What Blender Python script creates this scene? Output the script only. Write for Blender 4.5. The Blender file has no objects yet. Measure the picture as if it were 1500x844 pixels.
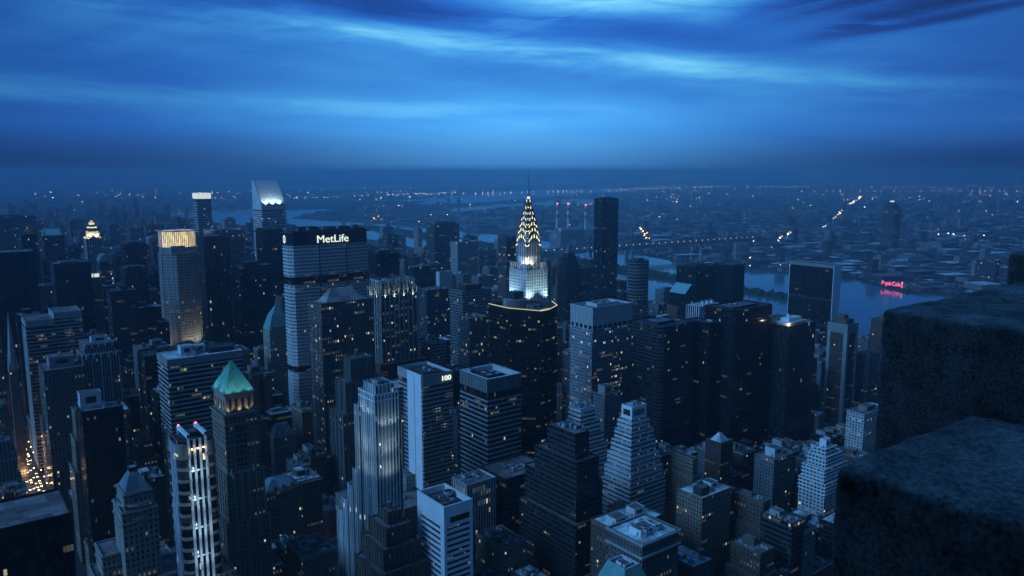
import bpy, math, random
from mathutils import Vector
R = math.radians
random.seed(7)
scene = bpy.context.scene
col = scene.collection

# ------------------------------------------------------------------ frame of reference
# X runs along the streets (east), Y up the avenues (uptown), Z up, metres. The camera stands on a skyscraper's deck.
YAW, PITCH, CAM_H = R(52.6), R(8.5), 320.0
cd = bpy.data.cameras.new('camera'); cam = bpy.data.objects.new('camera', cd); col.objects.link(cam)
cam.location = (0, 0, CAM_H); cam.rotation_euler = (R(90) - PITCH, 0, YAW - R(90))
cd.lens = 1145 / 1500 * 36; cd.sensor_width = 36; cd.clip_start = 0.05; cd.clip_end = 120000
cd.dof.use_dof = True; cd.dof.focus_distance = 800; cd.dof.aperture_fstop = 22
scene.camera = cam
HAZE = 1.55e-4
scene.render.resolution_x, scene.render.resolution_y = 1024, 576
scene.view_settings.view_transform = 'Standard'; scene.view_settings.look = 'None'
scene.view_settings.exposure = 0.28; scene.view_settings.gamma = 1.0; scene.view_settings.use_curve_mapping = False
scene.cycles.max_bounces = 5; scene.cycles.diffuse_bounces = 1; scene.cycles.glossy_bounces = 3
scene.cycles.transmission_bounces = 2; scene.cycles.volume_bounces = 2
scene.cycles.sample_clamp_indirect = 2.0; scene.cycles.sample_clamp_direct = 0.0
scene.cycles.use_denoising = True; scene.cycles.use_adaptive_sampling = False
scene.cycles.caustics_reflective = False; scene.cycles.caustics_refractive = False

# ------------------------------------------------------------------ node expression helper
class E:
    def __init__(s, nt, so): s.nt, s.so = nt, so
    def _m(s, op, *a, clamp=False):
        n = s.nt.nodes.new('ShaderNodeMath'); n.operation = op; n.use_clamp = clamp
        for i, q in enumerate((s,) + a):
            if isinstance(q, E): s.nt.links.new(q.so, n.inputs[i])
            else: n.inputs[i].default_value = q
        return E(s.nt, n.outputs[0])
    def __add__(s, o): return s._m('ADD', o)
    __radd__ = __add__
    def __sub__(s, o): return s._m('SUBTRACT', o)
    def __rsub__(s, o): return val(s.nt, o)._m('SUBTRACT', s)
    def __mul__(s, o): return s._m('MULTIPLY', o)
    __rmul__ = __mul__
    def __truediv__(s, o): return s._m('DIVIDE', o)
    def __pow__(s, o): return s._m('POWER', o)
    def lt(s, o): return s._m('LESS_THAN', o)
    def gt(s, o): return s._m('GREATER_THAN', o)
    def fl(s): return s._m('FLOOR')
    def fr(s): return s._m('FRACT')
    def abs(s): return s._m('ABSOLUTE')
    def cl(s): return s._m('ADD', 0.0, clamp=True)
    def exp(s): return s._m('EXPONENT')
    def sm(s, a, b):                                   # smoothstep between a and b
        n = s.nt.nodes.new('ShaderNodeMapRange'); n.interpolation_type = 'SMOOTHSTEP'
        s.nt.links.new(s.so, n.inputs[0]); n.inputs[1].default_value = a; n.inputs[2].default_value = b
        return E(s.nt, n.outputs[0])
    def gauss(s, c, w):
        d = (s - c) * (1.0 / w); return (d * d * -1.0).exp()
def val(nt, x):
    n = nt.nodes.new('ShaderNodeValue'); n.outputs[0].default_value = x; return E(nt, n.outputs[0])
def comb(nt, x, y, z=0.0):
    n = nt.nodes.new('ShaderNodeCombineXYZ')
    for i, q in enumerate((x, y, z)):
        if isinstance(q, E): nt.links.new(q.so, n.inputs[i])
        else: n.inputs[i].default_value = q
    return n.outputs[0]
def sep(nt, so):
    n = nt.nodes.new('ShaderNodeSeparateXYZ'); nt.links.new(so, n.inputs[0]); return [E(nt, n.outputs[i]) for i in range(3)]
def noise(nt, vec, scale=1.0, detail=3.0, rough=0.55, dist=0.0):
    n = nt.nodes.new('ShaderNodeTexNoise'); nt.links.new(vec, n.inputs['Vector'])
    n.inputs['Scale'].default_value = scale; n.inputs['Detail'].default_value = detail
    n.inputs['Roughness'].default_value = rough; n.inputs['Distortion'].default_value = dist
    return E(nt, n.outputs['Fac'] if 'Fac' in n.outputs else n.outputs[0])
def white(nt, vec):
    n = nt.nodes.new('ShaderNodeTexWhiteNoise'); n.noise_dimensions = '3D'; nt.links.new(vec, n.inputs[0])
    return E(nt, n.outputs['Value'])
def mix(nt, f, a, b):
    n = nt.nodes.new('ShaderNodeMix'); n.data_type = 'RGBA'
    if isinstance(f, E): nt.links.new(f.so, n.inputs[0])
    else: n.inputs[0].default_value = f
    for i, q in ((6, a), (7, b)):
        if isinstance(q, (tuple, list)): n.inputs[i].default_value = (*q[:3], 1)
        else: nt.links.new(q, n.inputs[i])
    return n.outputs[2]
def scale_col(nt, c, f):
    n = nt.nodes.new('ShaderNodeVectorMath'); n.operation = 'SCALE'
    if isinstance(c, (tuple, list)): n.inputs[0].default_value = c[:3]
    else: nt.links.new(c, n.inputs[0])
    if isinstance(f, E): nt.links.new(f.so, n.inputs['Scale'])
    else: n.inputs['Scale'].default_value = f
    return n.outputs[0]

# ------------------------------------------------------------------ dusk sky (world)
SUN_EL, SUN_AZ = R(9), R(176)          # afterglow direction in this frame: almost due -X, the west
w = bpy.data.worlds.new('World'); scene.world = w; w.use_nodes = True
nt = w.node_tree; nt.nodes.clear()
tc = nt.nodes.new('ShaderNodeTexCoord')
dx, dy, dz = sep(nt, tc.outputs['Generated'])
fx, fy = math.cos(YAW), math.sin(YAW)
f_ = dx * fx + dy * fy; r_ = dx * fy - dy * fx
a = r_._m('ARCTAN2', f_)               # azimuth from the view axis
e = dz
# streaky cloud noise, stretched along the horizon and leaning a little
wob = noise(nt, comb(nt, a * 3.0, e * 9.0, 3.0), 1.0, 3, .5) - .5
v1 = comb(nt, a * 2.6 + 4.0, (e + a * .06 + wob * .02) * 20.0, 0.0)
n1 = noise(nt, v1, 1.0, 6, .58, .4)
v2 = comb(nt, a * 6.0, (e + a * .07 + wob * .03) * 52.0, 5.0)
n2 = noise(nt, v2, 1.0, 5, .6, .5)
v3 = comb(nt, a * 1.5, (e - a * .25 + wob * .1) * 22.0, 9.0)
n3 = noise(nt, v3, 1.0, 5, .6, .6)
line = e + a * .085 + (a + .1) * (a + .1) * .07 + (n1 - .5) * .012          # height above the bright band's line
glow = a.gauss(.02, .48)
band = line.gauss(.150, .016) * a.gauss(-.02, .42) * (n2.sm(.25, .80) * .55 + n1.sm(.3, .7) * .55)
shelf = line.gauss(.182, .021) * a.sm(.45, .0) * n1.sm(.25, .62)
low = (e + a * .02 + wob * .01).gauss(.074, .014) * (n2.sm(.3, .8) * .5 + .4) * a.sm(.35, -.3)
topcy = (e - a * .06).gauss(.205, .026) * a.gauss(.2, .22) * n2.sm(.2, .6)
dk = e - a * .12 + (n3 - .5) * .05
dk2 = e - a * .16 + (n1 - .5) * .03
darkr = (dk.gauss(.150, .020) * a.sm(.22, .40) * n3.sm(.25, .55) + dk2.gauss(.098, .010) * a.sm(.30, .42) * n2.sm(.3, .6) * .8 + dk2.gauss(.128, .008) * a.sm(.36, .46) * .6).cl()
thin = (e - a * .10 + (n1 - .5) * .02).gauss(.112, .0045) * a.gauss(.50, .10)
b = (n1 - .5) * .26 + (n2 - .5) * .08 + (n3 - .5) * .25 * e.sm(.05, .2)
b = b + band * .58 - shelf * .38 + low * .22 + topcy * .72 - darkr * .42 - thin * .30 + .425
b = b + (glow - .45) * .24 * e.sm(.30, .0) + a.gauss(.0, .3) * e.gauss(.045, .04) * .08
cr = nt.nodes.new('ShaderNodeValToRGB'); nt.links.new(b.so, cr.inputs[0])
el = cr.color_ramp.elements
def lin(c): return tuple(((x / 255 + .055) / 1.055) ** 2.4 if x > 10 else x / 255 / 12.92 for x in c) + (1,)
el[0].position = 0.0; el[0].color = lin((16, 50, 112))
el[1].position = 1.0; el[1].color = lin((138, 216, 246))
for p, c in ((.2, (24, 70, 150)), (.4, (36, 102, 190)), (.6, (62, 144, 214)), (.8, (98, 182, 230))):
    q = el.new(p); q.color = lin(c)
skyc = cr.outputs[0]
# duller, darker air right at the horizon, darkest towards both sides
hz = e.sm(.062, .004)
hcol = mix(nt, a.gauss(.0, .27), lin((25, 60, 116)), lin((70, 136, 198)))
skyc = mix(nt, hz * .97, skyc, hcol)
skyc = scale_col(nt, skyc, a.gauss(.0, .26) * e.gauss(.062, .03) * .20 + 1.0)
skyc = scale_col(nt, skyc, a.gauss(.02, .62) * .64 + .38)
# the dome overhead and behind, brighter than the strip above the horizon, brightest in the west
up_ = e.sm(.24, .80)
west = (dx * math.cos(SUN_AZ) + dy * math.sin(SUN_AZ)).sm(-.1, 1.0)
skyc = mix(nt, up_, skyc, (.018, .115, .36))
skyc = scale_col(nt, skyc, (west * .5 + 1.0) * (1.0 - e.sm(.22, .30) * .70 + e.sm(.5, .9) * .45))
skyc = mix(nt, e.sm(-.004, -.02), skyc, (.004, .016, .05))
ns = nt.nodes.new('ShaderNodeTexSky'); ns.sky_type = 'NISHITA'; ns.sun_disc = False
ns.sun_elevation = R(1.0); ns.sun_rotation = R(90) - SUN_AZ
bg = nt.nodes.new('ShaderNodeBackground'); nt.links.new(skyc, bg.inputs[0]); bg.inputs[1].default_value = 1.0
bg2 = nt.nodes.new('ShaderNodeBackground'); nt.links.new(ns.outputs[0], bg2.inputs[0]); bg2.inputs[1].default_value = 0.004
ad = nt.nodes.new('ShaderNodeAddShader'); nt.links.new(bg.outputs[0], ad.inputs[0]); nt.links.new(bg2.outputs[0], ad.inputs[1])
wo = nt.nodes.new('ShaderNodeOutputWorld'); nt.links.new(ad.outputs[0], wo.inputs[0])
w.cycles.sampling_method = 'MANUAL'; w.cycles.sample_map_resolution = 512

sl = bpy.data.lights.new('sun', 'SUN'); sun = bpy.data.objects.new('sun', sl); col.objects.link(sun)
sl.energy = 1.9; sl.angle = R(30); sl.color = (.17, .48, 1.0)
sd = Vector((math.cos(SUN_AZ) * math.cos(SUN_EL + R(22)), math.sin(SUN_AZ) * math.cos(SUN_EL + R(22)), math.sin(SUN_EL + R(22))))
sun.rotation_euler = sd.to_track_quat('Z', 'Y').to_euler()

# ------------------------------------------------------------------ materials
MAT = {}
def base_mat(name):
    m = bpy.data.materials.new(name); m.use_nodes = True; nt = m.node_tree
    m.cycles.emission_sampling = 'NONE'
    return m, nt, nt.nodes['Principled BSDF']
def setc(nt, bs, key, c):
    i = bs.inputs[key]
    if isinstance(c, E): nt.links.new(c.so, i)
    elif isinstance(c, (tuple, list)): i.default_value = (*c[:3], 1)
    elif isinstance(c, (int, float)): i.default_value = c
    else: nt.links.new(c, i)
def facade(name, bay=3.0, fh=3.7, wf=.5, hf=.55, wall=(.3, .28, .25), glass=(.02, .022, .025), lit=.05, power=1.0,
           spandrel=None, rough=.8, grough=.15, mull=0.0, tint=(1.0, .80, .48), attic=0.0):
    m, nt, bs = base_mat(name)
    uv = nt.nodes.new('ShaderNodeUVMap'); U, V, _ = sep(nt, uv.outputs[0])
    oi = nt.nodes.new('ShaderNodeObjectInfo'); rnd = E(nt, oi.outputs['Random']) * 97.0
    tcn = nt.nodes.new('ShaderNodeTexCoord'); ob = tcn.outputs['Object']; ox, oy, oz = sep(nt, ob)
    cx, cy, fx_, fy_ = U.fl(), V.fl(), U.fr(), V.fr()
    wx = (fx_ - .5).abs().lt(wf / 2 + .001) if wf < 1 else None
    wy = (fy_ - .5).abs().lt(hf / 2 + .001) if hf < 1 else None
    win = wx * wy if (wx and wy) else (wx or wy or val(nt, 1.0))
    if mull: win = win * (U * mull).fr().gt(.10)
    c1 = white(nt, comb(nt, cx, cy, rnd)); c2 = white(nt, comb(nt, cx + 31.7, cy, rnd)); c3 = white(nt, comb(nt, cx, cy + 57.1, rnd))
    fl_ = white(nt, comb(nt, cy, rnd, 3.0)); g_ = white(nt, comb(nt, (cx * .21 + fl_ * 5.0).fl(), cy, rnd + 9.0))
    p = (fl_ ** 6.0 * 1.4 + g_ ** 6.0 * 3.0 + .10) * (lit * .6)
    on = c1.lt(p) * win
    stain = noise(nt, ob, .045, 5, .6) * .7 + noise(nt, comb(nt, ox * 1.3 + oy * 1.3, oz * .06, 0.0), 1.0, 3, .6) * .5 + .4
    wc = scale_col(nt, wall, stain)
    if spandrel and wx:                                  # darker panel above and below each window
        wc = mix(nt, wx, wc, scale_col(nt, spandrel, stain))
    gl = scale_col(nt, glass, c2 * 1.3 + .4)
    blind = c3.lt(.16) * (c2 * .5 + .3)
    gl = mix(nt, blind, gl, tuple(min(.35, x * .55 + .05) for x in wall))
    setc(nt, bs, 'Base Color', mix(nt, win, wc, gl))
    setc(nt, bs, 'Roughness', win * (grough - rough) + rough)
    setc(nt, bs, 'Specular IOR Level', win * .32 + .1)
    ec = mix(nt, c2.gt(.86), mix(nt, c2, tint, (1.0, .84, .58)), (.62, .85, 1.0)); setc(nt, bs, 'Emission Color', ec)
    run = g_.gt(1.0 - lit * .9) * win * (c2 * .6 + .4)
    setc(nt, bs, 'Emission Strength', (on * (c3 * c3 * c2 * 1.2 + .05) + run * .09) * power)
    bp = nt.nodes.new('ShaderNodeBump'); bp.inputs['Strength'].default_value = .5; bp.inputs['Distance'].default_value = .25
    nt.links.new((1.0 - win).so, bp.inputs['Height']); nt.links.new(bp.outputs[0], bs.inputs['Normal'])
    MAT[name] = (m, bay, fh); return m
def plain(name, c, rough=.85, var=.5, scale=.15, metal=0.0, spec=.25):
    m, nt, bs = base_mat(name)
    tcn = nt.nodes.new('ShaderNodeTexCoord'); ob = tcn.outputs['Object']
    n = noise(nt, ob, scale, 6, .62); n2 = noise(nt, ob, scale * 9, 3, .6)
    k = (n - .5) * var * 2.6 + (n2 - .5) * var * .9 + 1.0
    if name.endswith('_roof'):                           # patched felt and old seams
        px_, py_, pz_ = sep(nt, ob)
        pt = white(nt, comb(nt, (px_ * .23 + .3).fl(), (py_ * .31 + px_ * .02).fl(), pz_ * .01)); pt2 = white(nt, comb(nt, (px_ * .09).fl(), (py_ * .12).fl(), 4.0))
        k = k * (pt * .45 + .72) * (pt2.lt(.3) * -.35 + 1.0) * (1.0 - (px_ * .5).fr().lt(.05) * .25)
    setc(nt, bs, 'Base Color', scale_col(nt, c, k))
    setc(nt, bs, 'Roughness', rough); setc(nt, bs, 'Metallic', metal); setc(nt, bs, 'Specular IOR Level', spec)
    MAT[name] = (m, 3.0, 3.7); return m
def glow_mat(name, c, s, wall=(.3, .3, .3)):
    m, nt, bs = base_mat(name)
    setc(nt, bs, 'Base Color', wall); setc(nt, bs, 'Emission Color', c); setc(nt, bs, 'Emission Strength', s); setc(nt, bs, 'Roughness', .6)
    MAT[name] = (m, 3.0, 3.7); return m

facade('tan_brick', 2.6, 3.3, .42, .5, (.22, .17, .125), lit=.055)
facade('brown_brick', 2.8, 3.3, .42, .5, (.12, .085, .065), lit=.05)
facade('grey_brick', 2.7, 3.3, .45, .52, (.17, .17, .17), lit=.05)
facade('limestone', 2.6, 3.6, .42, .58, (.34, .32, .28), lit=.06)
facade('dark_stone', 2.8, 3.6, .42, .56, (.13, .12, .11), lit=.07)
facade('lincoln_brick', 2.5, 3.6, .42, .55, (.15, .13, .12), lit=.20, power=1.2)
facade('white_brick', 3.4, 3.1, .55, .5, (.50, .50, .48), lit=.05)
facade('pale_stone_ribs', 2.4, 3.7, .45, 1.0, (.46, .44, .40), spandrel=(.16, .15, .14), lit=.04)
facade('grey_stone_ribs', 2.6, 3.7, .45, .6, (.20, .20, .20), spandrel=(.07, .07, .07), lit=.05)
facade('concrete_ribbon', 1.6, 3.7, 1.0, .5, (.26, .26, .26), lit=.045, mull=1.0)
facade('white_ribbon', 1.6, 3.7, 1.0, .48, (.50, .50, .50), lit=.04, mull=1.0)
facade('dark_ribbon', 1.6, 3.8, 1.0, .55, (.05, .052, .055), glass=(.008, .009, .011), lit=.028, power=.6, mull=1.0)
facade('black_glass', 1.5, 3.8, .9, .8, (.012, .012, .013), glass=(.006, .007, .009), lit=.008, power=.7, grough=.2)
facade('black_grid', 1.5, 3.8, .72, .62, (.016, .016, .018), glass=(.006, .006, .008), lit=.022, power=.7)
facade('black_strips', 3.2, 3.8, .55, 1.0, (.035, .036, .04), glass=(.008, .008, .01), spandrel=(.012, .012, .013), lit=.02, power=.7)
facade('blue_glass', 1.6, 3.8, .9, .72, (.10, .11, .12), glass=(.03, .035, .045), lit=.05, grough=.1)
facade('chrysler_brick', 2.6, 3.6, .42, .62, (.62, .62, .61), spandrel=(.26, .26, .26), lit=.05)
facade('socony_steel', 1.9, 3.8, .48, .56, (.30, .32, .34), rough=.45, lit=.17, power=1.5)
facade('madison_stone', 2.9, 3.9, .5, .52, (.30, .29, .27), lit=.035)
facade('metlife_panel', 1.75, 3.95, .5, .55, (.42, .41, .39), lit=.02)
facade('polished_dark', 1.5, 3.8, .95, .5, (.006, .006, .007), glass=(.006, .006, .008), lit=.075, power=.6, grough=.25)
facade('metal_skin', 1.6, 3.8, 1.0, .42, (.55, .56, .58), rough=.4, lit=.05)
facade('glazing', 1.6, 3.8, .92, .86, (.05, .052, .055), glass=(.015, .016, .02), lit=.06)
facade('glazing_dark', 1.6, 3.8, .92, .86, (.02, .02, .022), glass=(.006, .007, .009), lit=.07)
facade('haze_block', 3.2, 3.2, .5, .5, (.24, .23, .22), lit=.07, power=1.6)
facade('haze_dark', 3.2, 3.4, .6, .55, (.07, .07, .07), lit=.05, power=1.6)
plain('bitumen_roof', (.075, .078, .082), .9, .7, .12)
plain('gravel_roof', (.26, .20, .20), .95, .6, .12)
plain('white_roof', (.72, .73, .74), .8, .55, .10)
plain('concrete', (.34, .34, .33), .85, .35, .1)
plain('pale_concrete', (.58, .58, .57), .75, .22, .08)
plain('white_paint', (.80, .80, .79), .6, .18, .08)
plain('grey_stone', (.26, .255, .245), .85, .35, .12)
plain('dark_trim', (.04, .04, .042), .6, .3, .2)
plain('steel', (.45, .46, .48), .38, .2, .3, metal=.85)
plain('crown_steel', (.22, .24, .27), .42, .25, .25, metal=.6, spec=.5)
plain('tank_wood', (.10, .075, .055), .9, .5, .8)
plain('tank_cone', (.16, .16, .16), .7, .3, .8)
plain('unit_metal', (.36, .37, .38), .55, .4, .5)
plain('copper_green', (.12, .36, .30), .7, .45, .25)
plain('copper_dull', (.16, .33, .30), .7, .4, .2)
plain('pink_roof', (.42, .33, .31), .8, .4, .08)
plain('slate_roof', (.20, .23, .26), .75, .4, .2)
plain('tan_stone', (.24, .21, .17), .85, .35, .15)
plain('brown_stone', (.13, .10, .08), .85, .35, .15)
plain('black_metal', (.012, .012, .013), .45, .2, .2, spec=.4)
plain('asphalt', (.035, .035, .036), .85, .4, .03)
plain('paving', (.10, .10, .098), .9, .4, .05)
plain('road_paint', (.6, .6, .55), .7, .3, 1)
plain('leaf', (.035, .06, .025), .8, .6, .2)
plain('bark', (.08, .06, .045), .9, .4, 1)
glow_mat('warm_lamp', (1.0, .58, .20), 9.0)
glow_mat('white_lamp', (1.0, .86, .62), 9.0)
glow_mat('red_lamp', (1.0, .08, .10), 7.0)
glow_mat('sign_white', (.90, 1.0, .86), .95)
glow_mat('crown_light', (1.0, .88, .45), 1.9)
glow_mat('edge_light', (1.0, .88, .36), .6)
glow_mat('neon_red', (1.0, .07, .15), 1.3)
glow_mat('tail_lamp', (1.0, .05, .03), 5.0)
def M(n): return MAT[n][0]

# ------------------------------------------------------------------ mesh helpers
class MB:
    def __init__(s): s.v, s.f, s.uv, s.mi, s.ms = [], [], [], [], []
    def mid(s, name):
        if name not in s.ms: s.ms.append(name)
        return s.ms.index(name)
    def face(s, pts, mat, uvs=None):
        k = len(s.v); s.v += [tuple(p) for p in pts]; s.f.append(tuple(range(k, k + len(pts))))
        s.uv += uvs if uvs else [(0.02, 0.02)] * len(pts); s.mi.append(s.mid(mat))
    def walls(s, poly, z0, z1, mat, style=None, inward=False):
        st = MAT[style or mat]; bay, fh = st[1], st[2]; nf = max(1, round((z1 - z0) / fh)); n = len(poly)
        for i in range(n):
            a, b = poly[i], poly[(i + 1) % n]; L = math.hypot(b[0] - a[0], b[1] - a[1]); nb = max(1, round(L / bay))
            if inward: s.face([(*b, z0), (*a, z0), (*a, z1), (*b, z1)], mat)
            else: s.face([(*a, z0), (*b, z0), (*b, z1), (*a, z1)], mat, [(0, 0), (nb, 0), (nb, nf), (0, nf)])
    def cap(s, poly, z, mat, down=False):
        p = [(x, y, z) for x, y in poly]
        s.face(p[::-1] if down else p, mat)
    def ring(s, outer, inner, z, mat):
        n = len(outer)
        for i in range(n):
            j = (i + 1) % n
            s.face([(*outer[i], z), (*outer[j], z), (*inner[j], z), (*inner[i], z)], mat)
    def frus(s, p0, z0, p1, z1, mat, style=None):
        st = MAT[style or mat]; n = len(p0); nf = max(1, round((z1 - z0) / st[2]))
        for i in range(n):
            j = (i + 1) % n; L = math.hypot(p0[j][0] - p0[i][0], p0[j][1] - p0[i][1]); nb = max(1, round(L / st[1]))
            s.face([(*p0[i], z0), (*p0[j], z0), (*p1[j], z1), (*p1[i], z1)], mat, [(0, 0), (nb, 0), (nb, nf), (0, nf)])
    def prism(s, poly, z0, z1, mat, bottom=False):
        s.walls(poly, z0, z1, mat); s.cap(poly, z1, mat)
        if bottom: s.cap(poly, z0, mat, True)
    def box(s, x0, x1, y0, y1, z0, z1, mat, bottom=True): s.prism(rect(x0, y0, x1 - x0, y1 - y0), z0, z1, mat, bottom)
    def beam(s, a, b, r, mat, r2=None):
        a, b = Vector(a), Vector(b); d = (b - a).normalized(); r2 = r if r2 is None else r2
        x = d.cross(Vector((0, 0, 1)) if abs(d.z) < .95 else Vector((1, 0, 0))).normalized(); y = d.cross(x)
        P = [a + (x * i + y * j) * r for i, j in ((-1, -1), (1, -1), (1, 1), (-1, 1))]
        Q = [b + (x * i + y * j) * r2 for i, j in ((-1, -1), (1, -1), (1, 1), (-1, 1))]
        for i in range(4): s.face([P[i], P[(i + 1) % 4], Q[(i + 1) % 4], Q[i]][::-1], mat)
        s.face(P, mat); s.face(Q[::-1], mat)
    def cyl(s, x, y, z0, z1, r, mat, n=12, r2=None): 
        r2 = r if r2 is None else r2
        p0 = [(x + r * math.cos(6.2832 * i / n), y + r * math.sin(6.2832 * i / n)) for i in range(n)]
        p1 = [(x + r2 * math.cos(6.2832 * i / n), y + r2 * math.sin(6.2832 * i / n)) for i in range(n)]
        s.frus(p0, z0, p1, z1, mat)
        if r2 > .02: s.cap(p1, z1, mat)
    def mesh(s, name):
        me = bpy.data.meshes.new(name); me.from_pydata(s.v, [], s.f)
        for n in s.ms: me.materials.append(M(n))
        me.polygons.foreach_set('material_index', s.mi)
        ul = me.uv_layers.new(name='UVMap'); ul.data.foreach_set('uv', [c for q in s.uv for c in q])
        me.update(); return me
    def build(s, name, parent=None, loc=None):
        o = bpy.data.objects.new(name, s.mesh(name)); col.objects.link(o)
        if parent: o.parent = parent
        if loc: o.location = loc
        return o
def rect(x, y, w, d): return [(x, y), (x + w, y), (x + w, y + d), (x, y + d)]
def cham(x, y, w, d, c, c2=None):
    c2 = c2 or c
    return [(x + c, y), (x + w - c, y), (x + w, y + c2), (x + w, y + d - c2), (x + w - c, y + d), (x + c, y + d), (x, y + d - c2), (x, y + c2)]
def inset(poly, t):
    out = []; n = len(poly)
    for i in range(n):
        p0, p1, p2 = Vector(poly[i - 1]), Vector(poly[i]), Vector(poly[(i + 1) % n])
        d1, d2 = (p1 - p0).normalized(), (p2 - p1).normalized()
        n1, n2 = Vector((-d1.y, d1.x)), Vector((-d2.y, d2.x)); k = 1 + n1.dot(n2)
        q = p1 + (n1 + n2) * (t / max(k, .2)); out.append((q.x, q.y))
    return out
def tag(o, label, cat, group=None, kind=None):
    if label: o['label'] = label
    if cat: o['category'] = cat
    if group: o['group'] = group
    if kind: o['kind'] = kind
    return o
def thing(name, label, cat, loc, group=None, rz=0):
    o = bpy.data.objects.new(name, None); col.objects.link(o); o.location = loc; o.rotation_euler = (0, 0, rz)
    o.empty_display_size = 2
    return tag(o, label, cat, group)
def struct(o): o['kind'] = 'structure'; return o

# ---- building kit: tiers of wall with a parapet rim and a sunk roof, rooftop plant, water tanks
def tier(wm, rm, poly, z0, z1, style, roof='gravel_roof', rim=1.1, cap='same', t=.45):
    wm.walls(poly, z0, z1, style)
    inn = inset(poly, t); cm = TRIM.get(style, 'concrete') if cap == 'same' else cap
    wm.ring(poly, inn, z1, cm); wm.walls(inn, z1 - rim, z1, cm, inward=True)
    rm.cap(inn, z1 - rim, roof)
TRIM = dict(tan_brick='tan_stone', brown_brick='brown_stone', grey_brick='grey_stone', limestone='concrete', dark_stone='brown_stone',
            lincoln_brick='brown_stone', white_brick='pale_concrete', pale_stone_ribs='pale_concrete', grey_stone_ribs='grey_stone',
            concrete_ribbon='concrete', white_ribbon='pale_concrete', dark_ribbon='dark_trim', black_glass='black_metal',
            black_grid='black_metal', black_strips='dark_trim', blue_glass='grey_stone', chrysler_brick='pale_concrete',
            socony_steel='pale_concrete', madison_stone='concrete', metlife_panel='concrete', polished_dark='black_metal',
            metal_skin='pale_concrete', glazing='dark_trim', glazing_dark='black_metal', haze_block='grey_stone', haze_dark='dark_trim')
_cache = {}
def shared(key, fn):
    if key not in _cache: _cache[key] = fn()
    return _cache[key]
def put(name, mesh, parent, loc, rz=0, sc=None):
    o = bpy.data.objects.new(name, mesh); col.objects.link(o); o.parent = parent; o.location = loc; o.rotation_euler = (0, 0, rz)
    if sc: o.scale = sc
    return o
def tank_mesh():
    m = MB(); m.cyl(0, 0, 2.6, 6.6, 2.0, 'tank_wood', 14)
    for z in (3.3, 4.6, 5.9): m.cyl(0, 0, z, z + .12, 2.06, 'dark_trim', 14)
    return m.mesh('water_tank')
def tank_lid(): m = MB(); m.cyl(0, 0, 6.6, 8.0, 2.25, 'tank_cone', 14, .05); return m.mesh('lid')
def tank_stand():
    m = MB()
    for sx in (-1, 1):
        for sy in (-1, 1): m.beam((sx * 1.3, sy * 1.3, 0), (sx * 1.3, sy * 1.3, 2.6), .13, 'dark_trim')
        m.beam((sx * 1.3, -1.3, .1), (sx * 1.3, 1.3, 2.5), .08, 'dark_trim'); m.beam((-1.3, sx * 1.3, .1), (1.3, sx * 1.3, 2.5), .08, 'dark_trim')
    return m.mesh('stand')
def unit_mesh(k):
    m = MB()
    if k == 0:
        m.box(-2.4, 2.4, -1.3, 1.3, .3, 2.3, 'unit_metal')
        for x in (-1.2, 1.2): m.cyl(x, 0, 2.3, 2.6, .95, 'dark_trim', 12); m.cyl(x, 0, 2.6, 2.62, .3, 'unit_metal', 8)
        for x in (-2.2, 2.0): m.box(x, x + .2, -1.2, 1.2, 0, .3, 'dark_trim')
    elif k == 1:
        m.box(-1.6, 1.6, -1.6, 1.6, .4, 3.4, 'unit_metal'); m.cyl(0, 0, 3.4, 4.1, 1.3, 'unit_metal', 14); m.cyl(0, 0, 4.1, 4.12, 1.1, 'dark_trim', 14)
        for z in (.9, 1.4, 1.9, 2.4): m.box(-1.68, 1.68, -1.3, 1.3, z, z + .22, 'dark_trim')
    else:
        m.box(-4.5, 1.5, -.6, .6, .5, 1.4, 'unit_metal'); m.box(1.5, 3.6, -1.5, 1.5, 0, 2.4, 'unit_metal'); m.box(-4.5, -3.4, -.6, 2.6, .5, 1.4, 'unit_metal')
        m.cyl(2.5, 0, 2.4, 3.3, .4, 'steel', 10)
    return m.mesh('rooftop_unit')
def tank(p, x, y, z, s=1.0):
    o = put('water_tank', shared('tank', tank_mesh), p, (x, y, z), random.random() * 3, (s, s, s))
    put('lid', shared('lid', tank_lid), o, (0, 0, 0)); put('stand', shared('stand', tank_stand), o, (0, 0, 0)); return o
def unit(p, x, y, z, k=0, s=1.0, rz=0): return put('rooftop_unit', shared(('u', k), lambda: unit_mesh(k)), p, (x, y, z), rz, (s, s, s))
def penthouse(p, x, y, w_, d, z, h, mat='concrete', roof='gravel_roof', style=None):
    m = MB(); pol = rect(0, 0, w_, d); m.walls(pol, 0, h, style or mat, style or mat)
    inn = inset(pol, .3); m.ring(pol, inn, h, mat); m.walls(inn, h - .5, h, mat, inward=True); m.cap(inn, h - .5, roof)
    if w_ > 5 and not style:                             # louvre band and a door
        m.box(w_ * .25, w_ * .75, -.08, 0, h * .35, h * .75, 'dark_trim'); m.box(-.08, 0, d * .2, d * .2 + 1.1, 0, 2.2, 'dark_trim')
    return m.build('penthouse', p, (x, y, z))
def clutter(p, x, y, w_, d, z, n, seed):
    r = random.Random(seed)
    for i in range(n):
        k = r.randrange(3); s = r.uniform(.7, 1.15) * min(1, w_ / 14)
        unit(p, x + w_ * r.uniform(.2, .8), y + d * r.uniform(.2, .8), z, k, s, r.choice((0, R(90))))
def mast(p, x, y, z, h, r=.25, name='mast'):
    m = MB(); m.cyl(0, 0, 0, h * .5, r, 'steel', 8, r * .7); m.cyl(0, 0, h * .5, h, r * .6, 'steel', 8, .05); return m.build(name, p, (x, y, z))
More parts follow.
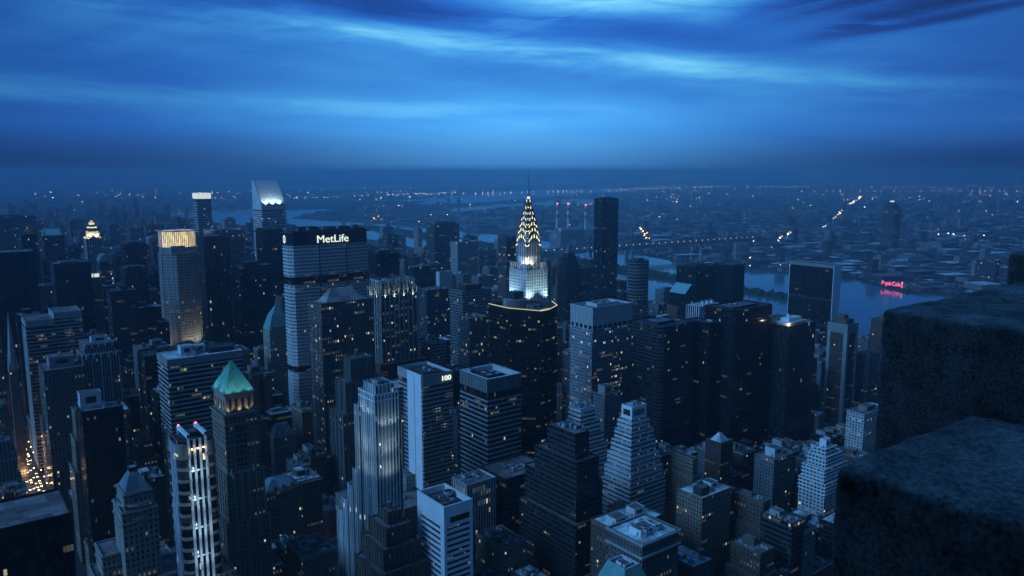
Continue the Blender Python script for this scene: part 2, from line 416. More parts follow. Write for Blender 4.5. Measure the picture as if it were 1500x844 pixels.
def bands(m, poly, zs, th, out, mat):
    """projecting spandrel rings round a core"""
    o = inset(poly, -out)
    for z in zs:
        m.walls(o, z, z + th, mat, inward=False); m.ring(o, poly, z + th, mat)
        n = len(o)
        for i in range(n):
            j = (i + 1) % n; m.face([(*poly[i], z), (*poly[j], z), (*o[j], z), (*o[i], z)], mat)
def ribs(m, poly, z0, z1, bay, wd, out, mat, skip=()):
    n = len(poly)
    for i in range(n):
        if i in skip: continue
        a, b = Vector(poly[i]), Vector(poly[(i + 1) % n]); L = (b - a).length; k = max(1, round(L / bay)); d = (b - a) / L; q = Vector((d.y, -d.x))
        for j in range(k + 1):
            c = a + d * (L * j / k); hw = wd / 2
            lo = c - d * (hw if j else 0.0); hi = c + d * (hw if j < k else 0.0)
            P = [lo, lo + q * out, hi + q * out, hi]; P = [(v.x, v.y) for v in P]
            # order P anticlockwise seen from above
            m.walls(P, z0, z1, mat); m.cap(P, z1, mat)
def text_part(s, size, parent, loc, rot, mat, extr=.12, off=.0, name='lettering', sx=1.0):
    cu = bpy.data.curves.new('t', 'FONT'); cu.body = s; cu.size = size; cu.extrude = extr; cu.offset = off; cu.align_x = 'CENTER'
    t = bpy.data.objects.new('t', cu); col.objects.link(t)
    bpy.context.view_layer.update()
    me = bpy.data.meshes.new_from_object(t.evaluated_get(bpy.context.evaluated_depsgraph_get()))
    bpy.data.objects.remove(t); bpy.data.curves.remove(cu)
    me.name = name; me.materials.clear(); me.materials.append(M(mat))
    o = bpy.data.objects.new(name, me); col.objects.link(o); o.parent = parent; o.location = loc; o.rotation_euler = rot; o.scale = (sx, 1, 1)
    return o
SOUTH = (R(90), 0, 0); WEST = (R(90), 0, R(-90))

# ------------------------------------------------------------------ hand-made towers
def office(name, label, cat, u, v, wu, wv, h, style, roof='gravel_roof', poly=None, ph=(), units=0, tanks=(), tiers=None,
           group=None, rim=1.2, extra=None):
    """tiers: (z0, z1, x0, y0, x1, y1) boxes inside the plot, highest last; ph: (x, y, w, d, height, material) on the top roof"""
    root = thing(name, label, cat, (u, v, 0), group)
    wm, rm = MB(), MB()
    if tiers:
        for z0, z1, x0, y0, x1, y1 in tiers: tier(wm, rm, rect(x0, y0, x1 - x0, y1 - y0), z0, z1, style, roof, rim)
    else: tier(wm, rm, poly or rect(0, 0, wu, wv), 0, h, style, roof, rim)
    if extra: extra(root, wm, rm)
    wm.build('wall', root); rm.build('roof', root)
    for x, y, w_, d, hh, mt in ph: penthouse(root, x, y, w_, d, h - rim, hh, mt)
    if units: clutter(root, 1.5, 1.5, wu - 3, wv - 3, h - rim, units, int(u + v * 3))
    for x, y, s in tanks: tank(root, x, y, h - rim, s)
    return root
def lit(kind, name, parent, loc, energy, color, size=1.0, target=None, cone=90):
    l = bpy.data.lights.new(name, kind); l.energy = energy; l.color = color; l.specular_factor = 0.0
    if kind == 'SPOT': l.spot_size = R(cone); l.spot_blend = .7
    if kind in ('SPOT', 'POINT'): l.shadow_soft_size = size
    o = bpy.data.objects.new(name, l); col.objects.link(o); o.parent = parent; o.location = loc
    if target: o.rotation_euler = (Vector(loc) - Vector(target)).to_track_quat('Z', 'Y').to_euler()
    return o

# --- spired tower with sunburst crown
def spired_tower():
    root = thing('spired_skyscraper', 'white art deco skyscraper with a tapering crown of lit triangular windows and a needle spire', 'skyscraper', (588.4, 736.9, 0))
    wm, rm, tr = MB(), MB(), MB()
    S = 'chrysler_brick'
    for z0, z1, hx in ((0, 60, 30), (60, 105, 24), (105, 164, 18), (164, 203, 16.2)): tier(wm, rm, rect(-hx, -hx, 2 * hx, 2 * hx), z0, z1, S)
    tier(wm, rm, cham(-10.6, -10.6, 21.2, 21.2, 2.2), 203, 246, S)
    for sx in (-1, 1):                                     # shoulders either side of the shaft
        for sy in (-1, 1):
            tier(wm, rm, rect(*((sx * 12.6 - 3.2), (sy * 12.6 - 3.2), 6.4, 6.4)), 203, 211, S)
    # pale horizontal and vertical trim of the shaft
    ribs(tr, rect(-16.2, -16.2, 32.4, 32.4), 164, 203.6, 5.4, .8, .35, 'white_paint')
    ribs(tr, cham(-10.6, -10.6, 21.2, 21.2, 2.2), 203, 236, 4.2, .8, .35, 'white_paint')
    bands(tr, rect(-16.2, -16.2, 32.4, 32.4), [168 + 3.6 * i for i in range(9)], .7, .22, 'white_paint')
    bands(tr, rect(-18, -18, 36, 36), [112 + 5.5 * i for i in range(9)], .8, .3, 'pale_concrete')
    wm.build('wall', root); rm.build('roof', root); tr.build('facade_trim', root)
    # crown: seven nested cross vaults, each an arch seen from all four sides
    cm = MB(); lv = []
    A = [10.9, 9.7, 8.4, 7.0, 5.5, 4.0, 2.7]; ZS = [229, 239, 247, 255, 262.5, 269.5, 276]; HT = [17, 15, 14, 13, 11.5, 10.5, 12]
    N = 18
    for a_, zs, ht in zip(A, ZS, HT):
        pts = []
        for i in range(N + 1):
            t = -1 + 2 * i / N; pts.append((t * a_, zs + ht * (1 - abs(t) ** 2.3) ** .8))
        base = zs - 10
        for ax in (0, 1):
            def P(x, y, z): return (x, y, z) if ax == 0 else (-y, x, z)
            for i in range(N):
                (x0, q0), (x1, q1) = pts[i], pts[i + 1]
                cm.face([P(x0, -a_, q0), P(x1, -a_, q1), P(x1, a_, q1), P(x0, a_, q0)], 'crown_steel')
            for s in (-1, 1):
                f = [P(-a_, s * a_, base)] + [P(x, s * a_, z) for x, z in pts] + [P(a_, s * a_, base)]
                cm.face(f if s > 0 else f[::-1], 'crown_steel')
            # raised arch hoop
            for s in (-1, 1):
                for i in range(N):
                    (x0, q0), (x1, q1) = pts[i], pts[i + 1]
                    cm.beam(P(x0, s * (a_ + .12), q0), P(x1, s * (a_ + .12), q1), .22, 'dark_trim')
        lv.append((a_, zs, ht))
    cm.build('crown', root)
    sp = MB(); sp.cyl(0, 0, 286, 292, 1.5, 'crown_steel', 8, 1.0); sp.cyl(0, 0, 292, 325.5, .95, 'crown_steel', 8, .10); sp.build('spire', root)
    lm = MB(); lm.cyl(0, 0, 287.6, 289.6, 1.75, 'crown_light', 8, 1.5); lm.build('lamp_ring', root)
    t = MB(); t.face([(-.62, 0, -1.15), (.62, 0, -1.15), (.16, 0, 1.3), (-.16, 0, 1.3)], 'crown_light')
    t.face([(-.62, .1, -1.15), (.62, .1, -1.15), (.16, .1, 1.3), (-.16, .1, 1.3)][::-1], 'crown_light'); tm = t.mesh('crown_window')
    far = MB()
    for k, (a_, zs, ht) in enumerate(lv):
        n = (7, 6, 6, 5, 4, 3, 3)[k]
        for j in range(n):
            th = R(12 + 156 * (j / (n - 1))); x = -a_ * .84 * math.cos(th); z = zs - 1.2 + (ht - 1.6) * math.sin(th) ** .8; tilt = -(math.pi / 2 - th) * .75
            for side in range(4):
                rz = R(90) * -side                        # 0 south, 1 west, 2 north, 3 east
                c, s = math.cos(rz), math.sin(rz); px, py = x * c + (a_ + .3) * s, x * s - (a_ + .3) * c
                if side in (0, 1):
                    o = put('crown_window', tm, root, (px, py, z)); o.rotation_euler = (0, -tilt, rz); o.rotation_mode = 'XYZ'
                    sc = max(.62, a_ / 10.9) * 1.35; o.scale = (sc * .8, 1, .95 + .6 * sc)
                else:
                    far.face([(px - .5 * c, py - .5 * s, z - 1), (px + .5 * c, py + .5 * s, z - 1), (px, py, z + 1)], 'crown_light')
    far.build('crown_windows_far_sides', root)['kind'] = 'stuff'
    # floodlights on the setback roofs
    for sx, sy in ((-1, -.2), (-.2, -1), (.9, -1), (-1, .8)):
        lit('SPOT', 'floodlight_or_fill', root, (sx * 15.4, sy * 15.4, 204.5), 7000, (.62, .92, 1.0), .5, (sx * 8, sy * 8, 232), 75)
    for sx, sy in ((-.6, -1), (.7, -1), (-1, .5)):
        lit('SPOT', 'floodlight_or_fill', root, (sx * 26, sy * 26, 162), 46000, (.55, .90, 1.0), .5, (sx * 15, sy * 15, 196), 80)
    lit('POINT', 'floodlight_or_fill', root, (-11.8, -13.6, 213), 5000, (1.0, .82, .5), .4)
spired_tower()

# --- broad octagonal slab with the big sign
def sign_slab():
    root = thing('sign_skyscraper', 'broad octagonal concrete office slab with the lit white MetLife sign under its dark roof', 'skyscraper', (327, 828, 0))
    P = [(4, 3), (33, 0), (66, 0), (95, 4), (95, 22), (66, 30), (33, 30), (0, 24), (0, 9)]
    wm, rm, tr = MB(), MB(), MB()
    zz = [0, 94, 101, 194, 203, 238]
    for i, (z0, z1) in enumerate(zip(zz, zz[1:])):
        if i in (1, 3): wm.walls(inset(P, 1.6), z0, z1, 'polished_dark')
        else: wm.walls(P, z0, z1, 'metlife_panel')
    for z in (94, 194): tr.ring(P, inset(P, 1.7), z, 'concrete')
    for z in (101, 203):
        for i in range(len(P)):
            j = (i + 1) % len(P); q = inset(P, 1.7); tr.face([(*q[i], z), (*q[j], z), (*P[j], z), (*P[i], z)], 'concrete')
    wm.walls(inset(P, .8), 238, 251, 'black_metal')
    ribs(tr, inset(P, .8), 238, 250.6, 3.0, .5, .55, 'dark_trim')
    bands(tr, P, [z for z in [3.95 * k for k in range(8, 60)] if not (92 < z < 101.5 or 192 < z < 203.5 or z > 236)], 1.5, .35, 'pale_concrete')
    for a in (33, 66): 
        tr.box(a - .5, a + .5, -.55, 0, 0, 250, 'dark_trim')
    rm.prism(inset(P, -2.2), 251, 252.6, 'black_metal', True); rm.prism(inset(P, 1.5), 252.6, 254.4, 'bitumen_roof')
    for x, y, w_, d, h in ((10, 8, 26, 14, 3.6), (46, 6, 30, 16, 2.6), (80, 8, 9, 10, 3.4)): penthouse(root, x, y, w_, d, 254.4, h, 'dark_trim', 'bitumen_roof')
    for x, y in ((8, 5), (22, 4), (40, 4), (58, 4), (76, 5), (88, 8)): unit(root, x, y, 254.4, int(x) % 3, .9)
    wm.build('wall', root); tr.build('facade_trim', root); rm.build('roof', root)
    text_part('MetLife', 12.0, root, (49.5, -.75, 240.4), SOUTH, 'sign_white', .3, .0, 'sign_lettering', 1.08)
    # round emblem on the west end
    m = MB()
    for k in range(4):
        p = [(math.cos(R(90 * k + 45)) * 3.2, math.sin(R(90 * k + 45)) * 3.2)]
    n = 20
    for i in range(n):
        a0, a1 = 6.2832 * i / n, 6.2832 * (i + 1) / n
        m.face([(0, math.cos(a0) * 3.6, math.sin(a0) * 4.6), (0, math.cos(a1) * 3.6, math.sin(a1) * 4.6), (0, math.cos(a1) * 2.2, math.sin(a1) * 3.0), (0, math.cos(a0) * 2.2, math.sin(a0) * 3.0)], 'sign_white')
    m.box(-.05, .05, -.5, .5, -3, 3, 'sign_white')
    m.build('sign_emblem', root, (-.9, 16, 245))
sign_slab()

# --- slanted-top tower
def slant_tower():
    root = thing('slant_roof_skyscraper', 'white banded tower with a bright glass-like roof sloping at forty-five degrees', 'skyscraper', (575, 1606, 0))
    W = 52; wm, tr, rm = MB(), MB(), MB(); P = rect(0, 0, W, W)
    wm.walls(P, 0, 250, 'glazing')
    bands(tr, P, [196 + 3.9 * k for k in range(11)], 2.0, .3, 'pale_concrete')
    bands(tr, P, [120 + 3.9 * k for k in range(19)], 1.9, .3, 'pale_concrete')
    zt, zb, zr = 240, 250, 300
    tr.walls(inset(P, -.35), 240, 252, 'pale_concrete')
    # wedge: slope faces south, vertical back to the north
    a, b_, c, d = (0, 0), (W, 0), (W, W), (0, W); y1 = 38
    tr.face([(0, W, 252), (0, 0, 252), (0, y1, zr), (0, W, zr)][::1], 'pale_concrete')
    tr.face([(W, 0, 252), (W, W, 252), (W, W, zr), (W, y1, zr)], 'pale_concrete')
    tr.face([(W, W, 252), (0, W, 252), (0, W, zr), (W, W, zr)], 'pale_concrete')
    tr.face([(0, y1, zr), (W, y1, zr), (W, W, zr), (0, W, zr)], 'pale_concrete')
    rm.face([(1.5, .3, 252.6), (W - 1.5, .3, 252.6), (W - 1.5, y1, zr), (1.5, y1, zr)], 'metal_panel')
    for x in (0, W - 1.6): tr.face([(x, 0, 252.9), (x + 1.6, 0, 252.9), (x + 1.6, y1, zr + .4), (x, y1, zr + .4)], 'slate_roof')
    for k in range(1, 9):
        x = 1.5 + (W - 3) * k / 9; rm.beam((x, .5, 253), (x, y1, zr + .25), .12, 'steel')
    wm.build('wall', root); tr.build('facade_bands', root); rm.build('sloping_roof', root)
    for x in (10, 24, 38): lit('SPOT', 'floodlight_or_fill', root, (x, -5, 252), 42000, (.70, .97, 1.0), 1, (x, 16, 276), 100)
plain('metal_panel', (.60, .64, .66), .45, .1, .05)
slant_tower()

# --- octagonal tower with a lit glass crown
def crown_tower():
    root = thing('crown_lit_skyscraper', 'pale octagonal stone tower with a glowing yellow louvred glass crown', 'skyscraper', (252, 1066, 0))
    W, D = 46, 46; P = cham(0, 0, W, D, 15, 15); Q = cham(2.2, 2.2, W - 4.4, D - 4.4, 12.5, 12.5)
    wm, tr, rm, cr_ = MB(), MB(), MB(), MB()
    tier(wm, rm, P, 0, 214, 'madison_stone'); wm.walls(Q, 214, 222, 'madison_stone')
    ribs(tr, P, 0, 214.6, 8.0, .9, .45, 'concrete')
    cr_.walls(inset(Q, .4), 214, 242, 'crown_glass'); cr_.cap(inset(Q, .4), 241.4, 'unit_metal')
    ribs(tr, Q, 214, 242.5, 2.5, .62, .6, 'pale_concrete'); 
    tr.ring(inset(Q, -1.3), inset(Q, .8), 243.2, 'pale_concrete'); tr.walls(inset(Q, -1.3), 242.2, 243.2, 'pale_concrete'); tr.walls(inset(Q, .8), 242.2, 243.2, 'pale_concrete', inward=True)
    # stone shoulder hiding the lower crown on the near corner
    tr.box(9, 27, 1.0, 3.2, 214, 224, 'concrete'); 
    wm.build('wall', root); tr.build('facade_piers', root); rm.build('roof', root); cr_.build('glass_crown', root)
    # broader base with floodlights washing the lower wall
    b = MB(); q = MB(); tier(b, q, rect(-14, -16, 76, 84), 0, 82, 'limestone', t=.6); b.build('podium_wall', root); q.build('podium_roof', root)
    for x, y in ((30, -10), (42, -8), (20, -11), (-8, 22), (48, 2), (-7, 12)):
        lit('SPOT', 'floodlight_or_fill', root, (x, y, 83), 14000, (1.0, .93, .72), .6, (min(max(x, 3), 43), min(max(y, 4), 40), 112), 80)
def crown_glass():
    m, nt, bs = base_mat('crown_glass'); uv = nt.nodes.new('ShaderNodeUVMap'); U, V, _ = sep(nt, uv.outputs[0])
    c = white(nt, comb(nt, U.fl(), V.fl(), 2.0))
    setc(nt, bs, 'Base Color', (.3, .25, .15)); setc(nt, bs, 'Emission Color', (1.0, .80, .40))
    setc(nt, bs, 'Emission Strength', (c * .5 + .45) * 1.15); MAT['crown_glass'] = (m, 2.5, 5.0)
crown_glass(); crown_tower()

# --- black diamond-cornered tower with a glowing roof line
def edge_lit_tower():
    root = thing('edge_lit_skyscraper', 'black glass tower with a chamfered plan and a yellow light line along its roof edge', 'skyscraper', (440, 566, 0))
    P = [(2, 18), (26, -2), (36, -1), (53, 6), (53, 14), (47, 50), (18, 62), (2, 50)]
    wm, rm, ed = MB(), MB(), MB()
    wm.walls(P, 0, 188, 'polished_dark'); I = inset(P, 2.2)
    # saw-edged parapet: corners rise
    hs = [191, 188.5, 188.5, 190, 193, 190, 190, 191]
    n = len(P)
    for i in range(n):
        j = (i + 1) % n
        wm.face([(*P[i], 188), (*P[j], 188), (*P[j], hs[j]), (*P[i], hs[i])], 'black_metal')
        wm.face([(*P[i], hs[i]), (*P[j], hs[j]), (*I[j], hs[j]), (*I[i], hs[i])], 'dark_trim')
        wm.face([(*I[j], 186), (*I[i], 186), (*I[i], hs[i]), (*I[j], hs[j])], 'dark_trim')
        if i in (7, 0, 1, 2, 3):
            a, b = Vector((*P[i], hs[i] + .3)), Vector((*P[j], hs[j] + .3)); ed.beam(a, b, .28, 'edge_light')
    ed.beam((8, 20, 187.6), (26, 4, 187.6), .3, 'edge_light'); ed.beam((26, 4, 187.6), (46, 9, 187.6), .3, 'edge_light')
    rm.cap(I, 186, 'slate_roof')
    wm.build('wall', root); rm.build('roof', root); ed.build('roof_edge_light', root)
    # ribbed drum and box of machinery
    m = MB(); pol = [(22 + 13 * math.cos(R(t)), 34 + 9 * math.sin(R(t))) for t in range(0, 360, 20)]; m.prism(pol, 186, 196, 'unit_metal'); ribs(m, pol, 186, 196.2, 2.2, .5, .3, 'dark_trim'); m.build('cooling_drum', root)
    penthouse(root, 18, 30, 12, 12, 186, 17, 'dark_trim'); penthouse(root, 34, 22, 10, 12, 186, 4, 'unit_metal'); clutter(root, 8, 14, 34, 30, 186, 6, 3)
edge_lit_tower()

# --- tall black residential slab
office('black_skyscraper', 'tallest plain black glass slab standing clear of the towers near the river', 'skyscraper', 1080, 1119, 44, 24, 267, 'black_glass', 'bitumen_roof', ph=((8, 6, 26, 12, 3, 'dark_trim'),))
# --- wedge-topped dark tower
def wedge_tower():
    root = thing('wedge_top_skyscraper', 'dark residential tower whose sides slope up to a pointed wedge top', 'skyscraper', (959, 1087, 0))
    wm, rm = MB(), MB(); x0, x1 = 0, 38; w_ = 26
    wm.walls(rect(0, 0, 38, 26), 0, 128, 'black_grid')
    lo, hi = rect(0, 0, 38, 26), [(10, 7), (26, 7), (26, 19), (10, 19)]
    wm.frus(lo, 128, hi, 168, 'black_grid'); 
    rm.frus(hi, 168, [(17.5, 12), (19.5, 12), (19.5, 14), (17.5, 14)], 186, 'slate_roof'); rm.cap([(17.5, 12), (19.5, 12), (19.5, 14), (17.5, 14)], 186, 'slate_roof')
    for z in (10, 40, 70, 100): wm.box(-.3, 38.3, -.3, 26.3, z, z + .5, 'dark_trim')
    wm.build('wall', root); rm.build('roof', root)
wedge_tower()
# --- embossed steel tower
def steel_tower():
    root = thing('steel_clad_skyscraper', 'light steel-clad office tower with a ribbed attic band and scattered yellow windows', 'skyscraper', (584, 618, 0))
    P = rect(0, 0, 62, 36); wm, rm, tr = MB(), MB(), MB()
    wm.walls(P, 0, 147, 'socony_steel'); wm.walls(inset(P, .9), 147, 151, 'black_metal')
    tier(wm, rm, P, 151, 171, 'unit_metal', 'gravel_roof', 1.4, 'pale_concrete', .9)
    ribs(tr, P, 151, 170.6, 2.6, .95, .55, 'pale_concrete'); ribs(tr, P, 146, 151, 7.8, 2.0, .1, 'pale_concrete')
    wm.cap(P, 147, 'unit_metal'); wm.cap(P, 151, 'unit_metal', True)
    bands(tr, P, [170.4], .9, .7, 'pale_concrete')
    wm.build('wall', root); rm.build('roof', root); tr.build('facade_piers', root)
    m = MB(); q = rect(14, 8, 34, 18); m.walls(q, 169.6, 173.5, 'pale_concrete'); i = inset(q, 1.2); m.ring(q, i, 173.5, 'pale_concrete'); m.walls(i, 170.4, 173.5, 'pale_concrete', inward=True); m.cap(i, 170.4, 'bitumen_roof'); m.build('penthouse', root)
    clutter(root, 4, 4, 54, 28, 169.6, 8, 77)
    # low wing
    a, b = MB(), MB(); tier(a, b, rect(-32, -12, 120, 66), 0, 26, 'socony_steel'); a.build('podium_wall', root); b.build('podium_roof', root)
steel_tower()
# --- gothic-crowned brown tower with tracery
def tracery_tower():
    root = thing('buttressed_skyscraper', 'brown brick art deco tower with lit buttresses and a pale scalloped crown', 'skyscraper', (379, 722, 0))
    wm, rm, tr = MB(), MB(), MB(); W, D = 44, 26
    tier(wm, rm, rect(-6, -8, 58, 52), 0, 120, 'brown_brick')
    tier(wm, rm, rect(0, 0, W, D), 120, 192, 'lincoln_brick')
    tier(wm, rm, rect(3, 2.5, W - 6, D - 5), 192, 204, 'lincoln_brick', 'gravel_roof', 1.2, 'concrete')
    for z0, z1, I, bay in ((120, 199, 0, 5.5), (199, 207.5, 2.0, 4.4)):
        P = rect(I, I, W - 2 * I, D - 2 * I); ribs(tr, P, z0, z1, bay, 1.4, 1.2, 'concrete')
    bands(tr, rect(2, 2, W - 4, D - 4), [205.4], 1.6, .9, 'copper_dull')
    for i in range(10):                                   # scallops of the crown
        for z in (196, 200.5): tr.cyl(2 + 4.4 * i + .3, 1.0, z, z + 2.6, 1.3, 'concrete', 8, .5)
    penthouse(root, 12, 8, 20, 10, 202.8, 4, 'concrete')
    wm.build('wall', root); rm.build('roof', root); tr.build('facade_piers', root)
    for x in (6, 17, 28, 39): lit('SPOT', 'floodlight_or_fill', root, (x, -3.5, 188), 3500, (.75, 1.0, .85), .4, (x, 1, 202), 95)
    for y in (6, 18): lit('SPOT', 'floodlight_or_fill', root, (-3.5, y, 188), 3500, (.75, 1.0, .85), .4, (1, y, 202), 95)
tracery_tower()
# --- twin brown tower pair with pink hipped roof
def hip_tower():
    root = thing('hip_roof_skyscraper', 'brown stone tower with pointed attic windows under a pale pink hipped roof', 'skyscraper', (295, 679, 0))
    wm, rm, tr = MB(), MB(), MB(); W, D = 54, 30
    tier(wm, rm, rect(0, 0, W, D), 0, 198, 'lincoln_brick', 'pink_roof')
    bands(tr, rect(0, 0, W, D), [176, 190, 197], .9, .6, 'brown_stone')
    for x in (14, 37):                                    # gothic window bays
        tr.box(x - 4.6, x - 4, -.6, 0, 150, 189, 'brown_stone'); tr.box(x + 4, x + 4.6, -.6, 0, 150, 189, 'brown_stone')
        for k in range(8): 
            t0, t1 = R(22.5 * k), R(22.5 * (k + 1)); tr.beam((x - 4.3 * math.cos(t0), -.3, 186 + 5 * math.sin(t0)), (x - 4.3 * math.cos(t1), -.3, 186 + 5 * math.sin(t1)), .35, 'concrete')
    ribs(tr, rect(0, 0, W, D), 0, 176, 9, .9, .5, 'brown_stone')
    p0 = rect(8, 5, 38, 20); p1 = rect(16, 14, 22, 2)
    rm.frus(p0, 197, p1, 209, 'pink_roof'); rm.cap(p1, 209, 'pink_roof')
    # buttress tiers towards the street
    wm.build('wall', root); rm.build('roof', root); tr.build('facade_trim', root)
hip_tower()
def ribbed_spur():
    root = thing('ribbed_setback_tower', 'slim grey stone tower with tall ribbed top, in front of the pink hipped roof tower', 'tower', (290, 628, 0))
    wm, rm, tr = MB(), MB(), MB()
    for z0, z1, p in ((0, 104, rect(0, 0, 46, 30)), (104, 132, rect(5, 4, 36, 22)), (132, 152, rect(12, 7, 22, 15))): tier(wm, rm, p, z0, z1, 'grey_stone_ribs'); ribs(tr, p, max(z0, z1 - 60), z1 + 1.6, 3.6, .8, .6, 'brown_stone')
    wm.build('wall', root); rm.build('roof', root); tr.build('facade_piers', root); tank(root, 22, 14, 151, 1.1)
ribbed_spur()
# --- green pyramid tower
def pyramid_tower():
    root = thing('pyramid_roof_skyscraper', 'tan brick tower with a floodlit green copper pyramid roof', 'skyscraper', (145, 489, 0))
    wm, rm, tr = MB(), MB(), MB(); S = 'lincoln_brick'; W, D = 21, 27
    tier(wm, rm, rect(-3, -2, 28, 36), 0, 96, 'tan_brick')
    tier(wm, rm, rect(-1, -1, 24, 30), 96, 128, 'tan_brick')
    wm.walls(rect(0, 0, W, D), 128, 166, 'tan_brick')
    wm.walls(rect(1.6, 1.6, W - 3.2, D - 3.2), 166, 180, 'tan_stone')
    tr.ring(rect(-.9, -.9, W + 1.8, D + 1.8), rect(1.5, 1.5, W - 3, D - 3), 167.2, 'tan_stone')
    for z, t, o in ((165.4, 1.8, .9), (160, .8, .5), (128, 1.2, .6), (146, .7, .4)): bands(tr, rect(0, 0, W, D), [z], t, o, 'tan_stone')
    bands(tr, rect(1.6, 1.6, W - 3.2, D - 3.2), [179.2], 1.3, .9, 'tan_stone')
    ribs(tr, rect(-1, -1, 24, 30), 96, 129, 5, 1.0, .5, 'tan_stone'); ribs(tr, rect(-3, -2, 28, 36), 30, 97, 6.5, 1.0, .5, 'tan_stone')
    # tall arched windows of the lantern storey and window bays below
    def window(cylx, *b):
        dk = MB(); dk.box(*b, 'black_metal')
        if cylx: dk.cyl(cylx, 1.48, 174.2, 176.2, .8, 'black_metal', 10)
        return dk.build('window', root)
    for i in range(4):
        x = 3.6 + i * 4.0; window(x + .85, x, x + 1.7, 1.35, 1.55, 168.5, 175)
        y = 4.0 + i * 5.4; window(0, 1.35, 1.55, y, y + 1.7, 168.5, 175)
    for i in range(3):
        x = 7 + i * 2.4; window(0, x, x + 1.2, -.2, -.02, 132, 158)
        for z in range(134, 158, 4): tr.box(x - .1, x + 1.3, -.26, -.2, z, z + .9, 'tan_stone')
    for s in (2.6, 17): tr.cyl(s, -.6, 127, 131, 1.1, 'tan_stone', 10, .4)
    m = MB(); P0 = rect(1.0, 1.0, W - 2, D - 2); m.frus(P0, 180.5, [(10, 13), (11, 13), (11, 14), (10, 14)], 199, 'copper_green')
    m.cap([(10, 13), (11, 13), (11, 14), (10, 14)], 199, 'copper_green')
    n = 9
    for i in range(1, n):                                 # standing seams
        t = i / n; m.beam((1 + (W - 2) * t, 1.0, 180.6), (10 + t, 13, 199.1), .10, 'copper_green', .04); m.beam((1.0, 1 + (D - 2) * t, 180.6), (10, 13 + t, 199.1), .10, 'copper_green', .04)
    wm.build('wall', root); rm.build('roof', root); tr.build('cornices', root); m.build('pyramid_roof', root)
    for x in (4, 10, 16): lit('SPOT', 'floodlight_or_fill', root, (x, -.2, 167.6), 900, (1.0, .82, .5), .3, (x, 2.2, 178), 110)
    for y in (6, 14, 22): lit('SPOT', 'floodlight_or_fill', root, (-.2, y, 167.6), 700, (1.0, .82, .5), .3, (2.2, y, 178), 110)
    for x in (4, 10, 17): lit('SPOT', 'floodlight_or_fill', root, (x, -4.5, 181), 1500, (.5, .92, .92), .3, (x, 6, 188), 90)
    for y in (8, 20): lit('SPOT', 'floodlight_or_fill', root, (-4.5, y, 181), 1300, (.5, .92, .92), .3, (6, y, 188), 90)
pyramid_tower()
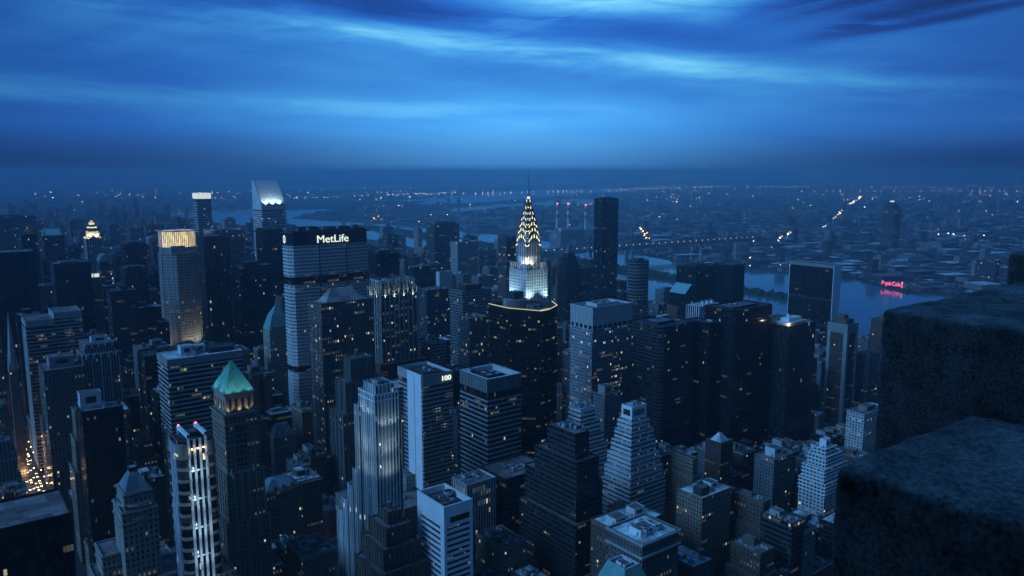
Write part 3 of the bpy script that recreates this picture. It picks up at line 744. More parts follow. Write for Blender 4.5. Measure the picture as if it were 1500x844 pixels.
# --- white striped residential tower with rounded corner bays
def striped_tower():
    root = thing('striped_apartment_tower', 'slim apartment tower with bright white vertical strips and curved corner bays', 'apartment tower', (93, 389, 0))
    W, D = 17, 21; wm, rm, tr = MB(), MB(), MB()
    P = cham(0, 0, W, D, 3.2, 3.2)
    tier(wm, rm, P, 0, 189, 'glazing_dark', 'bitumen_roof', 1.2, 'tan_stone')
    # curved corner bays: tan bands, floor by floor
    for cx, cy in ((2.9, 2.9), (W - 2.9, 2.9), (2.9, D - 2.9)):
        pol = [(cx + 3.5 * math.cos(R(t)), cy + 3.5 * math.sin(R(t))) for t in range(0, 360, 24)]
        wm.walls(pol, 60, 181, 'glazing_dark')
        bands(tr, pol, [60 + 6.0 * k for k in range(21)], 1.7, .35, 'tan_stone')
        tr.prism(pol, 181, 187.5, 'tan_stone')
    # white strips; the upper set stands back above z 155
    for i, x in enumerate((4.4, 7.1, 9.8, 12.6)):
        tr.box(x - .62, x + .62, -1.0, .2, 60, 155, 'white_paint'); tr.box(x - .55, x + .55, -.6, .2, 155, 190 + (2.2 if i in (0, 3) else -.5), 'white_paint')
    for i, y in enumerate((6.4, 9.2, 12.0, 14.8)):
        tr.box(-1.0, .2, y - .5, y + .5, 60, 155, 'white_paint'); tr.box(-.6, .2, y - .45, y + .45, 155, 186, 'white_paint')
    for k in range(8): tr.box(3.6, 13.4, -.3, -.05, 68 + 15 * k, 68.9 + 15 * k, 'steel')
    # open white frames round the roof
    for x in (4.4, 12.6): tr.box(x - .7, x + .7, -.6, D - 3, 190.6, 192.4, 'white_paint'); tr.box(x - .6, x + .6, D - 4.2, D - 3, 187, 190.6, 'white_paint')
    base, br = MB(), MB(); tier(base, br, rect(-3, -4, 24, 30), 0, 66, 'limestone'); tier(base, br, rect(-1.4, -2.2, 20, 26), 66, 128, 'pale_stone_ribs') if False else None
    tier(base, br, rect(14, -3, 9, 24), 66, 117, 'tan_brick')
    base.build('base_wall', root); br.build('base_roof', root)
    wm.build('wall', root); rm.build('roof', root); tr.build('facade_strips', root)
    penthouse(root, 6.4, 7, 4.6, 8, 187.8, 3, 'dark_trim')
    for k in range(6): lit('SPOT', 'floodlight_or_fill', root, (8.5, -9, 96 + 15 * k), 1500, (.5, .78, 1.0), .6, (8.5, 0, 104 + 15 * k), 150)  # fill spots added off the wall, unsupported, to wash the white strips evenly
    unit(root, 8.5, 4.2, 187.8, 0, .6); unit(root, 9, 17, 187.8, 1, .5)
    lm = shared('spotlamp', lambda: (lambda q: (q.cyl(0, 0, 0, .5, .28, 'white_lamp', 8), q.mesh('lamp'))[1])(MB()))
    for x, y in ((5.75, -.9), (8.45, -.9), (11.2, -.9)): put('lamp', lm, root, (x, y, 184.5)); lit('POINT', 'lamp_light', root, (x, y - .5, 184.0), 60, (1, .92, .7), .3)
    lm2 = shared('goldlamp', lambda: (lambda q: (q.box(-.35, .35, -.35, .35, 0, .5, 'edge_light'), q.mesh('lamp'))[1])(MB()))
    for y, z in ((1.2, 186), (2.8, 186), (4.4, 186)): put('lamp', lm2, root, (-.8, y, z - 4))
    lr = shared('redlamp', lambda: (lambda q: (q.cyl(0, 0, 0, .6, .35, 'red_lamp', 8), q.mesh('warning_lamp'))[1])(MB()))
    for x, y in ((4.4, 17), (12.6, 16)): put('warning_lamp', lr, root, (x, y, 192.4))
striped_tower()
# --- white ribbed art deco tower with stepped wings
def ribbed_tower():
    root = thing('white_ribbed_tower', 'slender white ribbed art deco tower stepping down on its left side', 'tower', (248, 485, 0))
    wm, rm, tr = MB(), MB(), MB(); S = 'pale_stone_ribs'
    T = [((0, 0, 19, 24), 0, 162), ((1.8, 2, 15, 17), 162, 169), ((-2, 22, 22, 6), 0, 150), ((-1, 28, 18, 8), 0, 98), ((-2, 36, 17, 8), 0, 84), ((-3, 44, 16, 9), 0, 70), ((-3, 53, 16, 9), 0, 58), ((19, 3, 4, 18), 0, 140)]
    for (x, y, w_, d), z0, z1 in T:
        p = rect(x, y, w_, d); tier(wm, rm, p, z0, z1, S, 'gravel_roof', 1.0, 'pale_concrete'); ribs(tr, p, z0, z1 + .7, 2.9, .85, .45, 'white_paint')
    for (x, y, w_, d), z in (((0, 0, 19, 24), 158), ((0, 0, 19, 24), 162.4)): bands(tr, rect(x, y, w_, d), [z], .8, .5, 'white_paint')
    wm.build('wall', root); rm.build('roof', root); tr.build('facade_piers', root)
    penthouse(root, 5, 5, 8, 8, 168, 3.4, 'unit_metal'); clutter(root, 2, 3, 14, 13, 168, 5, 4)
    for x, y, z, t in ((-4, 8, 148, (1, 8, 160)), (5, -5, 141, (8, 1, 158)), (15, -5, 141, (13, 1, 158)), (-4, 18, 148, (1, 16, 158)), (-6, 32, 99, (2, 26, 132))): lit('SPOT', 'floodlight_or_fill', root, (x, y, z), 420, (.55, .85, 1.0), .6, (t[0], t[1], z + 6), 150)
    for z in (105, 122): lit('SPOT', 'floodlight_or_fill', root, (9, -10, z), 1400, (.55, .85, 1.0), .6, (9, 0, z + 8), 150); lit('SPOT', 'floodlight_or_fill', root, (-11, 12, z), 1400, (.55, .85, 1.0), .6, (0, 12, z + 8), 150)  # fill spots added in mid-air to brighten the ribbed walls, no fixture there
ribbed_tower()
# --- tower numbered 100
def numbered_tower():
    root = thing('numbered_office_tower', 'banded office tower with a lit number 100 by its roof and pale blank wall', 'office tower', (330, 556, 0))
    wm, rm, tr = MB(), MB(), MB(); W, D = 30, 42; P = rect(0, 0, W, D)
    tier(wm, rm, P, 0, 149, 'glazing', 'bitumen_roof', 2.6, 'pale_concrete', .7)
    zs = [4 + 3.85 * k for k in range(35)]
    bands(tr, P, zs, 1.9, .3, 'concrete')
    tr.box(-.75, 0, 1.5, 25, 46, 149.2, 'white_paint'); tr.box(-.9, -.75, 12.6, 13.0, 46, 147, 'dark_trim')
    tr.box(-.4, W + .4, -.5, 0, 139, 149.2, 'concrete'); tr.box(-.5, 0, 25, D + .3, 141, 149.2, 'concrete')
    wm.build('wall', root); rm.build('roof', root); tr.build('facade_bands', root)
    text_part('100', 6.0, root, (23, -.7, 141.6), SOUTH, 'sign_white', .2, .12, 'sign_lettering', 1.15)
    penthouse(root, 6, 8, 16, 22, 146.4, 2.2, 'dark_trim', 'bitumen_roof'); clutter(root, 3, 4, 24, 34, 146.4, 6, 21)
    a, b = MB(), MB(); tier(a, b, rect(-60, -16, 92, 66), 0, 44, 'limestone'); tier(a, b, rect(-10, 14, 50, 40), 44, 58, 'limestone'); a.build('podium_wall', root); b.build('podium_roof', root)
    clutter(root, -55, -10, 50, 50, 43, 5, 9)
numbered_tower()
def dark_banded():
    root = thing('dark_banded_tower', 'dark banded office tower whose sunk roof is edged by a pale rim', 'office tower', (343, 480, 0))
    wm, rm, tr = MB(), MB(), MB(); W, D = 33, 38; P = rect(0, 0, W, D)
    tier(wm, rm, P, 0, 160, 'glazing_dark', 'bitumen_roof', 4.0, 'pale_concrete', 2.2)
    tr.walls(inset(P, -.35), 149, 160.1, 'grey_stone'); ribs(tr, inset(P, -.35), 149, 160, 2.2, .5, .3, 'dark_trim'); tr.ring(inset(P, -.4), inset(P, .2), 160.15, 'pale_concrete')
    bands(tr, P, [5 + 3.9 * k for k in range(36)], 1.5, .3, 'grey_stone')
    wm.build('wall', root); rm.build('roof', root); tr.build('facade_bands', root)
    penthouse(root, 8, 10, 16, 16, 156, 3.0, 'dark_trim', 'bitumen_roof')
    for x, y in ((12, 14), (20, 14), (12, 22), (20, 22)):
        m = MB(); m.cyl(0, 0, 0, .8, 3.0, 'dark_trim', 16); m.cyl(0, 0, .8, .84, 2.4, 'unit_metal', 16); m.build('cooling_fan', root, (x, y, 158.6))
    penthouse(root, 3, 28, 6, 5, 156, 6, 'unit_metal')
    a, b = MB(), MB(); tier(a, b, rect(-8, -34, 44, 34), 0, 92, 'dark_ribbon'); a.build('wing_wall', root); b.build('wing_roof', root); clutter(root, -6, -30, 38, 26, 91, 6, 5)
dark_banded()
def white_box():
    root = thing('white_office_tower', 'white clad office tower with dark window strips and an open sunk roof of machinery', 'office tower', (249, 396, 0))
    wm, rm, tr = MB(), MB(), MB(); W, D = 21, 32; P = rect(0, 0, W, D)
    tier(wm, rm, P, 0, 111, 'glazing', 'bitumen_roof', 4.2, 'white_paint', .8)
    zs = [3 + 3.9 * k for k in range(25)]
    o = inset(P, -.35)
    bands(tr, P, zs, 2.0, .35, 'white_paint')
    tr.walls(o, 98.5, 111.1, 'white_paint'); tr.ring(o, P, 111.1, 'white_paint')
    for x in (-.45, W - 1.6): tr.box(x, x + 2.05, -.5, .2, 0, 111, 'white_paint')
    for y in (0, D - 3.6): tr.box(-.5, .2, y, y + 4.0, 0, 111, 'white_paint')
    m = MB(); m.box(4.2, W - 2, -.52, -.36, 99.4, 103.2, 'black_metal'); m.build('louvre', root)
    wm.build('wall', root); rm.build('roof', root); tr.build('facade_bands', root)
    penthouse(root, 5, 5, 9, 16, 106.8, 2.4, 'dark_trim', 'bitumen_roof'); clutter(root, 2, 3, 17, 26, 106.8, 9, 31)
    m = MB(); m.cyl(0, 0, 0, 2.6, 3.2, 'unit_metal', 18); m.cyl(0, 0, 2.6, 2.64, 2.7, 'dark_trim', 18); m.build('cooling_tower', root, (16, 20, 108.5))
white_box()
# --- stepped office blocks
def stepped(name, label, u, v, steps, style, band, roof='gravel_roof', zb=3.9, bh=1.6, bo=.35, top=None, n=6):
    root = thing(name, label, 'office block', (u, v, 0)); wm, rm, tr = MB(), MB(), MB()
    for x, y, w_, d, z0, z1 in steps:
        p = rect(x, y, w_, d); tier(wm, rm, p, z0, z1, style, roof, 1.0, band)
        k0 = max(z0, 30); bands(tr, p, [k0 + zb * k + zb - bh for k in range(int((z1 - k0) / zb))], bh, bo, band)
    wm.build('wall', root); rm.build('roof', root); tr.build('facade_bands', root)
    x, y, w_, d, z0, z1 = steps[-1]; clutter(root, x + 1, y + 1, w_ - 2, d - 2, z1 - 1, n, int(u))
    if top: top(root, x, y, w_, d, z1)
    return root
stepped('stepped_glass_block', 'dark glass office block stepping up in terraces to a square machinery top', 350, 384,
        [(-3, -3, 30, 64, 0, 76), (0, 0, 25, 58, 76, 102), (1, 1, 21, 46, 102, 120), (3, 5, 13, 30, 120, 139)], 'dark_ribbon', 'dark_trim', n=12)
def white_top(root, x, y, w_, d, z):
    m = MB(); m.walls(rect(x - .4, y - .4, w_ + .8, d + .8), z - 11, z + .2, 'white_paint'); m.ring(rect(x - .4, y - .4, w_ + .8, d + .8), rect(x, y, w_, d), z + .2, 'white_paint')
    for i in range(6):
        m.box(x + 1.6 + i * (w_ - 3) / 6, x + 3.0 + i * (w_ - 3) / 6, y - .48, y - .42, z - 8, z - 3, 'black_metal')
        m.box(x - .48, x - .42, y + 1.4 + i * (d - 3) / 6, y + 2.6 + i * (d - 3) / 6, z - 8, z - 3, 'black_metal')
    m.build('penthouse_wall', root)
stepped('white_ziggurat_block', 'white banded ziggurat office block with a pierced white top storey', 449, 428,
        [(-4, -5, 42, 34, 0, 64), (-3, -4, 38, 30, 64, 76), (-2, -3, 33, 27, 76, 88), (-1, -2, 29, 23, 88, 99), (0, -1, 25, 19, 99, 109), (1, 0, 21, 16, 109, 117), (2, 1, 16, 11, 117, 130)], 'white_ribbon', 'pale_concrete', 'white_roof', top=white_top)
stepped('white_terraced_block', 'smaller white terraced block left of the ziggurat, its balconies stepping right', 433, 471,
        [(0, -3, 37, 26, 0, 66), (0, -2, 34, 25, 66, 76), (0, -1, 31, 24, 76, 86), (0, 0, 27, 21, 86, 97), (0, 0, 23, 19, 97, 108), (1, 1, 17, 15, 108, 121)], 'white_ribbon', 'white_paint', 'white_roof')
def lit_edge_tower():
    root = thing('roof_lamp_skyscraper', 'dark office tower with a row of yellow lamps along its roof edge', 'skyscraper', (598, 530, 0))
    wm, rm, tr = MB(), MB(), MB(); P = [(0, 48), (0, 4), (4, 0), (54, 2), (54, 48)]
    tier(wm, rm, P, 0, 162, 'dark_ribbon', 'bitumen_roof', 1.4); wm.build('wall', root); rm.build('roof', root)
    bands(tr, P, [4 + 3.9 * k for k in range(40)], .5, .2, 'black_metal'); tr.build('facade_trim', root)
    lm = shared('bulb', lambda: (lambda q: (q.cyl(0, 0, 0, .9, .5, 'crown_light', 8, .3), q.cyl(0, 0, -1.0, 0, .1, 'dark_trim', 6), q.mesh('roof_lamp'))[1])(MB()))
    for k in range(9): put('roof_lamp', lm, root, (1.2, 46 - 5.2 * k, 162.6))
    for k in range(8): put('roof_lamp', lm, root, (5 + 4.6 * k, 1.4, 162.6))
    penthouse(root, 10, 14, 26, 20, 160.6, 3.5, 'dark_trim', 'slate_roof'); penthouse(root, 38, 34, 12, 8, 160.6, 4, 'unit_metal', 'white_roof')
    m = MB(); m.cyl(0, 0, 0, 1.6, 6, 'tan_stone', 20); m.build('round_skylight', root, (43, 20, 160.6))
lit_edge_tower()
def slant_glass():
    root = thing('notched_glass_skyscraper', 'dark green glass tower with a pale sloping notch cut into its west face', 'skyscraper', (1084, 886, 0))
    wm, rm = MB(), MB(); W, D = 52, 44
    wm.walls(rect(0, 0, W, D), 0, 153, 'black_glass'); rm.cap(rect(0, 0, W, D), 153, 'bitumen_roof')
    wm.walls(rect(-18, 8, 20, 36), 0, 106, 'black_glass')
    rm.face([(-18, 8, 106), (0, 8, 122), (0, 44, 122), (-18, 44, 106)], 'notch_glass'); wm.face([(-18, 8, 106), (0, 8, 106), (0, 8, 122)], 'black_glass')
    wm.build('wall', root); rm.build('roof', root); penthouse(root, 6, 8, 34, 24, 153, 3, 'dark_trim', 'bitumen_roof')
plain('notch_glass', (.30, .48, .46), .2, .1, .1, spec=.8)
slant_glass()
office('broad_glass_skyscraper', 'second dark glass tower, right of the notched one, with a plain flat top', 'skyscraper', 1140, 850, 34, 44, 155, 'black_glass', 'bitumen_roof', ph=((5, 5, 20, 24, 2.5, 'dark_trim'),))
def slab_tower():
    root = thing('riverside_slab', 'dark glass slab by the river with a pale blank marble end wall', 'office slab', (1246, 722, 0))
    wm, rm, tr = MB(), MB(), MB(); W, D = 24, 84
    wm.walls(rect(0, 0, W, D), 0, 159, 'black_glass'); tr.box(.2, W - .2, -1.0, 0, 0, 161, 'white_paint'); tr.box(.2, W - .2, D, D + 1, 0, 161, 'white_paint')
    tr.box(-.4, 0, 0, D, 155, 161, 'grey_stone'); tr.box(-.25, 0, 0, D, 98, 101, 'dark_trim'); tr.box(-.25, 0, 0, D, 52, 55, 'dark_trim'); tr.box(W, W + .4, 0, D, 155, 161, 'grey_stone')
    rm.cap(rect(0, 0, W, D), 157, 'bitumen_roof'); wm.build('wall', root); rm.build('roof', root); tr.build('end_wall', root)
slab_tower()
def thumb_tower():
    root = thing('round_top_skyscraper', 'lone dark tower across the river with a rounded shoulder top and a lamp on it', 'skyscraper', (3120, 1560, 0))
    wm, rm = MB(), MB(); z = 0
    for I, z1 in ((0, 168), (4, 178), (9, 188), (15, 197)):
        tier(wm, rm, cham(I, I, 58 - 2 * I, 58 - 2 * I, 8), z, z1, 'haze_dark'); z = z1
    wm.build('wall', root); rm.build('roof', root)
    m = MB(); m.cyl(0, 0, 0, 6, 8, 'sign_white', 12); m.build('roof_lamp', root, (29, 29, 196))
thumb_tower()
# --- banded pale office, left foreground
def banded_office():
    root = thing('pale_roof_office', 'wide banded office block with a bright flat roof, behind the green pyramid tower', 'office block', (157, 676, 0))
    wm, rm, tr = MB(), MB(), MB(); W, D = 62, 34; P = rect(0, 0, W, D)
    tier(wm, rm, P, 0, 165, 'glazing_dark', 'white_roof', .8, 'pale_concrete', .6)
    bands(tr, P, [4 + 3.9 * k for k in range(41)], 1.5, .35, 'concrete'); tr.walls(inset(P, -.4), 159, 165, 'grey_stone')
    wm.build('wall', root); rm.build('roof', root); tr.build('facade_bands', root)
    penthouse(root, 14, 12, 10, 10, 164.2, 8, 'pale_concrete', 'white_roof'); penthouse(root, 26, 14, 9, 9, 164.2, 7, 'pale_concrete', 'white_roof'); penthouse(root, 36, 8, 22, 20, 164.2, 4, 'dark_trim', 'bitumen_roof')
    clutter(root, 4, 3, 52, 26, 164.2, 7, 12)
banded_office()
# --- ornate pyramid-topped block, lower left
def turret_block():
    root = thing('slate_pyramid_block', 'stepped stone block with a small blue-grey slate pyramid and curved upper storeys', 'office block', (79, 468, 0))
    wm, rm, tr = MB(), MB(), MB()
    T = [(-14, -4, 44, 40, 0, 86), (-10, 12, 12, 22, 86, 100), (0, 0, 19, 25, 86, 128), (2, 2, 15, 20, 128, 138)]
    for x, y, w_, d, z0, z1 in T:
        p = rect(x, y, w_, d); tier(wm, rm, p, z0, z1, 'limestone', 'gravel_roof'); bands(tr, p, [z1 - 1.6, z1 - 8], .9, .6, 'tan_stone')
    pol = [(9.5 + 9.4 * math.cos(R(t)), 10 + 10.2 * math.sin(R(t))) for t in range(0, 360, 18)]
    bands(tr, pol, [118, 122, 126, 130], 1.2, .5, 'concrete')
    rm.frus(rect(3, 3, 13, 18), 138, rect(7.5, 10, 4, 4), 148, 'slate_roof'); rm.prism(rect(7, 9.5, 5, 5), 148, 150, 'dark_trim'); rm.prism(rect(7.8, 10.3, 3.4, 3.4), 150, 150.1, 'concrete')
    wm.build('wall', root); rm.build('roof', root); tr.build('cornices', root)
turret_block()
def balcony_block():
    root = thing('pale_terrace_block', 'pale blue-white apartment block with stepped terraces and a white box on its roof', 'apartment block', (588, 338, 0))
    wm, rm, tr = MB(), MB(), MB()
    for x, y, w_, d, z0, z1 in ((-1, -2, 40, 24, 0, 60), (0, 0, 34, 20, 60, 72), (3, 1, 24, 16, 72, 82), (5, 3, 16, 11, 82, 88)):
        p = rect(x, y, w_, d); tier(wm, rm, p, z0, z1, 'white_brick', 'white_roof', 1.0, 'white_paint')
        bands(tr, p, [z1 - 3.2 * k for k in range(4)], .5, .9, 'white_paint')
    wm.build('wall', root); rm.build('roof', root); tr.build('balcony_bands', root); penthouse(root, 9, 5, 7, 6, 87, 8, 'white_paint', 'white_roof'); clutter(root, 6, 4, 13, 8, 87, 3, 6)
balcony_block()
def teal_block():
    root = thing('teal_hip_block', 'low block with sloping teal copper sides round a sunk flat roof', 'office block', (300, 288, 0))
    wm, rm = MB(), MB(); P = rect(-3, -3, 22, 24); Q = rect(2, 2, 12, 14)
    wm.walls(P, 0, 84, 'limestone'); rm.frus(P, 84, Q, 97, 'copper_dull'); i = inset(Q, .7); rm.ring(Q, i, 97, 'pale_concrete'); rm.walls(i, 95.8, 97, 'pale_concrete', inward=True); rm.cap(i, 95.8, 'bitumen_roof')
    for k in range(5): rm.box(-.4 + 3.6 * k, 1.2 + 3.6 * k, -2.2 + .35, -1.2, 87.5, 90, 'black_metal')
    wm.build('wall', root); rm.build('roof', root); penthouse(root, 5, 5, 6, 7, 95.8, 1.6, 'white_paint')
teal_block()
# --- dark stepped rib block in front of the white ribbed tower
def gothic_block():
    root = thing('dark_ribbed_block', 'dark stepped stone block with ribbed walls, in front of the white ribbed tower', 'office block', (220, 416, 0))
    wm, rm, tr = MB(), MB(), MB()
    for x, y, w_, d, z0, z1 in ((-8, -4, 34, 36, 0, 70), (-4, 0, 26, 30, 70, 84), (0, 3, 18, 23, 84, 96), (4, 8, 10, 12, 96, 104)):
        p = rect(x, y, w_, d); tier(wm, rm, p, z0, z1, 'brown_brick'); ribs(tr, p, max(20, z0), z1 + 1, 3.6, .9, .5, 'brown_stone')
    wm.build('wall', root); rm.build('roof', root); tr.build('facade_piers', root); tank(root, 20, 24, 70, .9); tank(root, 9, 14, 103, .8)
gothic_block()
# --- curved banded tower
def curved_tower():
    root = thing('round_banded_tower', 'dark oval apartment tower with pale floor bands, hazy by the river', 'apartment tower', (1108, 1046, 0))
    m, r_ = MB(), MB(); pol = [(22 * math.cos(R(t)), 18 * math.sin(R(t))) for t in range(0, 360, 20)]
    tier(m, r_, pol, 0, 150, 'dark_ribbon'); b = MB(); bands(b, pol, [30 + 6.4 * k for k in range(19)], .9, .7, 'concrete'); m.build('wall', root); r_.build('roof', root); b.build('balcony_bands', root); penthouse(root, -8, -7, 16, 13, 149, 5, 'dark_trim')
curved_tower()
def vaulted_tower():
    root = thing('white_fin_tower', 'white finned tower with shell-shaped pods on its roof, beside the black towers', 'office tower', (778, 629, 0))
    wm, rm, tr = MB(), MB(), MB(); W, D = 42, 20
    tier(wm, rm, rect(0, 0, W, D), 0, 151, 'black_strips', 'white_roof', .8, 'white_paint'); ribs(tr, rect(0, 0, W, D), 20, 151.4, 3.2, .9, .6, 'white_paint')
    tier(wm, rm, rect(-10, 2, 10, 16), 0, 128, 'black_strips', 'white_roof', .8, 'white_paint'); ribs(tr, rect(-10, 2, 10, 16), 20, 128.4, 3.2, .9, .6, 'white_paint')
    wm.build('wall', root); rm.build('roof', root); tr.build('facade_fins', root)
    for k in range(3):
        m = MB(); 
        for i in range(8):
            t0, t1 = R(11.25 * i), R(11.25 * (i + 1))
            m.face([(0, 0, 0), (4.5 * math.cos(t0), 0, 6 * math.sin(t0)), (4.5 * math.cos(t1), 0, 6 * math.sin(t1))], 'white_paint'); m.face([(4.5 * math.cos(t0), 0, 6 * math.sin(t0)), (4.5 * math.cos(t0), 6, 6 * math.sin(t0)), (4.5 * math.cos(t1), 6, 6 * math.sin(t1)), (4.5 * math.cos(t1), 0, 6 * math.sin(t1))], 'white_paint')
        m.build('roof_shell', root, (14 + 9 * k, 5, 150.4))
vaulted_tower()
def helmsley():
    root = thing('copper_dome_tower', 'narrow stone tower with a pale copper mansard roof, left of the sign slab', 'tower', (322, 892, 0))
    wm, rm = MB(), MB(); wm.walls(rect(0, 0, 26, 22), 0, 134, 'limestone'); rm.frus(rect(0, 0, 26, 22), 134, rect(5, 4, 16, 14), 150, 'copper_dull'); rm.frus(rect(5, 4, 16, 14), 150, rect(11, 9, 4, 4), 160, 'copper_dull'); rm.cyl(13, 11, 160, 168, 1.6, 'copper_dull', 10, .2)
    for k in range(4): wm.box(2.5 + 6 * k, 4.5 + 6 * k, -.4, .8, 134, 138.5, 'limestone')
    wm.build('wall', root); rm.build('roof', root)
helmsley()
def tower_house():
    root = thing('brick_pilaster_tower', 'slim tower with pale pilasters and a dark penthouse against the river', 'apartment tower', (917, 508, 0))
    wm, rm, tr = MB(), MB(), MB(); P = rect(0, 0, 25, 26); tier(wm, rm, P, 0, 130, 'brown_brick', cap='pale_concrete')
    for x in (-.5, 21.5): tr.box(x, x + 4, -.6, .2, 0, 118, 'concrete')
    for y in (0, 22): tr.box(-.6, .2, y, y + 4, 0, 118, 'concrete')
    tr.walls(inset(P, -.6), 118, 130.2, 'grey_stone'); wm.build('wall', root); rm.build('roof', root); tr.build('pilasters', root)
    penthouse(root, 4, 4, 17, 17, 129, 6, 'brown_stone'); penthouse(root, 8, 9, 9, 9, 135, 5, 'brown_stone')
tower_house()
def black_pair():
    r = office('black_grid_skyscraper', 'broad black gridded tower, largest of the dark pair right of the roof lamps', 'skyscraper', 683, 505, 68, 40, 174, 'black_grid', 'bitumen_roof', ph=((8, 8, 44, 22, 2.5, 'dark_trim'),), units=6)
    r = office('black_slab_skyscraper', 'black office slab joined low on the left of the broad black gridded tower', 'skyscraper', 662, 520, 20, 34, 160, 'black_grid', 'bitumen_roof', units=2)
    root = office('white_plant_skyscraper', 'black tower with a white two-level machinery block on its roof', 'skyscraper', 755, 486, 54, 22, 151, 'black_strips', 'concrete')
    m = MB(); m.walls(rect(4, 3, 34, 15), 149.8, 154, 'unit_metal'); m.cap(rect(4, 3, 34, 15), 154, 'white_paint'); m.prism(rect(8, 5, 24, 11), 154, 158, 'white_paint'); bands(m, rect(4, 3, 34, 15), [153], .8, .8, 'white_paint'); m.build('machinery_block', root)
    m = MB(); m.cyl(0, 0, 0, 4.4, 1.8, 'white_paint', 14, 1.2); m.build('roof_dish', root, (12, 9, 158))
    lit('POINT', 'lamp_light', root, (3, 1.5, 152), 3000, (1, .8, .5), .5)
black_pair()

def hipped(label, u, v, w_, d, h, hh, style, roof, win=3):
    root = thing('hipped_roof_block', label, 'office block', (u, v, 0)); a, b, c = MB(), MB(), MB(); P = rect(0, 0, w_, d)
    tier(a, b, P, 0, h, style, 'gravel_roof', .8); bands(c, P, [h - 2, h - 13], 1.0, .8, TRIM[style])
    i = min(w_, d) * .34; q = rect(i, i, w_ - 2 * i, d - 2 * i); b.frus(rect(.6, .6, w_ - 1.2, d - 1.2), h + .1, q, h + hh, roof); b.cap(q, h + hh, roof)
    for k in range(win): x = w_ * (k + 1) / (win + 1); c.box(x - .9, x + .9, .3, 2.4, h + .2, h + 2.8, TRIM[style])
    ribs(c, P, h - 12, h - 2, 3.4, .7, .4, TRIM[style])
    a.build('wall', root); b.build('roof', root); c.build('cornices', root); return root
hipped('brown block with a pale blue-grey hipped roof and dormers, right of the green pyramid tower', 196, 567, 28, 22, 76, 6, 'dark_stone', 'slate_roof')
hipped('smaller block with a steep pale hipped roof, beyond the dormered brown block', 257, 715, 22, 16, 67, 9, 'limestone', 'slate_roof', 2)

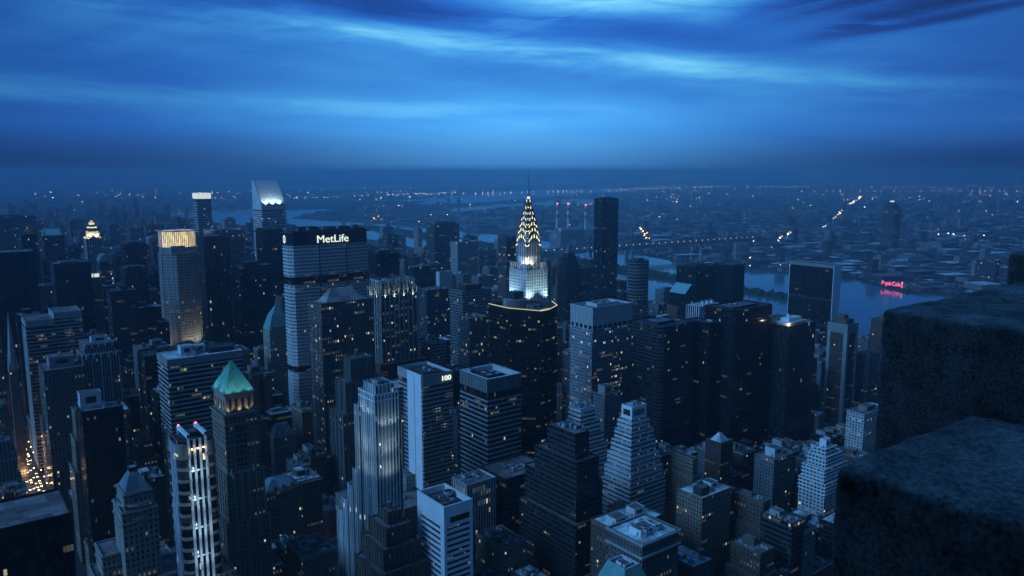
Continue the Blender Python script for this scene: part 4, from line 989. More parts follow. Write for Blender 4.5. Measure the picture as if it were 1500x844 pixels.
# ------------------------------------------------------------------ plainer towers, one row each
for row in (
 ('stone_striped_skyscraper', 'wide dark slab with thin white vertical stripes at the far left edge', 'skyscraper', 128, 2045, 92, 40, 222, 'grey_stone_ribs', dict(ph=((10, 6, 60, 24, 4, 'concrete'),))),
 ('black_corner_tower', 'small black box standing in front of the white striped slab, far left', 'office tower', 137, 1494, 23, 36, 219, 'black_glass', {}),
 ('black_edge_tower', 'huge plain black tower cut by the left edge of the view', 'office tower', 60, 1130, 57, 44, 222, 'black_glass', {}),
 ('equipment_roof_tower', 'black office tower with pale rooftop equipment, left of the gold crowned tower', 'office tower', 143, 1191, 44, 40, 198, 'black_strips', dict(units=8, ph=((8, 8, 26, 14, 3, 'concrete'),))),
 ('dark_box_tower', 'flat-topped dark tower just left of the tall octagonal tower, the taller behind', 'office tower', 285, 1473, 36, 30, 195, 'black_grid', dict(ph=((5, 5, 24, 16, 4, 'dark_trim'),))),
 ('striped_dark_tower', 'dark tower with thin vertical lines immediately left of the octagonal tower', 'office tower', 236, 1227, 30, 36, 182, 'black_strips', dict(ph=((5, 5, 18, 16, 3, 'dark_trim'),))),
 ('black_box_skyscraper', 'black steel office slab immediately right of the gold crowned octagon', 'skyscraper', 330, 1164, 36, 50, 224, 'black_strips', dict(ph=((4, 6, 26, 30, 4, 'black_metal'),))),
 ('louvred_top_skyscraper', 'grey office slab with a pale louvred top storey, behind the black steel slab', 'skyscraper', 367, 1250, 50, 42, 228, 'concrete_ribbon', dict(ph=((6, 6, 34, 24, 2, 'concrete'),))),
 ('dark_shaft_tower', 'unlit black tower between the louvred slab and the sign slab', 'office tower', 345, 1060, 48, 34, 192, 'black_grid', dict(ph=((10, 8, 20, 16, 6, 'dark_trim'),))),
 ('dark_skyscraper', 'dark tower standing under the slanted white roof, left of the sign slab', 'skyscraper', 437, 1223, 34, 30, 229, 'black_glass', {}),
 ('black_block_tower', 'short dark block immediately right of the sign slab', 'office tower', 531, 1020, 38, 34, 201, 'black_grid', dict(ph=((6, 6, 20, 16, 5, 'dark_trim'),))),
 ('dark_midrise_tower', 'dark office block behind the blue glass box', 'office tower', 675, 1163, 46, 28, 157, 'black_strips', dict(units=4)),
 ('blue_glass_box', 'plain blue-grey glass box below the pale blank wall', 'office tower', 592, 982, 38, 30, 146, 'blue_glass', dict(units=4)),
 ('pale_blank_tower', 'tower with a bright blank pale wall among darker blocks', 'office tower', 795, 1270, 30, 20, 128, 'pale_concrete', {}),
 ('narrow_slab_tower', 'tall narrow slab immediately left of the needle spire', 'apartment tower', 812, 1077, 20, 26, 208, 'haze_dark', {}),
 ('crown_annexe', 'low dark annexe on the left at the foot of the spired skyscraper', 'office block', 505, 742, 26, 24, 150, 'blue_glass', dict(units=3)),
 ('wide_river_tower', 'wide hazy apartment tower with a low curved top, far behind', 'apartment tower', 1052, 1701, 76, 40, 186, 'haze_dark', dict(ph=((8, 6, 56, 26, 7, 'slate_roof'),))),
 ('white_stripe_flats', 'hazy apartment tower with white vertical stripes', 'apartment tower', 991, 1503, 58, 30, 158, 'pale_stone_ribs', dict(ph=((18, 8, 20, 12, 6, 'pale_concrete'),))),
 ('dark_river_tower', 'dark tower with small windows, partly hidden by the right-hand stone blocks', 'apartment tower', 1027, 512, 36, 24, 121, 'brown_brick', dict(ph=((8, 5, 14, 12, 6, 'brown_stone'),))),
 ('grey_river_tower', 'pale grey ribbed tower left of the dark tower by the stone blocks', 'apartment tower', 972, 506, 26, 18, 84, 'grey_stone_ribs', dict(ph=((4, 4, 12, 8, 4, 'concrete'),))),
 ('black_window_tower', 'black tower with rows of small pale windows and a white box on its roof corner', 'office tower', 83, 614, 27, 22, 150, 'black_grid', dict(roof='gravel_roof', ph=((1, 10, 14, 9, 12, 'pale_concrete'),), units=3)),
 ('flat_roof_office', 'black office block with a wide flat blue-grey roof at the lower left corner', 'office block', 6, 398, 40, 36, 163, 'black_glass', dict(roof='gravel_roof')),
 ('cream_terrace_block', 'cream block with open balcony rows beside the upper stone block', 'apartment block', 797, 416, 50, 20, 60, 'white_brick', dict(ph=((14, 5, 18, 10, 6, 'tan_stone'),))),
 ('grid_window_tower', 'grey tower with a regular window grid between the two white terraced blocks', 'office tower', 500, 511, 22, 16, 112, 'grey_brick', dict(ph=((3, 3, 9, 9, 9, 'grey_stone'),))),
 ('white_frame_block', 'pale stone tower with a tall framed window bay, right of the white ribbed tower', 'office block', 300, 446, 26, 20, 96, 'pale_stone_ribs', dict(units=3)),
 ('low_marble_block', 'short wide block with a bright roof, right behind the white ribbed tower', 'office block', 318, 590, 26, 26, 132, 'concrete_ribbon', dict(roof='white_roof')),
 ('courtyard_block', 'dark block with a cluttered white roof around a courtyard', 'office block', 352, 345, 44, 26, 84, 'brown_brick', dict(roof='white_roof', units=9, ph=((6, 8, 12, 10, 5, 'pale_concrete'), (26, 10, 10, 8, 6, 'pale_concrete')))),
 ('cornice_block', 'brown block with a double pale cornice and a busy white roof', 'office block', 340, 312, 34, 30, 92, 'dark_stone', dict(roof='white_roof', units=8, ph=((8, 9, 14, 10, 4, 'white_paint'),), extra=lambda r, w_, q: bands(w_, rect(0, 0, 34, 30), [82, 90.5], 1.3, 1.2, 'concrete'))),
 ('twin_brown_block', 'tan block split in two ribbed halves with bright cluttered roofs', 'apartment block', 437, 344, 34, 24, 85, 'tan_brick', dict(roof='white_roof', units=6, ph=((4, 4, 9, 8, 6, 'dark_trim'), (20, 8, 8, 8, 5, 'pale_concrete')), tanks=((16, 16, .8),))),
 ('pyramid_cap_tower', 'dark apartment tower with a small pale hipped cap', 'apartment tower', 573, 432, 18, 18, 72, 'brown_brick', dict(extra=lambda r, w_, q: (q.frus(rect(3, 3, 12, 12), 71, rect(8, 8, 2, 2), 78, 'white_roof')))),
 ('grey_flats_tower', 'grey apartment block with a pale rooftop box, left of the pale terrace block', 'apartment block', 582, 382, 30, 20, 69, 'grey_brick', dict(roof='gravel_roof', ph=((8, 5, 12, 10, 8, 'pale_concrete'),))),
 ('ribbon_stack_tower', 'curved-fronted banded office tower left of the edge-lit black tower, upper part', 'office tower', 553, 828, 46, 30, 167, 'concrete_ribbon', dict(ph=((8, 5, 26, 16, 8, 'dark_trim'),))),
 ('blue_band_tower', 'light blue banded glass block in front of the curved-fronted tower', 'office tower', 505, 742, 1, 1, 150, 'blue_glass', {}),
):
    n, lb, ct, u, v, wu, wv, h, st, kw = row
    if n == 'blue_band_tower': continue
    if n == 'crown_annexe': n, lb, ct = 'blue_band_tower', 'light blue banded glass block left of the edge-lit black tower', 'office tower'
    office(n, lb, ct, u, v, wu, wv, h, st, **kw)
# slim tower with a lit white collar and mast
def collar_tower():
    r = office('collared_skyscraper', 'slim dark glass tower with a glowing white collar round its top and a thin mast', 'skyscraper', 563, 2023, 34, 34, 252, 'blue_glass')
    m = MB(); m.walls(rect(-.6, -.6, 35.2, 35.2), 252, 266, 'collar_glow'); m.ring(rect(-.6, -.6, 35.2, 35.2), rect(1, 1, 32, 32), 266, 'pale_concrete'); m.cap(rect(1, 1, 32, 32), 265, 'bitumen_roof'); m.build('lit_collar', r)
    t = MB(); bands(t, rect(0, 0, 34, 34), [150 + 6.5 * k for k in range(15)], 1.5, .4, 'pale_concrete'); t.build('facade_bands', r); mast(r, 12, 20, 265, 42, 1.1)
glow_mat('collar_glow', (.85, .95, .85), .75); collar_tower()
def gilded_tower():
    r = thing('gold_crown_tower', 'slim pale-ribbed tower with a small gold-lit stepped crown, upper left', 'tower', (250, 1620, 0))
    a, b, c, g = MB(), MB(), MB(), MB()
    for z0, z1, i in ((0, 196, 0), (196, 208, 3), (208, 216, 6.5)): tier(a, b, rect(i, i, 26 - 2 * i, 26 - 2 * i), z0, z1, 'grey_stone_ribs')
    ribs(c, rect(0, 0, 26, 26), 120, 198, 4.3, 1.0, .6, 'pale_concrete')
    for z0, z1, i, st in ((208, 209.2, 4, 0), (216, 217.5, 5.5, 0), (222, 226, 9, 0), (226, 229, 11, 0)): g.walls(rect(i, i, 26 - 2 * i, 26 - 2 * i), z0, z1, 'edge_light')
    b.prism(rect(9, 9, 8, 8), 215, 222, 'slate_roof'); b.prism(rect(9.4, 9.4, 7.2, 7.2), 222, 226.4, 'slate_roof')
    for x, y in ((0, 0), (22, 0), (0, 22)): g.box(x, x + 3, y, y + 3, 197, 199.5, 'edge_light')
    a.build('wall', r); b.build('roof', r); c.build('facade_piers', r); g.build('crown_lights', r)
    for x, y in ((4, -3), (20, -3), (-3, 6)): lit('SPOT', 'floodlight_or_fill', r, (x, y, 196), 60000, (1, .9, .6), .5, (13, 13, 222), 80)
gilded_tower()
def arch_top():
    r = thing('arched_top_tower', 'pale blue tower with a rounded arch top, right of the gold crown', 'tower', (238, 1430, 0)); a, b = MB(), MB()
    a.walls(rect(0, 0, 20, 30), 0, 172, 'blue_glass'); n = 10
    for i in range(n):
        t0, t1 = math.pi * i / n, math.pi * (i + 1) / n
        p = [(10 - 10 * math.cos(t0), 172 + 12 * math.sin(t0)), (10 - 10 * math.cos(t1), 172 + 12 * math.sin(t1))]
        b.face([(p[0][0], 0, p[0][1]), (p[1][0], 0, p[1][1]), (p[1][0], 30, p[1][1]), (p[0][0], 30, p[0][1])], 'slate_roof')
        b.face([(10, 0, 172), (p[1][0], 0, p[1][1]), (p[0][0], 0, p[0][1])], 'concrete'); b.face([(10, 30, 172), (p[0][0], 30, p[0][1]), (p[1][0], 30, p[1][1])], 'concrete')
    a.build('wall', r); b.build('roof', r)
arch_top()
def lamp_box_tower():
    r = office('lamp_topped_tower', 'slim grey tower with two bright lit panels at its top, below the gold crown', 'tower', 188, 1235, 17, 22, 176, 'grey_stone_ribs')
    m = MB(); m.box(1.5, 8, -.4, 0, 171, 176, 'collar_glow'); m.box(9, 15.5, -.4, 0, 171, 176, 'collar_glow'); m.build('lit_panel', r)
lamp_box_tower()
def slope_roof_tower():
    r = thing('sloped_roof_tower', 'grey tower with a pale sloping roof right of the white striped slab', 'office tower', (190, 1689, 0)); a, b = MB(), MB()
    a.walls(rect(0, 0, 34, 34), 0, 200, 'dark_ribbon'); b.frus(rect(0, 0, 34, 34), 200, rect(4, 14, 26, 16), 213, 'slate_roof'); b.cap(rect(4, 14, 26, 16), 213, 'slate_roof')
    b.face([(4, .6, 201.4), (30, .6, 201.4), (28, 12.5, 212), (6, 12.5, 212)], 'notch_glass'); a.build('wall', r); b.build('roof', r)
slope_roof_tower()
def twin_slab():
    r = thing('white_banded_slab', 'pale office slab with dark window rows in two heights, lower left', 'office block', (83, 940, 0)); a, b, c = MB(), MB(), MB()
    for x, w_, h in ((0, 26, 166), (26, 26, 172)):
        p = rect(x, 0, w_, 40); tier(a, b, p, 0, h, 'glazing_dark', 'gravel_roof', 1, 'concrete'); bands(c, p, [6 + 3.9 * k for k in range(int((h - 12) / 3.9))], 1.8, .4, 'concrete'); c.walls(inset(p, -.4) if False else rect(x - .2, -.4, w_ + .3, 40.5), h - 7, h - .05, 'concrete')
    a.build('wall', r); b.build('roof', r); c.build('facade_bands', r)
twin_slab()
def steeple():
    r = thing('church_steeple', 'thin pointed stone church steeple at the far left', 'steeple', (68, 935, 0)); a, b = MB(), MB()
    a.walls(rect(-4, -4, 8, 8), 0, 120, 'grey_brick'); p = [(5 * math.cos(R(t)), 5 * math.sin(R(t))) for t in range(22, 382, 45)]
    b.frus(p, 118, [(x * .03, y * .03) for x, y in p], 178, 'concrete'); b.cap(rect(-4, -4, 8, 8), 120, 'concrete')
    for sx in (-1, 1):
        for sy in (-1, 1): b.cyl(sx * 3.6, sy * 3.6, 118, 132, .9, 'concrete', 6, .05)
    a.build('tower_wall', r); b.build('spire', r)
steeple()
def scallop_block():
    r = thing('arched_crown_block', 'stone block with two rows of white arched dormers round its crown', 'office block', (111, 788, 0)); a, b, c = MB(), MB(), MB()
    for i, z0, z1 in ((0, 0, 154), (2.5, 154, 163)): tier(a, b, rect(i, i, 30 - 2 * i, 34 - 2 * i), z0, z1, 'grey_stone_ribs', 'gravel_roof', 1, 'pale_concrete')
    ribs(c, rect(0, 0, 30, 34), 70, 150, 7.5, 1.4, .7, 'concrete')
    for z, i in ((150, -.4), (160, 2.1)):
        for k in range(5):
            x = 3 + 6 * k * (1 - i / 30); c.box(i, i + 1, 0, 0.01, z, z, 'concrete') if False else None
            c.box(x - .5, x + .5, i - .5, i + .4, z, z + 5, 'pale_concrete'); 
            for q in range(6):
                t0, t1 = R(30 * q), R(30 * (q + 1)); c.beam((x + 2.6 - 2 * math.cos(t0), i - .2, z + 3 + 2 * math.sin(t0)), (x + 2.6 - 2 * math.cos(t1), i - .2, z + 3 + 2 * math.sin(t1)), .42, 'pale_concrete')
    a.build('wall', r); b.build('roof', r); c.build('arched_dormers', r); penthouse(r, 10, 12, 14, 8, 162, 6, 'pale_concrete')
    tier(a2 := MB(), b2 := MB(), rect(-32, -6, 32, 40), 0, 146, 'dark_stone'); a2.build('wing_wall', r); b2.build('wing_roof', r); penthouse(r, -26, 4, 20, 18, 145, 10, 'grey_stone')
scallop_block()

# ------------------------------------------------------------------ ground, river, islands
def sheet(name, poly, z, mat, kind='structure'):
    m = MB(); m.cap(poly, z, mat); o = m.build(name); o['kind'] = kind; return o
def city_ground():
    m, nt, bs = base_mat('city_ground'); tcn = nt.nodes.new('ShaderNodeTexCoord'); ob = tcn.outputs['Object']
    x, y, z = sep(nt, ob)
    n = noise(nt, ob, .0025, 6, .62); n2 = noise(nt, ob, .02, 4, .6); 
    gx, gy = (x / 85.0), (y / 210.0); rd = ((gx.fr() - .5).abs().gt(.42) + (gy.fr() - .5).abs().gt(.46)).cl()
    w1 = white(nt, comb(nt, (x / 14.0).fl(), (y / 22.0).fl(), 0.0))
    roof = mix(nt, w1, (.015, .016, .018), (.11, .11, .11)); park = mix(nt, n2, (.012, .02, .01), (.03, .04, .02))
    c = mix(nt, n.sm(.55, .62), roof, park); c = mix(nt, rd, c, (.03, .03, .03))
    setc(nt, bs, 'Base Color', c); setc(nt, bs, 'Roughness', .95); MAT['city_ground'] = (m, 3, 3)
def water_mat():
    m, nt, bs = base_mat('river_water'); tcn = nt.nodes.new('ShaderNodeTexCoord'); ob = tcn.outputs['Object']
    n = noise(nt, ob, .05, 4, .6); n2 = noise(nt, ob, .004, 3, .6)
    setc(nt, bs, 'Base Color', (.13, .23, .29)); setc(nt, bs, 'Roughness', n2 * .08 + .06); setc(nt, bs, 'Specular IOR Level', 1.0); bs.inputs['IOR'].default_value = 1.9
    bp = nt.nodes.new('ShaderNodeBump'); bp.inputs['Strength'].default_value = .10; bp.inputs['Distance'].default_value = .4
    nt.links.new(n.so, bp.inputs['Height']); nt.links.new(bp.outputs[0], bs.inputs['Normal']); MAT['river_water'] = (m, 3, 3)
city_ground(); water_mat()
sheet('ground', [(30000 * math.cos(R(t)), 30000 * math.sin(R(t))) for t in range(0, 360, 5)], 0, 'city_ground')
WB = [(1333, -2500), (1333, 117), (1350, 500), (1395, 760), (1440, 900), (1430, 1305), (1500, 1691), (1470, 2092), (1640, 2700), (1712, 3119), (1730, 4376), (1500, 4900), (1300, 5300)]
EB = [(1900, 5500), (2050, 5200), (2200, 4600), (2330, 3934), (2350, 3086), (2260, 2230), (2120, 1760), (2141, 1620), (2160, 1411), (2208, 1215), (2070, 985), (2100, 880), (2150, 600), (2200, -200), (2600, -2500)]
sheet('river', WB + EB, .05, 'river_water')
FARW = [[(1300, 5300), (1900, 5500), (2050, 5200), (2900, 6300), (4700, 6600), (6900, 7900), (9500, 9200), (10500, 10800), (8200, 10600), (6000, 8900), (4500, 7900), (3300, 7400), (2300, 6800), (1300, 6300)],
        [(3400, 5200), (5200, 5600), (6800, 6600), (6200, 7000), (4800, 6300), (3500, 5700)], [(3400, 13500), (6500, 13000), (11000, 14500), (15000, 15000), (17500, 17500), (12000, 18000), (7000, 17000)]]
for nm_, P_ in zip(('far_river', 'far_inlet', 'bay'), FARW): sheet(nm_, P_, .05 if nm_ != 'far_inlet' else .054, 'river_water')
ISL = [(1722, 1000), (1755, 1030), (1790, 1340), (1880, 1900), (1990, 2700), (2090, 3500), (2110, 4150), (2060, 4180), (1960, 3500), (1850, 2700), (1760, 1950), (1730, 1400), (1705, 1080)]
def land(name, pts, h=3.0):
    m = MB(); m.prism(pts, -1, h, 'shore_land'); o = m.build(name); o['kind'] = 'structure'
plain('shore_land', (.035, .045, .03), .95, .5, .02)
land('island', ISL)
land('far_island', [(2500, 6300), (3600, 6500), (4300, 7100), (4000, 7900), (3200, 7700), (2500, 7000)])
land('pier', [(2060, 985), (2070, 1000), (2225, 1218), (2300, 1206), (2110, 970)], 2.0)
# paved blocks with kerbs; avenues and streets stay as asphalt between them
sheet('avenue_asphalt', [(-400, -200), (1330, -200), (1330, 2600), (-400, 2600)], .004 + .1, 'asphalt')
AV = [(-215, 55), (85, 213), (237, 359), (402, 525), (548, 676), (706, 892), (922, 1120), (1150, 1325)]
def street_v(k): return 40 + 80.4 * (k - 34)
pv = MB()
for x0, x1 in AV:
    for k in range(34, 62):
        hw0 = 15 if k in (34, 42, 57) else 9; hw1 = 15 if k + 1 in (34, 42, 57) else 9
        pv.box(x0, x1, street_v(k) + hw0 - 4, street_v(k + 1) - hw1 + 4, .1, .24, 'paving', False)
struct(pv.build('pavement'))
mk = MB()
for x0 in (70, 225, 380, 536, 691, 907):
    for q in range(60, 2200, 9): mk.face([(x0 - .1, q, .109), (x0 + .1, q, .109), (x0 + .1, q + 3, .109), (x0 - .1, q + 3, .109)], 'road_paint')
struct(mk.build('road_markings'))

# ------------------------------------------------------------------ stone parapet blocks on the viewing deck
def stone_block(label, x0, y1, x1, y0, z1, h, seed, hole=None):
    m = bpy.data.meshes.new('parapet_block'); import bmesh
    from mathutils import noise as mn
    bm = bmesh.new(); bmesh.ops.create_cube(bm, size=2.0); bmesh.ops.subdivide_edges(bm, edges=bm.edges[:], cuts=63, use_grid_fill=True)
    C_ = Vector(((x0 + x1) / 2, (y0 + y1) / 2, z1 - h / 2)); H_ = Vector(((x1 - x0) / 2, (y1 - y0) / 2, h / 2)); rad = .013
    for v_ in bm.verts:                                  # rounded box, denser towards the edges, then worn by noise
        t = Vector([math.copysign(1 - (1 - abs(c)) ** 1.6, c) for c in v_.co]); p_ = Vector([t[k] * H_[k] for k in range(3)])
        q_ = Vector([max(-H_[k] + rad, min(H_[k] - rad, p_[k])) for k in range(3)]); dd = p_ - q_
        if dd.length > 1e-6: p_ = q_ + dd.normalized() * rad
        p_ += C_; n_ = (p_ - C_ - q_); n_ = n_.normalized() if n_.length > 1e-6 else Vector((0, 0, 1))
        k_ = mn.noise(p_ * 4 + Vector((seed, 0, 0))) * .005 + mn.noise(p_ * 17) * .0028 + mn.noise(p_ * 60) * .0016
        p_ += n_ * k_
        if hole and (p_ - Vector(hole)).length < .008: p_ += Vector((.012, 0, 0))
        v_.co = p_
    bm.to_mesh(m); bm.free(); m.materials.append(M('weathered_stone'))
    for p in m.polygons: p.use_smooth = True
    o = bpy.data.objects.new('parapet_block', m); col.objects.link(o); tag(o, label, 'stone block', 'stone parapet blocks')
    return o
def weathered():
    m, nt, bs = base_mat('weathered_stone'); tcn = nt.nodes.new('ShaderNodeTexCoord'); ob = tcn.outputs['Object']
    a = noise(nt, ob, 3.0, 8, .68, .3); b = noise(nt, ob, 22.0, 6, .7); c = noise(nt, ob, 150.0, 5, .75)
    k = mix(nt, a.sm(.3, .7), (.22, .18, .15), (.78, .64, .56)); k = scale_col(nt, k, b.sm(.3, .7) * .6 + c.sm(.35, .65) * .9 + .25)
    setc(nt, bs, 'Base Color', k); setc(nt, bs, 'Roughness', .93); setc(nt, bs, 'Specular IOR Level', .2)
    bp = nt.nodes.new('ShaderNodeBump'); bp.inputs['Strength'].default_value = .9; bp.inputs['Distance'].default_value = .012
    nt.links.new((a * .5 + b * .6 + c * .35).so, bp.inputs['Height']); nt.links.new(bp.outputs[0], bs.inputs['Normal']); MAT['weathered_stone'] = (m, 3, 3)
weathered()
Z = CAM_H
stone_block('nearest weathered stone block, its top lowest, at the lower right', 0.85, 0.475, 1.215, -1.2, Z - .35, 1.6, 1, (.853, .452, Z - .366))
stone_block('second weathered stone block, beyond and above the nearest one', 1.94, .985, 3.2, -1.6, Z - .35, 2.2, 2)
stone_block('farthest stone block, only its dark corner showing at the right edge', 3.72, 1.36, 5.2, -1.0, Z - .345, 2.6, 3)
# the deck and tower that carry them, under and behind the camera
def host_tower():
    r = thing('observation_tower', 'stone tower whose deck ledge carries the parapet blocks', 'tower', (0, 0, 0)); a, b = MB(), MB()
    tier(a, b, rect(-38, -42, 38.6, 42.2), 0, Z - 1.7, 'limestone', rim=.02); tier(a, b, rect(.6, -42, 4.9, 41.4), 0, Z - 1.9, 'limestone', rim=.02)
    tier(a, b, rect(-26, -24, 24.5, 27.5), Z - 1.7, Z + 34, 'limestone', rim=.8)
    a.build('wall', r); b.build('roof', r)
    q = MB(); q.box(.86, 1.2, -1.1, .45, Z - 1.9, Z - 1.7, 'grey_stone'); q.build('plinth', r)
host_tower()

